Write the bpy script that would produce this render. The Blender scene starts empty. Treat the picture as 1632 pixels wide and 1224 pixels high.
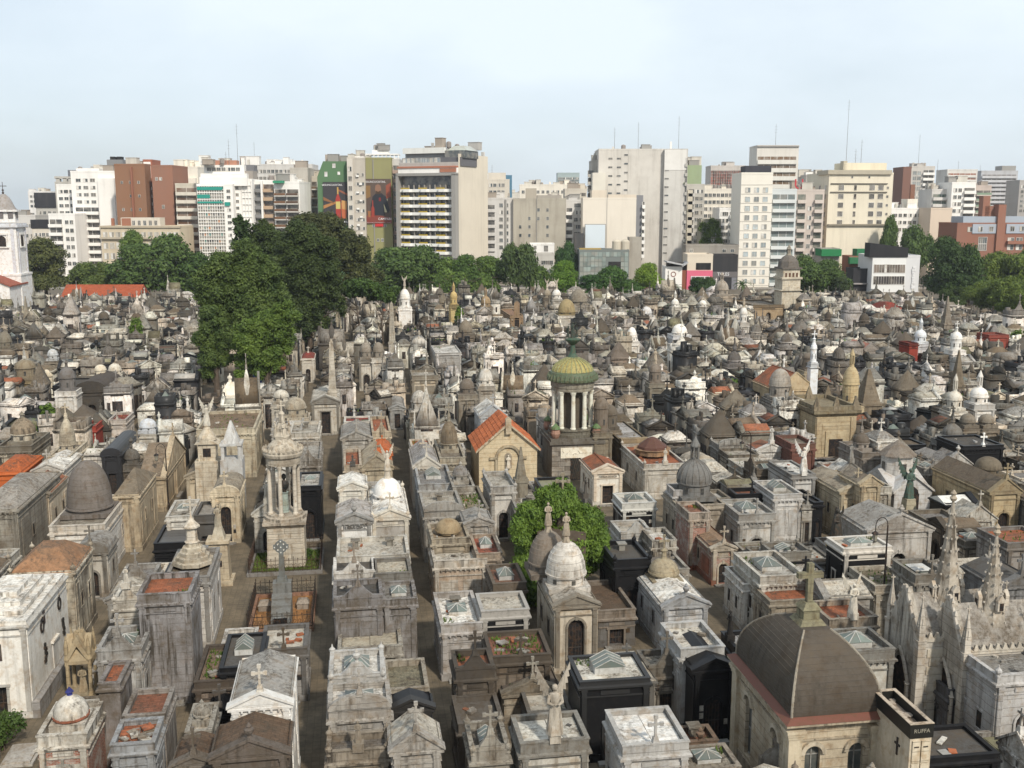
import bpy, math, random
import numpy as np
from mathutils import Vector, Matrix
R = math.radians
rnd = random.Random(7)
C = bpy.context.scene.collection
sc = bpy.context.scene
# ---------------------------------------------------------------- camera
F, CX, CY, HC = 1650.0, 816.0, 612.0, 28.0
PITCH = math.atan((CY - 330) / F)
cp, sp = math.cos(PITCH), math.sin(PITCH)
cam = bpy.data.objects.new('camera', bpy.data.cameras.new('camera'))
C.objects.link(cam); sc.camera = cam
cam.location = (0, 0, HC); cam.rotation_euler = (math.pi / 2 - PITCH, 0, 0)
cam.data.sensor_width = 36; cam.data.lens = 36 * F / 1632
cam.data.clip_start = 0.5; cam.data.clip_end = 6000
# ---------------------------------------------------------------- light
SUN_EL, SUN_AZ = 41.0, 152.0          # azimuth clockwise from +Y: behind the camera, a little to the right
wd = bpy.data.worlds.new('World'); sc.world = wd; wd.use_nodes = True
nt = wd.node_tree; nt.nodes.clear()
def nn(t, ty, **k):
    n = t.nodes.new(ty)
    for a, b in k.items(): setattr(n, a, b)
    return n
wo = nn(nt, 'ShaderNodeOutputWorld'); bg = nn(nt, 'ShaderNodeBackground'); bg.inputs[1].default_value = 0.088
sky = nn(nt, 'ShaderNodeTexSky', sky_type='NISHITA', sun_disc=False)
sky.sun_elevation = R(SUN_EL); sky.sun_rotation = R(SUN_AZ); sky.air_density = 1.0; sky.dust_density = 2.2; sky.ozone_density = 1.3
tc = nn(nt, 'ShaderNodeTexCoord'); mp = nn(nt, 'ShaderNodeMapping'); mp.inputs['Scale'].default_value = (1.0, 1.0, 2.6)
mp.inputs['Rotation'].default_value = (0.06, -0.10, 0)
cn = nn(nt, 'ShaderNodeTexNoise'); cn.inputs['Scale'].default_value = 1.7; cn.inputs['Detail'].default_value = 7; cn.inputs['Roughness'].default_value = 0.52
cr = nn(nt, 'ShaderNodeMapRange'); cr.inputs[1].default_value = 0.36; cr.inputs[2].default_value = 0.66; cr.inputs[3].default_value = 0.5; cr.inputs[4].default_value = 0.95
mx = nn(nt, 'ShaderNodeMix', data_type='RGBA'); mx.inputs[7].default_value = (8.0, 8.9, 9.6, 1)
nt.links.new(tc.outputs['Generated'], mp.inputs[0]); nt.links.new(mp.outputs[0], cn.inputs['Vector'])
nt.links.new(cn.outputs[0], cr.inputs[0]); nt.links.new(cr.outputs[0], mx.inputs[0])
nt.links.new(sky.outputs[0], mx.inputs[6]); nt.links.new(mx.outputs[2], bg.inputs[0]); nt.links.new(bg.outputs[0], wo.inputs[0])
sl = bpy.data.lights.new('sun', 'SUN'); sl.energy = 3.2; sl.angle = R(3.0); sl.color = (1.0, 0.93, 0.82)
sun = bpy.data.objects.new('sun', sl); C.objects.link(sun)
sdir = Vector((math.sin(R(SUN_AZ)) * math.cos(R(SUN_EL)), math.cos(R(SUN_AZ)) * math.cos(R(SUN_EL)), math.sin(R(SUN_EL))))
sun.rotation_euler = sdir.to_track_quat('Z', 'Y').to_euler(); sun.location = (0, 0, 120)
sc.view_settings.view_transform = 'Standard'; sc.view_settings.look = 'None'
sc.view_settings.exposure = 0.38; sc.view_settings.gamma = 1.0; sc.view_settings.use_curve_mapping = False
# ---------------------------------------------------------------- measuring: photograph -> place
def un(px, py, z=0.0):
    x = (px - CX) / F; y = -(py - CY) / F
    dy, dz = y * sp + cp, y * cp - sp
    t = (z - HC) / dz
    return (x * t, dy * t)
def proj(x, y, z):
    dz = z - HC; zd = y * cp - dz * sp; yu = y * sp + dz * cp
    return (CX + F * x / zd, CY - F * yu / zd, zd)
TH = math.atan(-254 / F * cp)
U = (math.cos(TH), -math.sin(TH)); V = (math.sin(TH), math.cos(TH)); GR = -TH
def uv2w(u, v): return (u * U[0] + v * V[0], u * U[1] + v * V[1])
def w2uv(x, y): return (x * U[0] + y * U[1], x * V[0] + y * V[1])
def zat(py, y):   # height of something at distance y seen at row py
    return HC + y * math.tan(-PITCH + math.atan((CY - py) / F))
# ---------------------------------------------------------------- materials
MC = {}
def _base(name):
    m = bpy.data.materials.new(name); m.use_nodes = True
    t = m.node_tree; b = t.nodes['Principled BSDF']; return m, t, b
def tint_nodes(t, merged):
    if merged:
        a = nn(t, 'ShaderNodeAttribute', attribute_name='tint'); return a.outputs['Color'], a.outputs['Alpha']
    o = nn(t, 'ShaderNodeObjectInfo'); return o.outputs['Color'], o.outputs['Alpha']
def noise(t, vec, scale, detail=4, rough=0.55):
    n = nn(t, 'ShaderNodeTexNoise'); n.inputs['Scale'].default_value = scale; n.inputs['Detail'].default_value = detail
    n.inputs['Roughness'].default_value = rough; t.links.new(vec, n.inputs['Vector']); return n.outputs[0]
def rng_(t, s, a, b, c=0.0, d=1.0):
    n = nn(t, 'ShaderNodeMapRange'); n.inputs[1].default_value = a; n.inputs[2].default_value = b
    n.inputs[3].default_value = c; n.inputs[4].default_value = d; t.links.new(s, n.inputs[0]); return n.outputs[0]
def mth(t, op, a, b):
    n = nn(t, 'ShaderNodeMath', operation=op)
    for i, q in enumerate((a, b)):
        if isinstance(q, (int, float)): n.inputs[i].default_value = q
        else: t.links.new(q, n.inputs[i])
    return n.outputs[0]
def mixc(t, f, a, b, mode='MIX'):
    n = nn(t, 'ShaderNodeMix', data_type='RGBA', blend_type=mode)
    for i, q in ((0, f), (6, a), (7, b)):
        if isinstance(q, (int, float)): n.inputs[i].default_value = q
        elif isinstance(q, tuple): n.inputs[i].default_value = q
        else: t.links.new(q, n.inputs[i])
    return n.outputs[2]
def posn(t, scale=(1, 1, 1)):
    g = nn(t, 'ShaderNodeNewGeometry'); m = nn(t, 'ShaderNodeVectorMath', operation='MULTIPLY'); m.inputs[1].default_value = scale
    t.links.new(g.outputs['Position'], m.inputs[0]); return m.outputs[0], g
def bump(t, b, h, dist, st=0.6):
    n = nn(t, 'ShaderNodeBump'); n.inputs['Strength'].default_value = st; n.inputs['Distance'].default_value = dist
    t.links.new(h, n.inputs['Height']); t.links.new(n.outputs[0], b.inputs['Normal'])
def sep2(t, P): s = nn(t, 'ShaderNodeSeparateXYZ'); t.links.new(P, s.inputs[0]); return s.outputs[2]
def mat(key, merged=False):
    k = (key, merged)
    if k in MC: return MC[k]
    m, t, b = _base(key + ('_merged' if merged else ''))
    col, al = tint_nodes(t, merged)
    P, g = posn(t); b.inputs['Specular IOR Level'].default_value = 0.25
    b.inputs['Roughness'].default_value = 0.85
    if key in ('stone', 'plain', 'roof'):
        big = noise(t, P, 0.55, 5, 0.6); fine = noise(t, P, 7.0, 5, 0.7)
        Ps, _ = posn(t, (2.2, 2.2, 0.22)); streak = noise(t, Ps, 1.5, 4, 0.62)
        Pm, _ = posn(t, (1, 1, 1)); speck = noise(t, Pm, 4.6, 8, 0.78)
        sep = nn(t, 'ShaderNodeSeparateXYZ'); t.links.new(g.outputs['Normal'], sep.inputs[0])
        up = rng_(t, sep.outputs[2], 0.25, 0.75)
        d1 = rng_(t, streak, 0.46, 0.68, 0.0, 0.95)
        d2 = mth(t, 'MULTIPLY', rng_(t, speck, 0.44, 0.60, 0.0, 1.0), rng_(t, noise(t, Pm, 0.9, 4, 0.6), 0.36, 0.62, 0.15, 0.9))
        d3 = rng_(t, big, 0.44, 0.66, 0.0, 0.75)
        vert = mth(t, 'MAXIMUM', d1, d3)
        horiz = mth(t, 'ADD', mth(t, 'MULTIPLY', d2, 0.95), mth(t, 'MULTIPLY', d3, 0.55))
        mixd = nn(t, 'ShaderNodeMix', data_type='FLOAT'); t.links.new(up, mixd.inputs[0]); t.links.new(vert, mixd.inputs[2]); t.links.new(horiz, mixd.inputs[3])
        dirt = mth(t, 'MULTIPLY', mixd.outputs[0], mth(t, 'MULTIPLY', al, 1.4))
        dirt = mth(t, 'MINIMUM', mth(t, 'MULTIPLY', dirt, rng_(t, fine, 0.25, 0.7, 0.75, 1.25)), 0.94)
        grime = mixc(t, rng_(t, big, 0.35, 0.65), (0.030, 0.026, 0.021, 1), (0.085, 0.066, 0.046, 1))
        c1 = mixc(t, rng_(t, fine, 0.3, 0.7, 0.0, 0.5), col, (0.78, 0.72, 0.62, 1), 'MULTIPLY'); c1 = mixc(t, rng_(t, noise(t, P, 1.7, 5, 0.65), 0.5, 0.66, 0.0, 0.6), c1, (0.66, 0.52, 0.38, 1), 'MULTIPLY')
        out = mixc(t, dirt, c1, grime)
        zf = mth(t, 'FRACT', mth(t, 'DIVIDE', sep2(t, P), 0.44), 0.0); ln = mth(t, 'MULTIPLY', mth(t, 'LESS_THAN', zf, 0.07), mth(t, 'SUBTRACT', 1.0, up))
        if not merged and key != 'plain':
            oi = nn(t, 'ShaderNodeObjectInfo'); ln = mth(t, 'MULTIPLY', ln, mth(t, 'GREATER_THAN', oi.outputs['Random'], 0.45))
            out = mixc(t, mth(t, 'MULTIPLY', ln, 0.55), out, (0.06, 0.05, 0.04, 1))
        if key == 'roof':   # terracotta / cement decking with a fine tile joint
            br = nn(t, 'ShaderNodeTexBrick'); br.inputs['Scale'].default_value = 1.0; br.inputs['Brick Width'].default_value = 0.34; br.inputs['Row Height'].default_value = 0.2
            br.inputs['Mortar Size'].default_value = 0.012; br.inputs[1].default_value = (1, 1, 1, 1); br.inputs[2].default_value = (0.72, 0.72, 0.72, 1); br.inputs[3].default_value = (0.45, 0.45, 0.45, 1)
            rt = nn(t, 'ShaderNodeVectorRotate', rotation_type='Z_AXIS'); rt.inputs['Angle'].default_value = -GR
            t.links.new(P, rt.inputs[0]); t.links.new(rt.outputs[0], br.inputs[0]); out = mixc(t, 0.8, out, br.outputs[0], 'MULTIPLY')
        t.links.new(out, b.inputs['Base Color'])
        if not merged: bump(t, b, mth(t, 'ADD', mth(t, 'MULTIPLY', fine, 0.6), speck), 0.05, 0.55)
    elif key == 'brick':
        tx = nn(t, 'ShaderNodeTexCoord'); br = nn(t, 'ShaderNodeTexBrick'); br.inputs['Scale'].default_value = 1.0
        br.inputs['Brick Width'].default_value = 0.26; br.inputs['Row Height'].default_value = 0.08; br.inputs['Mortar Size'].default_value = 0.012
        cx = nn(t, 'ShaderNodeCombineXYZ'); s2 = nn(t, 'ShaderNodeSeparateXYZ'); t.links.new(tx.outputs['Object'], s2.inputs[0])
        t.links.new(mth(t, 'ADD', s2.outputs[0], s2.outputs[1]), cx.inputs[0]); t.links.new(s2.outputs[2], cx.inputs[1]); t.links.new(cx.outputs[0], br.inputs[0])
        t.links.new(col, br.inputs[1]); t.links.new(mixc(t, 1.0, col, (0.55, 0.5, 0.5, 1), 'MULTIPLY'), br.inputs[2]); br.inputs[3].default_value = (0.3, 0.26, 0.22, 1)
        sp_ = noise(t, P, 1.3, 6, 0.7)
        t.links.new(mixc(t, rng_(t, sp_, 0.5, 0.62, 0, 0.85), br.outputs[0], (0.36, 0.32, 0.28, 1)), b.inputs['Base Color'])
    elif key == 'marble':   # polished black or dark granite
        n = noise(t, P, 3.0, 5); t.links.new(mixc(t, rng_(t, n, 0.5, 0.75, 0, 0.5), col, (0.028, 0.025, 0.022, 1)), b.inputs['Base Color'])
        b.inputs['Roughness'].default_value = 0.4; b.inputs['Specular IOR Level'].default_value = 0.16
    elif key == 'metal':
        n = noise(t, P, 5.0, 4); t.links.new(mixc(t, rng_(t, n, 0.45, 0.7, 0, 0.6), col, (0.10, 0.055, 0.03, 1)), b.inputs['Base Color'])
        b.inputs['Roughness'].default_value = 0.6
    elif key == 'glass':
        n = noise(t, P, 2.2, 5, 0.7)
        t.links.new(mixc(t, rng_(t, n, 0.4, 0.7, 0, 0.75), col, (0.15, 0.14, 0.115, 1)), b.inputs['Base Color'])
        b.inputs['Roughness'].default_value = 0.35; b.inputs['Specular IOR Level'].default_value = 0.35
    elif key == 'paint':    # town buildings
        Ps, _ = posn(t, (0.5, 0.5, 0.04)); s1 = noise(t, Ps, 1.0, 5, 0.65); n2 = noise(t, P, 0.12, 5, 0.6)
        d = mth(t, 'MULTIPLY', mth(t, 'ADD', rng_(t, s1, 0.48, 0.75, 0, 0.65), rng_(t, n2, 0.45, 0.7, 0, 0.4)), al)
        t.links.new(mixc(t, mth(t, 'MINIMUM', d, 0.9), col, (0.17, 0.145, 0.12, 1)), b.inputs['Base Color'])
    elif key == 'window':
        n = noise(t, P, 0.45, 2); t.links.new(mixc(t, rng_(t, n, 0.42, 0.62), col, mixc(t, 0.55, col, (0.30, 0.27, 0.23, 1))), b.inputs['Base Color'])
        b.inputs['Roughness'].default_value = 0.15; b.inputs['Specular IOR Level'].default_value = 0.7
    elif key == 'leaf':
        n = noise(t, P, 0.5, 3); n2 = noise(t, P, 4.0, 2)
        f = mth(t, 'ADD', mth(t, 'MULTIPLY', n, 0.6), mth(t, 'MULTIPLY', n2, 0.5))
        c = mixc(t, rng_(t, f, 0.4, 0.72), mixc(t, 1.0, col, (0.50, 0.60, 0.5, 1), 'MULTIPLY'), mixc(t, 1.0, col, (1.9, 1.75, 1.3, 1), 'MULTIPLY'))
        t.links.new(c, b.inputs['Base Color']); b.inputs['Roughness'].default_value = 0.6
        tr = nn(t, 'ShaderNodeBsdfTranslucent'); t.links.new(c, tr.inputs[0]); ms = nn(t, 'ShaderNodeMixShader'); ms.inputs[0].default_value = 0.28
        t.links.new(b.outputs[0], ms.inputs[1]); t.links.new(tr.outputs[0], ms.inputs[2]); t.links.new(ms.outputs[0], t.nodes['Material Output'].inputs[0])
    elif key == 'bark':
        n = noise(t, P, 3.0, 4); t.links.new(mixc(t, n, (0.05, 0.038, 0.028, 1), (0.13, 0.10, 0.075, 1)), b.inputs['Base Color'])
    elif key == 'pave':
        rt = nn(t, 'ShaderNodeVectorRotate', rotation_type='Z_AXIS'); rt.inputs['Angle'].default_value = -GR; t.links.new(P, rt.inputs[0])
        br = nn(t, 'ShaderNodeTexBrick'); br.inputs['Scale'].default_value = 1.0; br.inputs['Brick Width'].default_value = 0.4; br.inputs['Row Height'].default_value = 0.4; br.offset = 0
        br.inputs['Mortar Size'].default_value = 0.015; br.inputs[1].default_value = (1, 1, 1, 1); br.inputs[2].default_value = (0.82, 0.82, 0.82, 1); br.inputs[3].default_value = (0.55, 0.55, 0.55, 1)
        t.links.new(rt.outputs[0], br.inputs[0]); n = noise(t, P, 0.7, 6, 0.65); n2 = noise(t, P, 5, 4)
        c = mixc(t, rng_(t, n, 0.35, 0.7), (0.19, 0.15, 0.10, 1), (0.10, 0.082, 0.058, 1)); c = mixc(t, rng_(t, n2, 0.3, 0.7, 0, 0.4), c, (0.5, 0.5, 0.5, 1), 'MULTIPLY')
        t.links.new(mixc(t, 0.7, c, br.outputs[0], 'MULTIPLY'), b.inputs['Base Color'])
    elif key == 'frame':
        n = noise(t, P, 0.3, 3); t.links.new(mixc(t, rng_(t, n, 0.45, 0.6), (0.62, 0.60, 0.56, 1), (0.42, 0.39, 0.34, 1)), b.inputs['Base Color'])
    elif key == 'flat':
        t.links.new(col, b.inputs['Base Color']); b.inputs['Roughness'].default_value = 0.5
    MC[k] = m; return m
# ---------------------------------------------------------------- geometry collector
class G:
    def __init__(s): s.v = []; s.f = []; s.smooth = False
    def add(s, vs, fs):
        o = len(s.v); s.v += [tuple(p) for p in vs]; s.f += [tuple(i + o for i in q) for q in fs]; return s
    def box(s, x, y, z, sx, sy, sz, a=0.0, bottom=False):
        return s.frus(x, y, z, sx, sy, sx, sy, sz, a, bottom)
    def frus(s, x, y, z, sx, sy, tx, ty, h, a=0.0, bottom=False):
        ca, sa = math.cos(a), math.sin(a); vs = []
        for (wx, wy, zz) in ((sx, sy, z), (tx, ty, z + h)):
            for (i, j) in ((-1, -1), (1, -1), (1, 1), (-1, 1)):
                dx, dy = i * wx / 2, j * wy / 2; vs.append((x + dx * ca - dy * sa, y + dx * sa + dy * ca, zz))
        fs = [(0, 1, 5, 4), (1, 2, 6, 5), (2, 3, 7, 6), (3, 0, 4, 7), (4, 5, 6, 7)]
        if bottom: fs.append((3, 2, 1, 0))
        return s.add(vs, fs)
    def ring(s, x, y, z, sx, sy, t, h):      # four walls butted end to end
        s.box(x, y - sy / 2 + t / 2, z, sx, t, h); s.box(x, y + sy / 2 - t / 2, z, sx, t, h)
        s.box(x - sx / 2 + t / 2, y, z, t, sy - 2 * t - .004, h - .003); s.box(x + sx / 2 - t / 2, y, z, t, sy - 2 * t - .004, h - .003); return s
    def lathe(s, prof, n, x=0, y=0, z=0, ph=0.0, ell=1.0, fold=0.0, nf=5):
        vs = []; fs = []
        for (r, h) in prof:
            for i in range(n):
                a = ph + 2 * math.pi * i / n; q = r * (1 + fold * math.sin(nf * a)) if fold else r
                vs.append((x + q * math.cos(a), y + q * math.sin(a) * ell, z + h))
        m = len(prof)
        for j in range(m - 1):
            for i in range(n):
                k = (i + 1) % n; fs.append((j * n + i, j * n + k, (j + 1) * n + k, (j + 1) * n + i))
        fs.append(tuple(range((m - 1) * n, m * n)))
        return s.add(vs, fs)
    def prism(s, pts, y0, y1):                # polygon in xz (counter-clockwise seen from -y) pulled along y
        n = len(pts); vs = [(x, y0, z) for x, z in pts] + [(x, y1, z) for x, z in pts]
        fs = [tuple(range(n)), tuple(range(2 * n - 1, n - 1, -1))] + [(i, i + n, (i + 1) % n + n, (i + 1) % n) for i in range(n)]
        return s.add(vs, fs)
    def prismx(s, pts, x0, x1):
        n = len(pts); vs = [(x0, y, z) for y, z in pts] + [(x1, y, z) for y, z in pts]
        fs = [tuple(range(n)), tuple(range(2 * n - 1, n - 1, -1))] + [(i, (i + 1) % n, (i + 1) % n + n, i + n) for i in range(n)]
        return s.add(vs, fs)
    def tube(s, p, q, r0, r1, n=6):
        p, q = Vector(p), Vector(q); d = (q - p)
        if d.length < 1e-6: return s
        d.normalize(); a = d.orthogonal().normalized(); b = d.cross(a); vs = []
        for (c, r) in ((p, r0), (q, r1)):
            for i in range(n):
                t = 2 * math.pi * i / n; vs.append(tuple(c + a * (r * math.cos(t)) + b * (r * math.sin(t))))
        return s.add(vs, [(i, (i + 1) % n, (i + 1) % n + n, i + n) for i in range(n)] + [tuple(range(n, 2 * n)), tuple(range(n - 1, -1, -1))])
    def path(s, pts, r, n=6):
        for a, b in zip(pts, pts[1:]): s.tube(a, b, r, r, n)
        return s
    def cross(s, x, y, z, h, t=0.09, k=0.62, trefoil=True):
        w = h * k
        s.box(x, y, z, t, t, h); s.box(x - (w + t) / 4, y, z + h * .62, (w - t) / 2, t * .96, t, bottom=True); s.box(x + (w + t) / 4, y, z + h * .62, (w - t) / 2, t * .96, t, bottom=True)
        if trefoil:
            for (cx, cz) in ((x - w / 2, z + h * .62 - t * .3), (x + w / 2, z + h * .62 - t * .3), (x, z + h - t * .2)): s.box(cx, y, cz, t * 1.7, t * 1.3, t * 1.6, bottom=True)
        return s
    def mesh(s, name, m):
        me = bpy.data.meshes.new(name); me.from_pydata(s.v, [], s.f)
        if m: me.materials.append(m)
        if s.smooth: me.polygons.foreach_set('use_smooth', [True] * len(me.polygons))
        return me
DOME = [(1.0, 0), (.985, .17), (.94, .34), (.86, .5), (.75, .65), (.6, .79), (.42, .9), (.22, .97), (.05, 1.0)]
BULB = [(1.0, 0), (1.03, .15), (1.0, .35), (.9, .55), (.74, .73), (.55, .88), (.34, 1.0), (.15, 1.1), (.05, 1.15)]
def dome_prof(r, h, kind=DOME, st=1): return [(a * r, b * h) for a, b in kind[::st] + ([kind[-1]] if (len(kind) - 1) % st else [])]
def shade(c, a, b): k = rnd.uniform(a, b); return tuple(q * k for q in c)
# ---------------------------------------------------------------- object helpers
def add_mesh(name, g, key, col=(1, 1, 1, .5), parent=None, me=None):
    if me is None: me = g.mesh(name, mat(key))
    o = bpy.data.objects.new(name, me); C.objects.link(o)
    if len(col) == 3: col = (*col, .5)
    o.color = col
    if parent is not None: o.parent = parent
    return o
def thing(name, label, cat, loc=(0, 0, 0), rz=0.0, group=None):
    o = bpy.data.objects.new(name, None); C.objects.link(o); o.location = loc; o.rotation_euler = (0, 0, rz)
    o.empty_display_size = 0.3; o['label'] = label; o['category'] = cat
    if group: o['group'] = group
    return o
def tag(o, label, cat, group=None):
    o['label'] = label; o['category'] = cat
    if group: o['group'] = group
    return o
def structure(name, g, key, col=(1, 1, 1, .5)):
    o = add_mesh(name, g, key, col); o['kind'] = 'structure'; return o
def text(body, size, loc, rot, parent, col, name='lettering', sx=1.0, depth=0.01):
    cu = bpy.data.curves.new(name, 'FONT'); cu.body = body; cu.size = size; cu.align_x = 'CENTER'; cu.align_y = 'CENTER'; cu.extrude = depth; cu.resolution_u = 2
    cu.materials.append(mat('flat')); o = bpy.data.objects.new(name, cu); C.objects.link(o); o.parent = parent
    me = bpy.data.meshes.new_from_object(o); me.materials.clear(); me.materials.append(mat('flat')); bpy.data.objects.remove(o); o = bpy.data.objects.new(name, me); C.objects.link(o); o.parent = parent
    o.location = loc; o.rotation_euler = rot; o.scale = (sx, 1, 1); o.color = (*col, 1); return o
# colours (surface reflectance)
W = (.74, .72, .67); O = (.53, .50, .44); CR = (.50, .42, .29); Y = (.50, .37, .20); GY = (.29, .28, .26); ST = (.25, .215, .17)
DK = (.085, .082, .078); K = (.012, .012, .013); BR = (.30, .11, .065); TR = (.36, .12, .055); OR = (.46, .12, .035); BN = (.13, .085, .055)
CM = (.46, .43, .37); RD = (.27, .045, .03); GL = (.115, .14, .125)
# ---------------------------------------------------------------- mausoleum builder
def facade(g, w, h, a, zb, zs, arch, y, rev=0.22, x0=0.0):
    """front wall with a real opening: half width a, sill zb, spring line zs"""
    top = []
    n = 7 if arch else 1
    if arch: top = [(x0 + a * math.cos(math.pi * (1 - i / n)), zs + a * math.sin(math.pi * i / n)) for i in range(n + 1)]
    else: top = [(x0 - a, zs), (x0 + a, zs)]
    q = lambda p: g.add([(x, y, z) for x, z in p], [tuple(range(len(p)))])
    q([(-w / 2, 0), (x0 - a, 0), (x0 - a, h), (-w / 2, h)]); q([(x0 + a, 0), (w / 2, 0), (w / 2, h), (x0 + a, h)])
    q([(x0 - a, 0), (x0 + a, 0), (x0 + a, zb), (x0 - a, zb)])
    for (p, r) in zip(top, top[1:]): q([p, r, (r[0], h), (p[0], h)])
    if arch: q([(x0 - a, zs), top[0], (x0 - a, h)])
    loop = [(x0 - a, zb)] + ([] if not arch else []) + top + [(x0 + a, zb)]
    for (p, r) in zip(loop, loop[1:]): g.add([(p[0], y, p[1]), (r[0], y, r[1]), (r[0], y + rev, r[1]), (p[0], y + rev, p[1])], [(3, 2, 1, 0)])
    g.add([(x0 - a, y, zb), (x0 + a, y, zb), (x0 + a, y + rev, zb), (x0 - a, y + rev, zb)], [(0, 1, 2, 3)])
def shk(c, k): return tuple(q * k for q in c)
class TB:
    def __init__(s): s.p = []
    def part(s, name, key, col, dirt=.5, parent=None):
        g = G(); s.p.append((name, key, (*col[:3], dirt), parent, g)); return g, len(s.p) - 1
def figure(g, x, y, z, h, wings=True, raised=False, a=0.0, n=12, lean=0.0):
    """robed standing figure, one lofted surface from hem to crown, arms, hands and wings grown from the shoulders"""
    k = h / 1.75; o = len(g.v)
    prof = [(.30, 0, .8), (.29, .10, .8), (.25, .35, .8), (.215, .62, .8), (.20, .86, .74), (.175, 1.0, .70), (.15, 1.10, .72), (.175, 1.25, .66), (.205, 1.38, .58), (.19, 1.45, .55), (.075, 1.49, .9), (.055, 1.53, 1), (.07, 1.56, 1), (.093, 1.61, 1.1), (.10, 1.67, 1.12), (.085, 1.73, 1.1), (.04, 1.765, 1)]
    vs = []; fs = []
    for (r, hh, e) in prof:
        amp = .13 if hh < .9 else (.05 if hh < 1.3 else 0)
        for i in range(n):
            t = 2 * math.pi * i / n; q = r * (1 + amp * math.sin(5 * t + hh * 3)); vs.append((q * math.cos(t), q * math.sin(t) * e - lean * hh, hh))
    m = len(prof)
    for j in range(m - 1):
        for i in range(n):
            b = (i + 1) % n; fs.append((j * n + i, j * n + b, (j + 1) * n + b, (j + 1) * n + i))
    fs.append(tuple(range((m - 1) * n, m * n))); gg = G(); gg.add(vs, fs)
    gg.frus(0, -.115, 1.64, .03, .03, .018, .012, .05)                      # nose
    for s in (-1, 1):
        if raised and s == 1: pts = [(s * .19, 0, 1.40), (s * .30, -.06, 1.62), (s * .27, -.10, 1.88)]
        else: pts = [(s * .19, 0, 1.40), (s * .25, -.05, 1.14), (s * .07, -.24, 1.12)]
        gg.tube(pts[0], pts[1], .075, .058, 7); gg.tube(pts[1], pts[2], .06, .038, 7)
        hx, hy, hz = pts[2]
        for q in range(4): gg.tube((hx, hy, hz), (hx - s * .02 + .018 * (q - 1.5), hy - .05, hz + (.08 if raised and s == 1 else .05)), .014, .009, 4)
        gg.tube((hx, hy, hz), (hx - s * .05, hy - .02, hz + .04), .013, .009, 4)
        if wings:
            for (k_, yo_) in ((1.0, .2), (.72, .15)):   # long primaries, then the covert layer in front of them
                W_ = [(.05, 1.2), (.05, 1.42), (.16, 1.62), (.28, 1.86), (.40, 2.12), (.50, 2.36), (.52, 2.08), (.46, 2.06), (.49, 1.84), (.42, 1.84), (.45, 1.62), (.37, 1.62), (.38, 1.40), (.30, 1.42), (.30, 1.2), (.22, 1.24), (.2, 1.02), (.12, 1.12)]
                P = [(s * (.05 + (a_ - .05) * k_ * 1.2), yo_ + (a_ * .35), 1.2 + (b_ - 1.2) * k_) for a_, b_ in W_]; n_ = len(P)
                gg.add(P + [(a_, b_ + .045, c_) for a_, b_, c_ in P], [tuple(range(n_))[::s], tuple(range(2 * n_ - 1, n_ - 1, -1))[::s]] + [(i, (i + 1) % n_, (i + 1) % n_ + n_, i + n_)[::s] for i in range(n_)])
    ca, sa = math.cos(a), math.sin(a)
    g.add([(x + (px * ca - py * sa) * k, y + (px * sa + py * ca) * k, z + pz * k) for px, py, pz in gg.v], gg.f)
def skylight(t, x, y, z, sx, sy, hb, hr, lod, parent=None, col=GL, fr=(.5, .5, .48)):
    g, i = t.part('skylight', 'plain', fr, .35, parent)
    g.box(x, y, z, sx, sy, hb); m = .035
    g2, _ = t.part('pane', 'glass', col, .5, i) if lod < 2 else (None, None)
    kind = rnd.random() if lod >= 1 else 0
    if kind > .55:      # ridged glass, or a boxed light with glazed sides
        gq, _ = t.part('pane', 'glass', col, .5, i)
        if kind > .8:
            for s_ in (-1, 1): gq.box(x + s_ * (sx / 2 + .012), y, z + .08, .02, sy * .86, max(.1, hb - .1)); gq.box(x, y + s_ * (sy / 2 + .012), z + .08, sx * .86, .02, max(.1, hb - .1))
            g.frus(x, y, z + hb, sx + .22, sy + .22, sx * .5, sy * .5, .16); return
        gq.prism([(x - sx / 2, z + hb + .005), (x + sx / 2, z + hb + .005), (x, z + hb + hr)], y - sy / 2, y + sy / 2)
        for k_ in range(4): yy = y - sy / 2 + sy * k_ / 3; [g.tube((x + s_ * sx / 2, yy, z + hb + .02), (x, yy, z + hb + hr + .02), .02, .02, 4) for s_ in (-1, 1)]
        return
    ap = (x, y, z + hb + hr); cs = [(x - sx / 2 - .03, y - sy / 2 - .03), (x + sx / 2 + .03, y - sy / 2 - .03), (x + sx / 2 + .03, y + sy / 2 + .03), (x - sx / 2 - .03, y + sy / 2 + .03)]
    zz = z + hb + .01
    for j in range(4):
        a, b = cs[j], cs[(j + 1) % 4]; mid = ((a[0] + b[0]) / 2, (a[1] + b[1]) / 2)
        if lod >= 1:
            g.tube((a[0], a[1], zz + .01), (ap[0], ap[1], ap[2] + .01), m * .8, m * .8, 4)
            g.tube((mid[0], mid[1], zz + .01), (ap[0], ap[1], ap[2] + .01), m * .6, m * .6, 4)
        if lod >= 2:
            for (p, q) in ((a, mid), (mid, b)):
                gp, _ = t.part('pane', 'glass', shade(col, .6, 1.6), .5, i)
                gp.add([(p[0], p[1], zz), (q[0], q[1], zz), ap, (p[0], p[1], zz - .02), (q[0], q[1], zz - .02), (ap[0], ap[1], ap[2] - .02)], [(0, 1, 2), (5, 4, 3), (0, 3, 4, 1), (1, 4, 5, 2), (2, 5, 3, 0)])
        else: g2.add([(a[0], a[1], zz), (b[0], b[1], zz), ap], [(0, 1, 2)])
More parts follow.
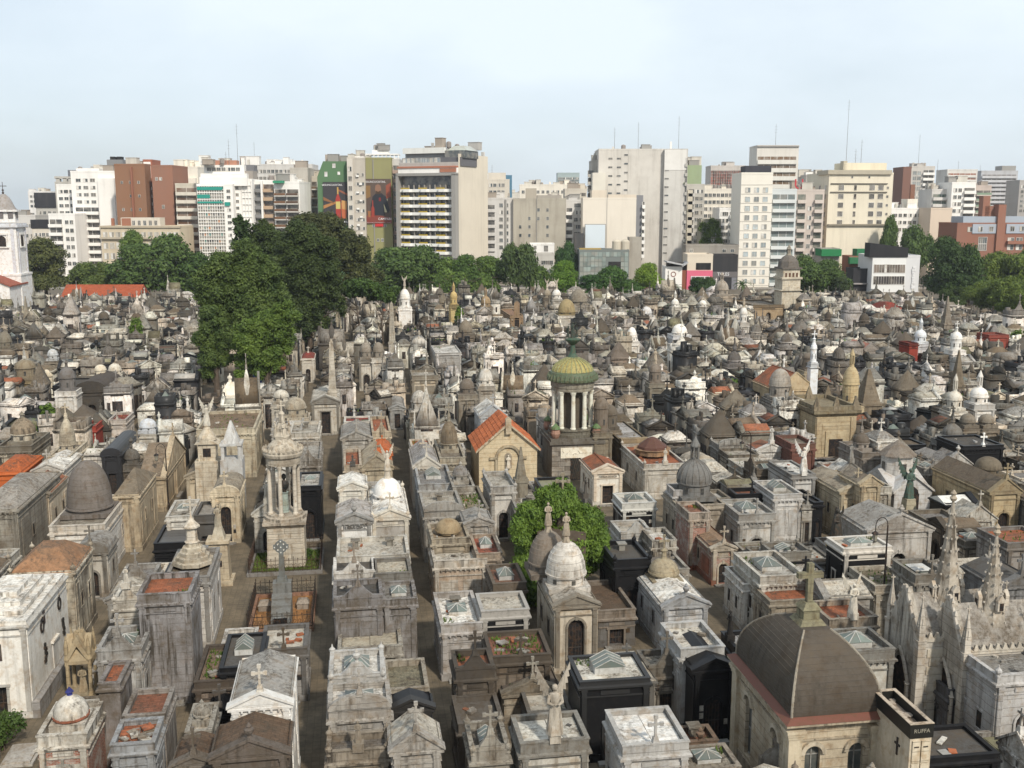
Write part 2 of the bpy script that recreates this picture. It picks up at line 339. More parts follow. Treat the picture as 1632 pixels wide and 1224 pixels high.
def weeds(g, x, y, z, sx, sy, n, s=.16, r=rnd):
    for _ in range(n):
        px, py = x + r.uniform(-.5, .5) * sx, y + r.uniform(-.5, .5) * sy; a = r.uniform(0, 6.28); hh = s * r.uniform(.6, 2.2); q = s * .5
        dx, dy = math.cos(a) * q, math.sin(a) * q; lx, ly = r.uniform(-.1, .1), r.uniform(-.1, .1)
        g.add([(px - dx, py - dy, z), (px + dx, py + dy, z), (px + lx, py + ly, z + hh)], [(0, 1, 2)])
def tomb(w, d, h, roof='flat', col=O, rc=CM, lod=1, door='arch', orn='cross', dirt=.5, sky=0, win=1, r=rnd, key='stone', wkey=None, front=None, dh=None, trim=None, dome_r=None, dome_h=None, dcol=None, drum=None, statue=None, bust=False, urn=0, steps=1, rubble=0, weed=0, vents=0, deckkey='roof', words=None, blocks=0, lant=None, oc=None):
    t = TB(); wkey = wkey or key; trim = trim or shk(col, r.choice([1, 1, .8, .6, .42]) if key != 'marble' else 1); oc = oc or trim; yf = -d / 2; front = front or col
    eave = h if roof in ('pediment', 'gable', 'hip', 'barrel', 'pyramid', 'spire') else h - .35
    # walls
    g, wi = t.part('wall', wkey, col, dirt)
    if lod:
        rev = min(.3, w * .1); aw = min(.52, w * .19) if door != 'wide' else w * .27; dz = dh or min(2.5, eave * .56)
        if door in ('arch', 'wide'): facade(g, w, eave, aw, .12, dz - aw, True, yf, rev)
        elif door in ('rect', 'portal'): facade(g, w, eave, aw, .12, dz, False, yf, rev)
        else: g.add([(-w / 2, yf, 0), (w / 2, yf, 0), (w / 2, yf, eave), (-w / 2, yf, eave)], [(0, 1, 2, 3)])
        g.add([(w / 2, yf, 0), (w / 2, -yf, 0), (w / 2, -yf, eave), (w / 2, yf, eave), (-w / 2, -yf, 0), (-w / 2, yf, 0), (-w / 2, yf, eave), (-w / 2, -yf, eave)], [(0, 1, 2, 3), (4, 5, 6, 7), (1, 4, 7, 2)])
        if door != 'none':
            gd, di = t.part('door', 'metal', K, .5, None); yy = yf + rev - .03
            if door in ('arch', 'wide'): gd.prism([(-aw, .12), (aw, .12), (aw, dz - aw)] + [(aw * math.cos(math.pi * i / 6), dz - aw + aw * math.sin(math.pi * i / 6)) for i in range(1, 6)] + [(-aw, dz - aw)], yy, yy + .02)
            else: gd.prism([(-aw, .12), (aw, .12), (aw, dz), (-aw, dz)], yy, yy + .02)
            gb, _ = t.part('grille', 'metal', (.05, .045, .04), .5, di) if lod > 1 else (gd, 0)
            nb = 5 if lod > 1 else 2
            for i in range(nb): gb.box(-aw + 2 * aw * (i + .5) / nb, yy - .02, .2, .022, .022, dz - aw * .9 - .2 if door in ('arch', 'wide') else dz - .3)
            gb.box(0, yy - .035, dz * .45, 2 * aw, .022, .05)
            gf, _ = t.part('door_frame', key, trim, dirt, None)
            for s in (-1, 1): gf.box(s * (aw + .07), yf - .035, 0, .13, .07, dz - (aw if door in ('arch', 'wide') else 0) + .02)
            if door in ('arch', 'wide'):
                n = 7
                for i in range(n):
                    a0, a1 = math.pi * i / n, math.pi * (i + 1) / n; ri, ro = aw + .01, aw + .15
                    gf.prism([(ri * math.cos(a0), dz - aw + ri * math.sin(a0) + .03), (ro * math.cos(a0), dz - aw + ro * math.sin(a0) + .03), (ro * math.cos(a1), dz - aw + ro * math.sin(a1) + .03), (ri * math.cos(a1), dz - aw + ri * math.sin(a1) + .03)], yf - .07, yf - .002)
                gf.box(0, yf - .06, dz + .0, .16, .1, .26)
            else: gf.box(0, yf - .05, dz + .03, 2 * aw + .42, .10, .14)
            if lod > 1:
                gs, _ = t.part('doorstep', key, GY, .8, None)
                for k in range(steps): gs.box(0, yf - .2 - .14 * (steps - k), 0, 2 * aw + .5 + .2 * (steps - k), .38, .13 * (k + 1) - .02 if k < steps - 1 else .13 * steps)
        gp, _ = t.part('plinth', key, tuple(c * .8 for c in col), dirt + .2)
        for s in (-1, 1):
            bw = w / 2 - (aw + .16 if door != 'none' else 0); gp.box(s * (w / 2 - bw / 2 + .03), yf - .045, 0, bw, .085, .42); gp.box(s * (w / 2 + .035), .03, 0, .065, d - .06, .42)
        if w > 1.7 and h > 2.6:
            for s in (-1, 1):
                gq, _ = t.part('pilaster', key, trim, dirt); px = s * (w / 2 - .19); gq.box(px, yf - .06, .42, .26, .11, eave - .42 - .42); gq.box(px, yf - .075, eave - .42, .34, .15, .13)
                if lod > 1:
                    for q in (-1, 0, 1): gq.box(px + q * .075, yf - .122, .6, .03, .02, eave - 1.3)
        if win:
            for s in (-1, 1):
                n = 1 if d < 3.2 else 2
                for i in range(n):
                    yy = (i - (n - 1) / 2) * d * .4; gw, wj = t.part('window_frame', key, trim, dirt); zc = eave * .52
                    x = s * (w / 2 + .03)
                    for (oy, oz, sy, sz) in ((0, 0, .62, .08), (0, .98, .7, .1), (-.27, .08, .08, .9), (.27, .08, .08, .9)): gw.box(x, yy + oy, zc - .5 + oz, .055, sy, sz, bottom=True)
                    gk, _ = t.part('pane', 'metal', (.01, .012, .012), .4, wj); gk.box(s * (w / 2 + .012), yy, zc - .42, .02, .46, .9, bottom=True)
    else:
        g.box(0, 0, 0, w, d, eave); gd, _ = t.part('door', 'metal', K); gd.box(0, yf - .03, .1, min(1.2, w * .4), .05, min(2.6, eave * .68)); gd.box(r.choice((-1, 1)) * w * .34, yf - .02, eave * .45, w * .12, .04, eave * .22); gd.box(0, yf - .02, eave * .86, w * .5, .04, eave * .04); gd.box(w / 2 + .02, 0, eave * .4, .04, w * .22, eave * .3); gd.box(-w / 2 - .02, 0, eave * .4, .04, w * .22, eave * .3)  # door and dark windows, plus a black strip as painted shade below the cornice
    if lod and w > 1.5:
        gm_, _ = t.part('moulding', key, trim, dirt); zm = eave - .78
        gm_.box(0, yf - .035, zm, w * .98, .07, .07, bottom=True)
        for s in (-1, 1): gm_.box(s * (w / 2 + .03), 0, zm, .06, d * .98, .07, bottom=True)
        if r.random() < .6: gm_.box(0, yf - .03, zm + .13, w * .42, .06, .2, bottom=True)
        if door != 'none' and r.random() < .6:
            for i in range(r.randint(1, 3)): gq, _ = t.part('plaque', 'metal', r.choice([(.05, .035, .02), (.02, .02, .02), (.4, .38, .33)]), .4); gq.box(r.choice((-1, 1)) * (w / 2 - .48), yf - .025, .9 + .42 * i, .26, .05, .3)
        elif door == 'none' and w > 1.9:
            for s in (-1, 1): gm_.box(s * w * .22, yf - .02, .7, w * .34, .05, max(.4, zm - 1.0))
        if win and d > 1.8:
            for s in (-1, 1):
                for k_ in (-.36, .36): gq, _ = t.part('side_panel', key, col, dirt); gq.box(s * (w / 2 + .02), d * k_, .6, .05, d * .16, max(.4, zm - .9))
    # cornice
    gc, _ = t.part('cornice', key, trim, dirt + .15)
    gc.frus(0, 0, eave - .42, w + .06, d + .06, w + .22, d + .22, .12, bottom=True); gc.box(0, 0, eave - .3, w + .3, d + .3, .1, bottom=True)
    if lod > 1 and r.random() < .3 and not words:
        n = max(4, int(w / .32))
        for i in range(n): gc.box(-w / 2 + w * (i + .5) / n, yf - .12, eave - .40, .09, .09, .10, bottom=True)
    if lod > 0: gc.frus(0, 0, eave - .2, w + .3, d + .3, w + .1, d + .1, .06)
    zr = eave - .14
    ty = key
    if roof in ('flat', 'arch', 'scroll', 'dome', 'slabs'):
        gp, _ = t.part('parapet', key, trim, dirt + .1); pt = .15
        hp = r.choice([.2, .36, .49]) if roof == 'flat' else .49
        gp.ring(0, 0, zr, w + .04, d + .04, pt, hp)
        gdk, _ = t.part('roof_deck', deckkey, rc, .75); gdk.box(0, 0, zr, w - .3, d - .3, hp * .42)
        zd = zr + hp * .42; zt = zr + hp
        if lod > 0: gp.ring(0, 0, zt + .003, w + .12, d + .12, pt + .07, .06)
    if roof == 'slabs':
        n = max(2, int(d / .75)); m = max(1, int(w / 1.3))
        for i in range(n):
            for j in range(m):
                gs, _ = t.part('slab', key, shade(rc, .88, 1.06), .6)
                gs.box(-(w - .34) / 2 + (w - .34) * (j + .5) / m, -(d - .34) / 2 + (d - .34) * (i + .5) / n, zd + .002, (w - .34) / m - .03, (d - .34) / n - .03, .09 + r.uniform(0, .03))
    if roof == 'dome':
        R0 = dome_r or min(w, d) * .36; dh0 = dome_h or R0 * 1.15; dr = drum if drum is not None else R0 * .5; n = 20 if lod > 1 else (12 if lod else 8)
        if lod: gq, _ = t.part('dome_base', key, trim, dirt); gq.box(0, 0, zd, R0 * 2.1, R0 * 2.1, .14 + hp * .4); zb = zd + .14 + hp * .4
        else: zb = zd
        gm, dmi = t.part('drum', key, col, dirt); gm.lathe([(R0 * .95, 0), (R0 * .95, dr), (R0 * 1.08, dr + .03), (R0 * 1.08, dr + .12)], n, 0, 0, zb)
        gh, doi = t.part('dome', key, dcol or trim, dirt + .1); gh.smooth = True
        gh.lathe(dome_prof(R0, dh0, DOME if r.random() < .7 or not lod else BULB, 1 if lod else 2), n, 0, 0, zb + dr + .1)
        if lod > 1:
            gr_, _ = t.part('rib', key, dcol or trim, dirt, doi)
            for i in range(8):
                a = math.pi / 4 * i + .39; pr = dome_prof(R0 * 1.015, dh0); gr_.path([(q * math.cos(a), q * math.sin(a), zb + dr + .1 + z) for q, z in pr], .035, 4)
        if lod:
            gv, _ = t.part('drum_window', 'glass', (.03, .03, .03), .4, dmi)
            for i in range(6):
                a = math.pi / 3 * i + math.pi / 6 + .1; gv.box(R0 * .95 * math.cos(a), R0 * .95 * math.sin(a), zb + dr * .2, .05, R0 * .28, dr * .6, a)
        zt = zb + dr + .1 + dh0
        gl, _ = t.part('lantern', key, lant or trim, dirt); q = R0 * .2
        k_ = 1 if lod else .55; gl.lathe([(q * 1.3, -.08), (q, 0), (q * .8, q * 1.6 * k_), (q * 1.3, q * 1.8 * k_), (q * .8, q * 2.4 * k_), (q * .15, q * 3.4 * k_)], 8 if lod else 6, 0, 0, zt - .05); ztop = zt + q * 3.1 * k_; yo = 0
    elif roof == 'pediment' or roof == 'gable':
        rh = w * .24 if roof == 'pediment' else w * .42
        gq, _ = t.part('pediment', key, trim, dirt); dd = d if roof == 'gable' else .5
        gq.prism([(-w / 2 - .12, eave - .14), (w / 2 + .12, eave - .14), (0, eave - .14 + rh)], yf - .1, yf + .22)
        for s in (-1, 1):
            gq.prism([(0, eave - .14 + rh), (s * (w / 2 + .2), eave - .16), (s * (w / 2 + .2), eave - .04), (0, eave + rh)][::s], yf - .2, yf + .3)
        if lod: gq.prism([(-w * .3, eave - .04), (w * .3, eave - .04), (0, eave - .12 + rh * .68)], yf - .13, yf - .1)
        gr_, ri = t.part('roof', deckkey if rc in (TR, OR, RD, BN) else key, rc, .7); hh = rh * (.8 if roof == 'pediment' else .94)
        gr_.prism([(-w / 2 - .08, eave - .14), (w / 2 + .08, eave - .14), (0, eave - .14 + hh)], yf + .301, d / 2 + .08)
        if lod and rc in (TR, OR, RD): gr_.tube((0, yf + .3, eave - .12 + hh), (0, d / 2 + .08, eave - .12 + hh), .07, .07, 6)
        ztop = eave + rh - .02; yo = yf; zd = eave + hh * .2
    elif roof == 'barrel':
        n = 9; rr = w / 2 + .04; pk = .62
        arc = [(rr * math.cos(math.pi * i / n), eave - .14 + rr * pk * math.sin(math.pi * i / n)) for i in range(n + 1)]
        gr_, _ = t.part('roof', key, rc, .7); gr_.smooth = False; gr_.prism(arc, yf + .26, d / 2)
        gq, _ = t.part('pediment', key, trim, dirt); arc2 = [(x * 1.07, eave - .14 + (z - eave + .14) * 1.12) for x, z in arc]; gq.prism(arc2, yf - .12, yf + .25)
        ztop = eave - .14 + rr * pk * 1.12; yo = yf
    elif roof in ('hip', 'pyramid'):
        rh = min(w, d) * (.3 if roof == 'hip' else .75); gr_, _ = t.part('roof', deckkey if rc in (TR, OR, RD, BN) else key, rc, .7)
        gr_.frus(0, 0, eave - .14, w + .1, d + .1, w * .35 if roof == 'hip' else .12, d * .35 if roof == 'hip' else .12, rh); ztop = eave - .14 + rh; yo = 0
    elif roof == 'stepped':
        gr_, _ = t.part('roof', key, rc, .6); z = eave - .2
        for i in range(4 if lod else 3):
            k = 1 - .2 * i - .02; gr_.box(0, 0, z, w * k, d * k, .28); z += .28
        ztop = z; yo = 0
    elif roof == 'spire':
        gq, _ = t.part('gable', key, trim, dirt); rh = w * .8
        gq.prism([(-w / 2 - .05, eave - .14), (w / 2 + .05, eave - .14), (0, eave + rh)], yf - .1, yf + .2)
        gr_, _ = t.part('roof', key, rc, .7); gr_.prism([(-w / 2, eave - .14), (w / 2, eave - .14), (0, eave + rh * .8)], yf + .201, d / 2)
        gs, _ = t.part('spire', key, col, dirt); sr = min(w, d) * .3; sh = dome_h or 2.6; gs.lathe([(sr, 0), (sr, .5), (sr * 1.1, .55), (sr * .5, sh * .55), (.04, sh)], 8, 0, 0, eave + .1)
        gn, _ = t.part('pinnacle', key, trim, dirt)
        for s in (-1, 1): gn.box(s * w / 2, yf, eave - .2, .2, .2, .6); gn.frus(s * w / 2, yf, eave + .4, .24, .24, .02, .02, .7)
        ztop = eave + .1 + sh; yo = 0
    else: ztop = zt + .05; yo = yf + .1
    if roof == 'arch':     # segmental raised front
        gq, _ = t.part('pediment', key, trim, dirt); n = 10; rr = w * .52
        gq.prism([(rr * math.cos(math.pi * i / n), zt - .02 + rr * .5 * math.sin(math.pi * i / n)) for i in range(n + 1)], yf - .1, yf + .14)
        if lod: gq.prism([(rr * .78 * math.cos(math.pi * i / n), zt + .06 + rr * .36 * math.sin(math.pi * i / n)) for i in range(n + 1)], yf - .15, yf - .1)
        ztop = zt + rr * .5; yo = yf
    if roof == 'scroll':
        gq, _ = t.part('crest', key, trim, dirt); hw = w * .5
        gq.prism([(-hw, zt), (hw, zt), (hw, zt + .15), (hw * .6, zt + .2), (hw * .35, zt + .5), (hw * .2, zt + .75), (0, zt + .85), (-hw * .2, zt + .75), (-hw * .35, zt + .5), (-hw * .6, zt + .2), (-hw, zt + .15)], yf - .02, yf + .2); ztop = zt + .85; yo = yf + .08
    # roof furniture
    if roof in ('flat', 'arch', 'scroll', 'slabs'):
        sy0 = 0.05 * d
        if sky and lod: skylight(t, 0, sy0, zd, w * .46, min(d * .42, w * .6), .22 + .1 * (sky > 1), .26 + .15 * (sky > 1), lod)
        elif sky: gq, _ = t.part('skylight', 'glass', GL); gq.frus(0, sy0, zd, w * .5, d * .45, .05, .05, .5)
        if vents:
            for i in range(vents):
                gq, vi = t.part('vent', key, tuple(c * .45 for c in CM), .8); x = (i - (vents - 1) / 2) * w * .5; yy = d * .22
                gq.box(x, yy, zd, .42, .42, .45); gq.box(x, yy, zd + .45, .66, .62, .09, bottom=True)
        if lod and not rubble and r.random() < .45:
            for i in range(r.randint(2, 5)):
                gq, _ = t.part('rubble_stone', key, r.choice([GY, ST, TR, O, DK]), .6); gq.box(r.uniform(-.36, .36) * w, r.uniform(-.36, .36) * d, zd + .01 * i, r.uniform(.12, .5), r.uniform(.08, .3), r.uniform(.05, .16), r.uniform(0, 3), True)
        if lod and not weed and r.random() < .22: gq, _ = t.part('weeds', 'leaf', (.07, .11, .025)); weeds(gq, r.choice((-.3, .3)) * w, r.choice((-.3, .3)) * d, zd + .01, w * .25, d * .25, 26, .12, r)
        if rubble:
            for i in range(rubble):
                gq, _ = t.part('slab', key, (GY, TR, O, ST)[i % 4], .7); x, yy = r.uniform(-.33, .33) * w, r.uniform(-.33, .33) * d; gq.box(x, yy, zd + .02 * i, r.uniform(.25, .8), r.uniform(.2, .5), .07, r.uniform(0, 3), True)
    elif sky and lod and roof in ('hip',): skylight(t, 0, 0, ztop - .02, w * .3, d * .3, .15, .25, lod)
    if weed:
        gq, _ = t.part('weeds', 'leaf', (.07, .12, .025)); weeds(gq, 0, 0, (zd if roof in ('flat', 'arch', 'scroll', 'slabs', 'dome') else eave) + .01, w * .8, d * .8, weed, .14 if lod else .3, r)
    if not lod and roof in ('flat', 'arch', 'scroll', 'slabs'):
        kq = r.choice([.35, .8, 1.2]); gq, _ = t.part('slab', key, tuple(c * kq for c in col), dirt)
        for i in range(r.randint(1, 4)): gq.box(r.uniform(-.38, .38) * w, r.uniform(-.38, .38) * d, zd, r.uniform(.25, 1.1), r.uniform(.2, .9), r.uniform(.15, 1.0), r.uniform(-.1, .1))
    if orn == 'cross': gq, _ = t.part('cross', key, oc, dirt); gq.frus(0, yo, ztop - .1, .34, .3, .2, .2, .35); gq.cross(0, yo, ztop + .25, .85, .10 if lod else .12, trefoil=lod > 1)
    elif orn == 'angel': gq, _ = t.part('statue', 'plain', oc, .45); gq.box(0, yo, ztop - .1, .5, .45, .4); figure(gq, 0, yo, ztop + .3, 1.5 if statue is None else statue, True, r.random() < .3, n=12 if lod > 1 else 7)
    elif orn == 'statue': gq, _ = t.part('statue', 'plain', oc, .45); gq.box(0, yo, ztop - .1, .5, .45, .4); figure(gq, 0, yo, ztop + .3, 1.4 if statue is None else statue, False, False, n=12 if lod > 1 else 7)
    elif orn == 'urn': gq, _ = t.part('urn', key, oc, dirt); gq.lathe([(.12, 0), (.08, .12), (.2, .3), (.22, .42), (.1, .5), (.12, .56), (.03, .7)], 8, 0, yo, ztop - .05)
    if urn:
        zq = eave + .18 if roof in ('flat', 'arch', 'scroll', 'dome', 'slabs') else eave - .12
        for sx in (-1, 1):
            for sy in (-1, 1): gq, _ = t.part('finial', key, oc, dirt); gq.lathe([(.13, 0), (.08, .1), (.17, .25), (.17, .34), (.06, .45), (.02, .62)], 6 if lod < 2 else 8, sx * (w / 2 - .05), sy * (d / 2 - .05), zq)
    if bust:
        gq, _ = t.part('niche', key, GY, .5); zc = eave * .78; n = 8
        gq.prism([(-.36, zc - .45), (.36, zc - .45), (.36, zc)] + [(.36 * math.cos(math.pi * i / n), zc + .36 * math.sin(math.pi * i / n)) for i in range(1, n)] + [(-.36, zc)], yf - .02, yf - .004)
        gb, _ = t.part('bust', 'plain', W, .2); gb.lathe([(.14, 0), (.08, .06), (.2, .12), (.24, .24), (.2, .34), (.06, .40), (.06, .44), (.1, .5), (.11, .58), (.07, .66), (.01, .68)], 10, 0, yf - .16, zc - .42, ell=.7)
    if words: t.words = (words, eave - .75)
    return t
LOOKS = []      # footprints already taken: (x, y, w, d, rz)
def emit(t, name, label, cat, loc, rz, group=None):
    root = thing(name, label, cat, loc, rz, group); os_ = []
    for (n, key, col, par, g) in t.p:
        if not g.v: os_.append(None); continue
        os_.append(add_mesh(n, g, key, col, root if par is None else os_[par]))
    if hasattr(t, 'words'):
        pass
    return root
VIS = []
def see(x0, x1, yf, x, y, h, hg=0, k=.55):
    row = hg if hg > 20 else yf + (proj(x, y, 0)[1] - proj(x, y, h)[1]) * k
    VIS.append((x0, x1, yf, row, y))
FR = {'F': 0, 'R': math.pi / 2, 'L': -math.pi / 2, 'B': math.pi}
HERO = []
def place(x0, x1, yf, yb, hg):
    """what a front top edge spans in the photograph -> centre, width, depth, height of the thing standing there"""
    px = (x0 + x1) / 2
    if hg > 20:
        gx, gy = un(px, hg, 0.0); h = max(1.2, zat(yf, gy))
    else: h = hg
    x, y = un(px, yf, h); zd = proj(x, y, h)[2]
    w = (x1 - x0) / (proj(x + U[0] / 2, y + U[1] / 2, h)[0] - proj(x - U[0] / 2, y - U[1] / 2, h)[0])
    lo, hi = 0.0, 40.0
    for _ in range(30):
        m = (lo + hi) / 2
        if proj(x + V[0] * m, y + V[1] * m, h)[1] > yb: lo = m
        else: hi = m
    d = max(1.2, lo); return (x + V[0] * d / 2, y + V[1] * d / 2), w, d, h
def T(x0, x1, yf, yb, hg, label, roof='flat', col=O, rc=CM, face='F', name='mausoleum', cat='mausoleum', lod=2, z0=0, **kw):
    (x, y), w, d, h = place(x0, x1, yf, yb, hg)
    W_, D_ = (w, d) if face in 'FB' else (d, w)
    words = kw.pop('words', None); wc = kw.pop('wcol', (.05, .05, .05))
    r = random.Random(int(x0 * 7 + yf)); t = tomb(W_, D_, h, roof, col, rc, lod, r=r, **kw)
    root = emit(t, name, label, cat, (x, y, z0), GR + FR[face] + r.uniform(-.012, .012))
    if words: text(words, min(.34, W_ * 1.25 / len(words)), (0, -D_ / 2 - .085, (h - .35 if roof in ('flat', 'arch', 'dome') else h) - .56), (math.pi / 2, 0, 0), root, wc)
    LOOKS.append((x, y, w, d)); HERO.append((label, x, y, w, d, h)); see(x0, x1, yf, x, y, h, hg); return root, W_, D_, h
# ---------------------------------------------------------------- ground
g = G(); g.add([(-3000, -300, 0), (3000, -300, 0), (3000, 5000, 0), (-3000, 5000, 0)], [(0, 1, 2, 3)]); structure('ground', g, 'stone', (.16, .14, .11, .6))
g = G()
_pc = [(-135, 5), (105, 5), (110, 214), (111, 288), (0, 299), (-165, 280)]
g.add([(x, y, .004) for x, y in _pc], [tuple(range(len(_pc)))]); structure('cemetery_paving', g, 'pave')
g = G(); g.add([(-400, 366, .004), (400, 372, .004), (400, 380, .004), (-400, 374, .004)], [(0, 1, 2, 3)]); structure('road', g, 'stone', (.05, .05, .052, .2))
for (a, b) in ((357, 366), (374, 378)):
    g = G(); g.box(0, (a + b) / 2 + 1, 0, 760, b - a, .13); structure('pavement', g, 'stone', (.3, .28, .25, .4))
# painted dashes of the road as pieces of it
# ---------------------------------------------------------------- monuments of the near and middle ground
T(-72, 42, 985, 908, 1147, 'large white rendered mausoleum with stepped roof at the left edge', 'stepped', W, W, dirt=.22, orn='none', door='rect', win=0, dh=1.9)
T(14, 117, 911, 872, 1034, 'weathered cream mausoleum with patchy orange tile hipped roof', 'hip', (.50, .455, .37), (.30, .165, .09), dirt=.9, orn='none', win=1, urn=1, door='none')
T(59, 138, 1172, 1118, 4.4, 'brick walled mausoleum with ribbed white dome and blue lantern', 'dome', BR, O, wkey='brick', trim=O, dcol=(.55, .52, .46), lant=(.03, .04, .22), orn='none', win=0, drum=.05, door='none', dirt=.7)
T(157, 190, 1081, 1046, 5.6, 'narrow streaked grey mausoleum with bright terracotta tiled top', 'flat', (.22, .2, .19), TR, dirt=.8, win=0, door='none', orn='none')
T(176, 245, 1182, 1142, 4.6, 'blue grey mausoleum with broken slabs strewn over its terracotta roof', 'flat', (.27, .28, .29), TR, dirt=.5, rubble=12, orn='none', door='rect', win=1)
T(196, 262, 1136, 1094, 4.2, 'low mausoleum with dull red tiled deck behind the rubble roof', 'flat', (.26, .24, .22), (.24, .10, .06), dirt=.7, orn='none', win=0)
T(223, 296, 1012, 968, 1119, 'dark ornate mausoleum with deep round arched doorway and glass lantern', 'arch', (.13, .115, .10), (.1, .09, .08), dirt=.7, door='wide', orn='none', sky=2, trim=(.17, .155, .135), steps=2)
T(219, 303, 947, 913, 6.6, 'tall streaked grey mausoleum with large square terracotta deck', 'flat', (.25, .24, .24), TR, dirt=.85, orn='none', win=0, door='none')
T(180, 224, 957, 934, 5.0, 'small ornate white mausoleum with broken baroque roof line', 'scroll', O, CM, dirt=.5, orn='statue', urn=1, statue=.9)
T(153, 224, 1037, 998, 4.4, 'grey banded mausoleum with wide glass skylight and stone cross', 'scroll', (.4, .39, .37), GY, sky=1, dirt=.6)
T(296, 336, 1166, 1122, 3.4, 'little weathered white domed mausoleum beside the narrow black one', 'dome', O, O, dirt=.7, orn='none', urn=0, drum=.1)
T(333, 369, 1133, 1102, 1190, 'narrow black granite mausoleum with small black cross', 'pediment', K, K, key='marble', orn='cross', oc=(.08, .07, .06), win=0)
T(368, 462, 1120, 1046, 5.9, 'bright white pedimented mausoleum with a marble bust in a niche', 'pediment', (.76, .75, .72), GY, dirt=.12, bust=True, orn='cross', door='rect', oc=O)
T(338, 458, 1200, 1150, 5.2, 'dark lichened gabled mausoleum with terracotta dome in the foreground', 'pediment', (.12, .1, .085), BN, dirt=.8, orn='urn', win=0)
T(276, 342, 1214, 1172, 3.9, 'small dark mausoleum with gable and stub cross at the bottom edge', 'pediment', (.16, .14, .12), BN, dirt=.8)
T(310, 384, 1082, 1024, 2.9, 'ruined low mausoleum with weeds growing over its broken roof', 'flat', (.2, .16, .13), (.24, .17, .12), dirt=.8, weed=150, rubble=8, orn='none', win=0)
T(350, 414, 1056, 1003, 3.7, 'black sided mausoleum with grey glass hipped skylight near the celtic cross', 'flat', K, DK, key='marble', sky=2, orn='none', win=0, deckkey='stone')
T(415, 488, 1032, 993, 1119, 'grey mausoleum with bare cream roof deck and bronze cross', 'flat', (.30, .29, .28), CM, dirt=.5, oc=(.09, .07, .05), deckkey='stone')
# block between the two alleys, front to back
T(522, 620, 1196, 1168, 4.4, 'grey statue topped mausoleum at the foot of the central block', 'flat', ST, (.2, .18, .16), dirt=.7, orn='statue', statue=1.0, urn=1, vents=0)
T(625, 702, 1190, 1150, 5.0, 'cream roofed mausoleum with stepped white gable and tall stone cross', 'gable', (.32, .30, .27), CM, dirt=.5)
T(524, 622, 1129, 1088, 5.0, 'grey stone mausoleum with great segmental arched pediment and barred window', 'arch', (.28, .27, .255), W, dirt=.45, sky=1, trim=(.33, .31, .28), door='rect', orn='cross')
T(526, 612, 1080, 1036, 4.7, 'white mausoleum with tall domed glass skylight and eagle finial', 'scroll', (.72, .71, .68), W, sky=2, dirt=.3, orn='urn', urn=1)
T(622, 688, 1126, 1104, 4.5, 'polished black granite mausoleum with plain gable beside the grey arched one', 'pediment', K, K, key='marble', orn='none', win=0, trim=(.03, .028, .026))
T(616, 682, 1098, 1052, 3.9, 'mausoleum with mossy yellow green sarcophagus on its roof', 'flat', (.3, .27, .22), (.22, .2, .14), dirt=.6, orn='none')
T(532, 609, 954, 924, 5.0, 'mausoleum with wide streaked grey blank wall and dark gabled cross', 'scroll', (.27, .26, .26), DK, dirt=.75, door='none', oc=(.2, .18, .16))
T(611, 663, 952, 924, 4.8, 'streaked grey blank walled mausoleum with framed skylight', 'flat', (.25, .24, .235), GY, dirt=.9, door='none', orn='none', sky=1)
T(540, 640, 1032, 1002, 2.8, 'low mausoleum with pale stone slabs below the streaked blank walls', 'slabs', (.32, .3, .26), (.42, .38, .3), dirt=.6, door='none', orn='none', win=0)
T(532, 597, 914, 888, 4.3, 'white mausoleum with dark valley roof and stone cross before it', 'scroll', (.6, .58, .54), DK, dirt=.5, oc=(.24, .2, .16), deckkey='stone')
T(598, 655, 914, 890, 4.3, 'mausoleum roofed with broken pale stone slabs near the second alley', 'slabs', (.4, .38, .34), (.46, .42, .34), dirt=.6, orn='none')
T(538, 652, 886, 856, 4.4, 'wide mausoleum with cream flat roof and two dark boxy vents', 'flat', (.5, .48, .43), CM, dirt=.5, vents=2, orn='none', deckkey='stone', door='none')
T(537, 592, 829, 800, 5.0, 'white mausoleum with lettered frieze and black half round window', 'pediment', (.66, .65, .62), (.42, .4, .38), dirt=.35, orn='urn', words='SERRA DIAZ', door='arch')
T(592, 651, 823, 776, 4.6, 'mausoleum with smooth bright white dome behind a wide pediment', 'pediment', (.40, .38, .35), W, dirt=.4, trim=(.62, .58, .5), orn='cross', urn=1)
T(540, 583, 776, 756, 5.2, 'white pedimented mausoleum with striped white glazed lantern', 'pediment', (.68, .66, .6), W, dirt=.25, orn='none')
T(584, 641, 796, 766, 4.3, 'flat grey concrete roofed mausoleum behind the smooth white dome', 'flat', (.36, .35, .33), (.36, .35, .34), dirt=.35, orn='none', deckkey='stone')
T(548, 575, 742, 716, 4.2, 'terracotta roofed mausoleum with dark figure near the first alley', 'flat', (.42, .36, .28), TR, dirt=.6, orn='statue', statue=.7, oc=DK)
T(576, 625, 744, 716, 4.0, 'pale stone gabled mausoleum before an orange vaulted one', 'gable', (.44, .38, .28), (.4, .34, .25), dirt=.6, orn='cross')
T(594, 624, 722, 706, 4.6, 'mausoleum with vivid orange vaulted roof in the central block', 'barrel', (.5, .4, .3), OR, dirt=.3, orn='cross', trim=OR)
T(545, 592, 697, 675, 4.6, 'small grey pedimented mausoleum in front of the flat red roof', 'pediment', (.42, .40, .36), GY, dirt=.5)
T(549, 590, 668, 660, 5.0, 'mausoleum with flat bright red roof band and pale walls', 'flat', (.55, .53, .48), RD, dirt=.2, orn='none')
T(593, 622, 690, 664, 4.8, 'ochre stone mausoleum with scrolled crest and rust stains', 'scroll', (.45, .38, .28), TR, dirt=.6)
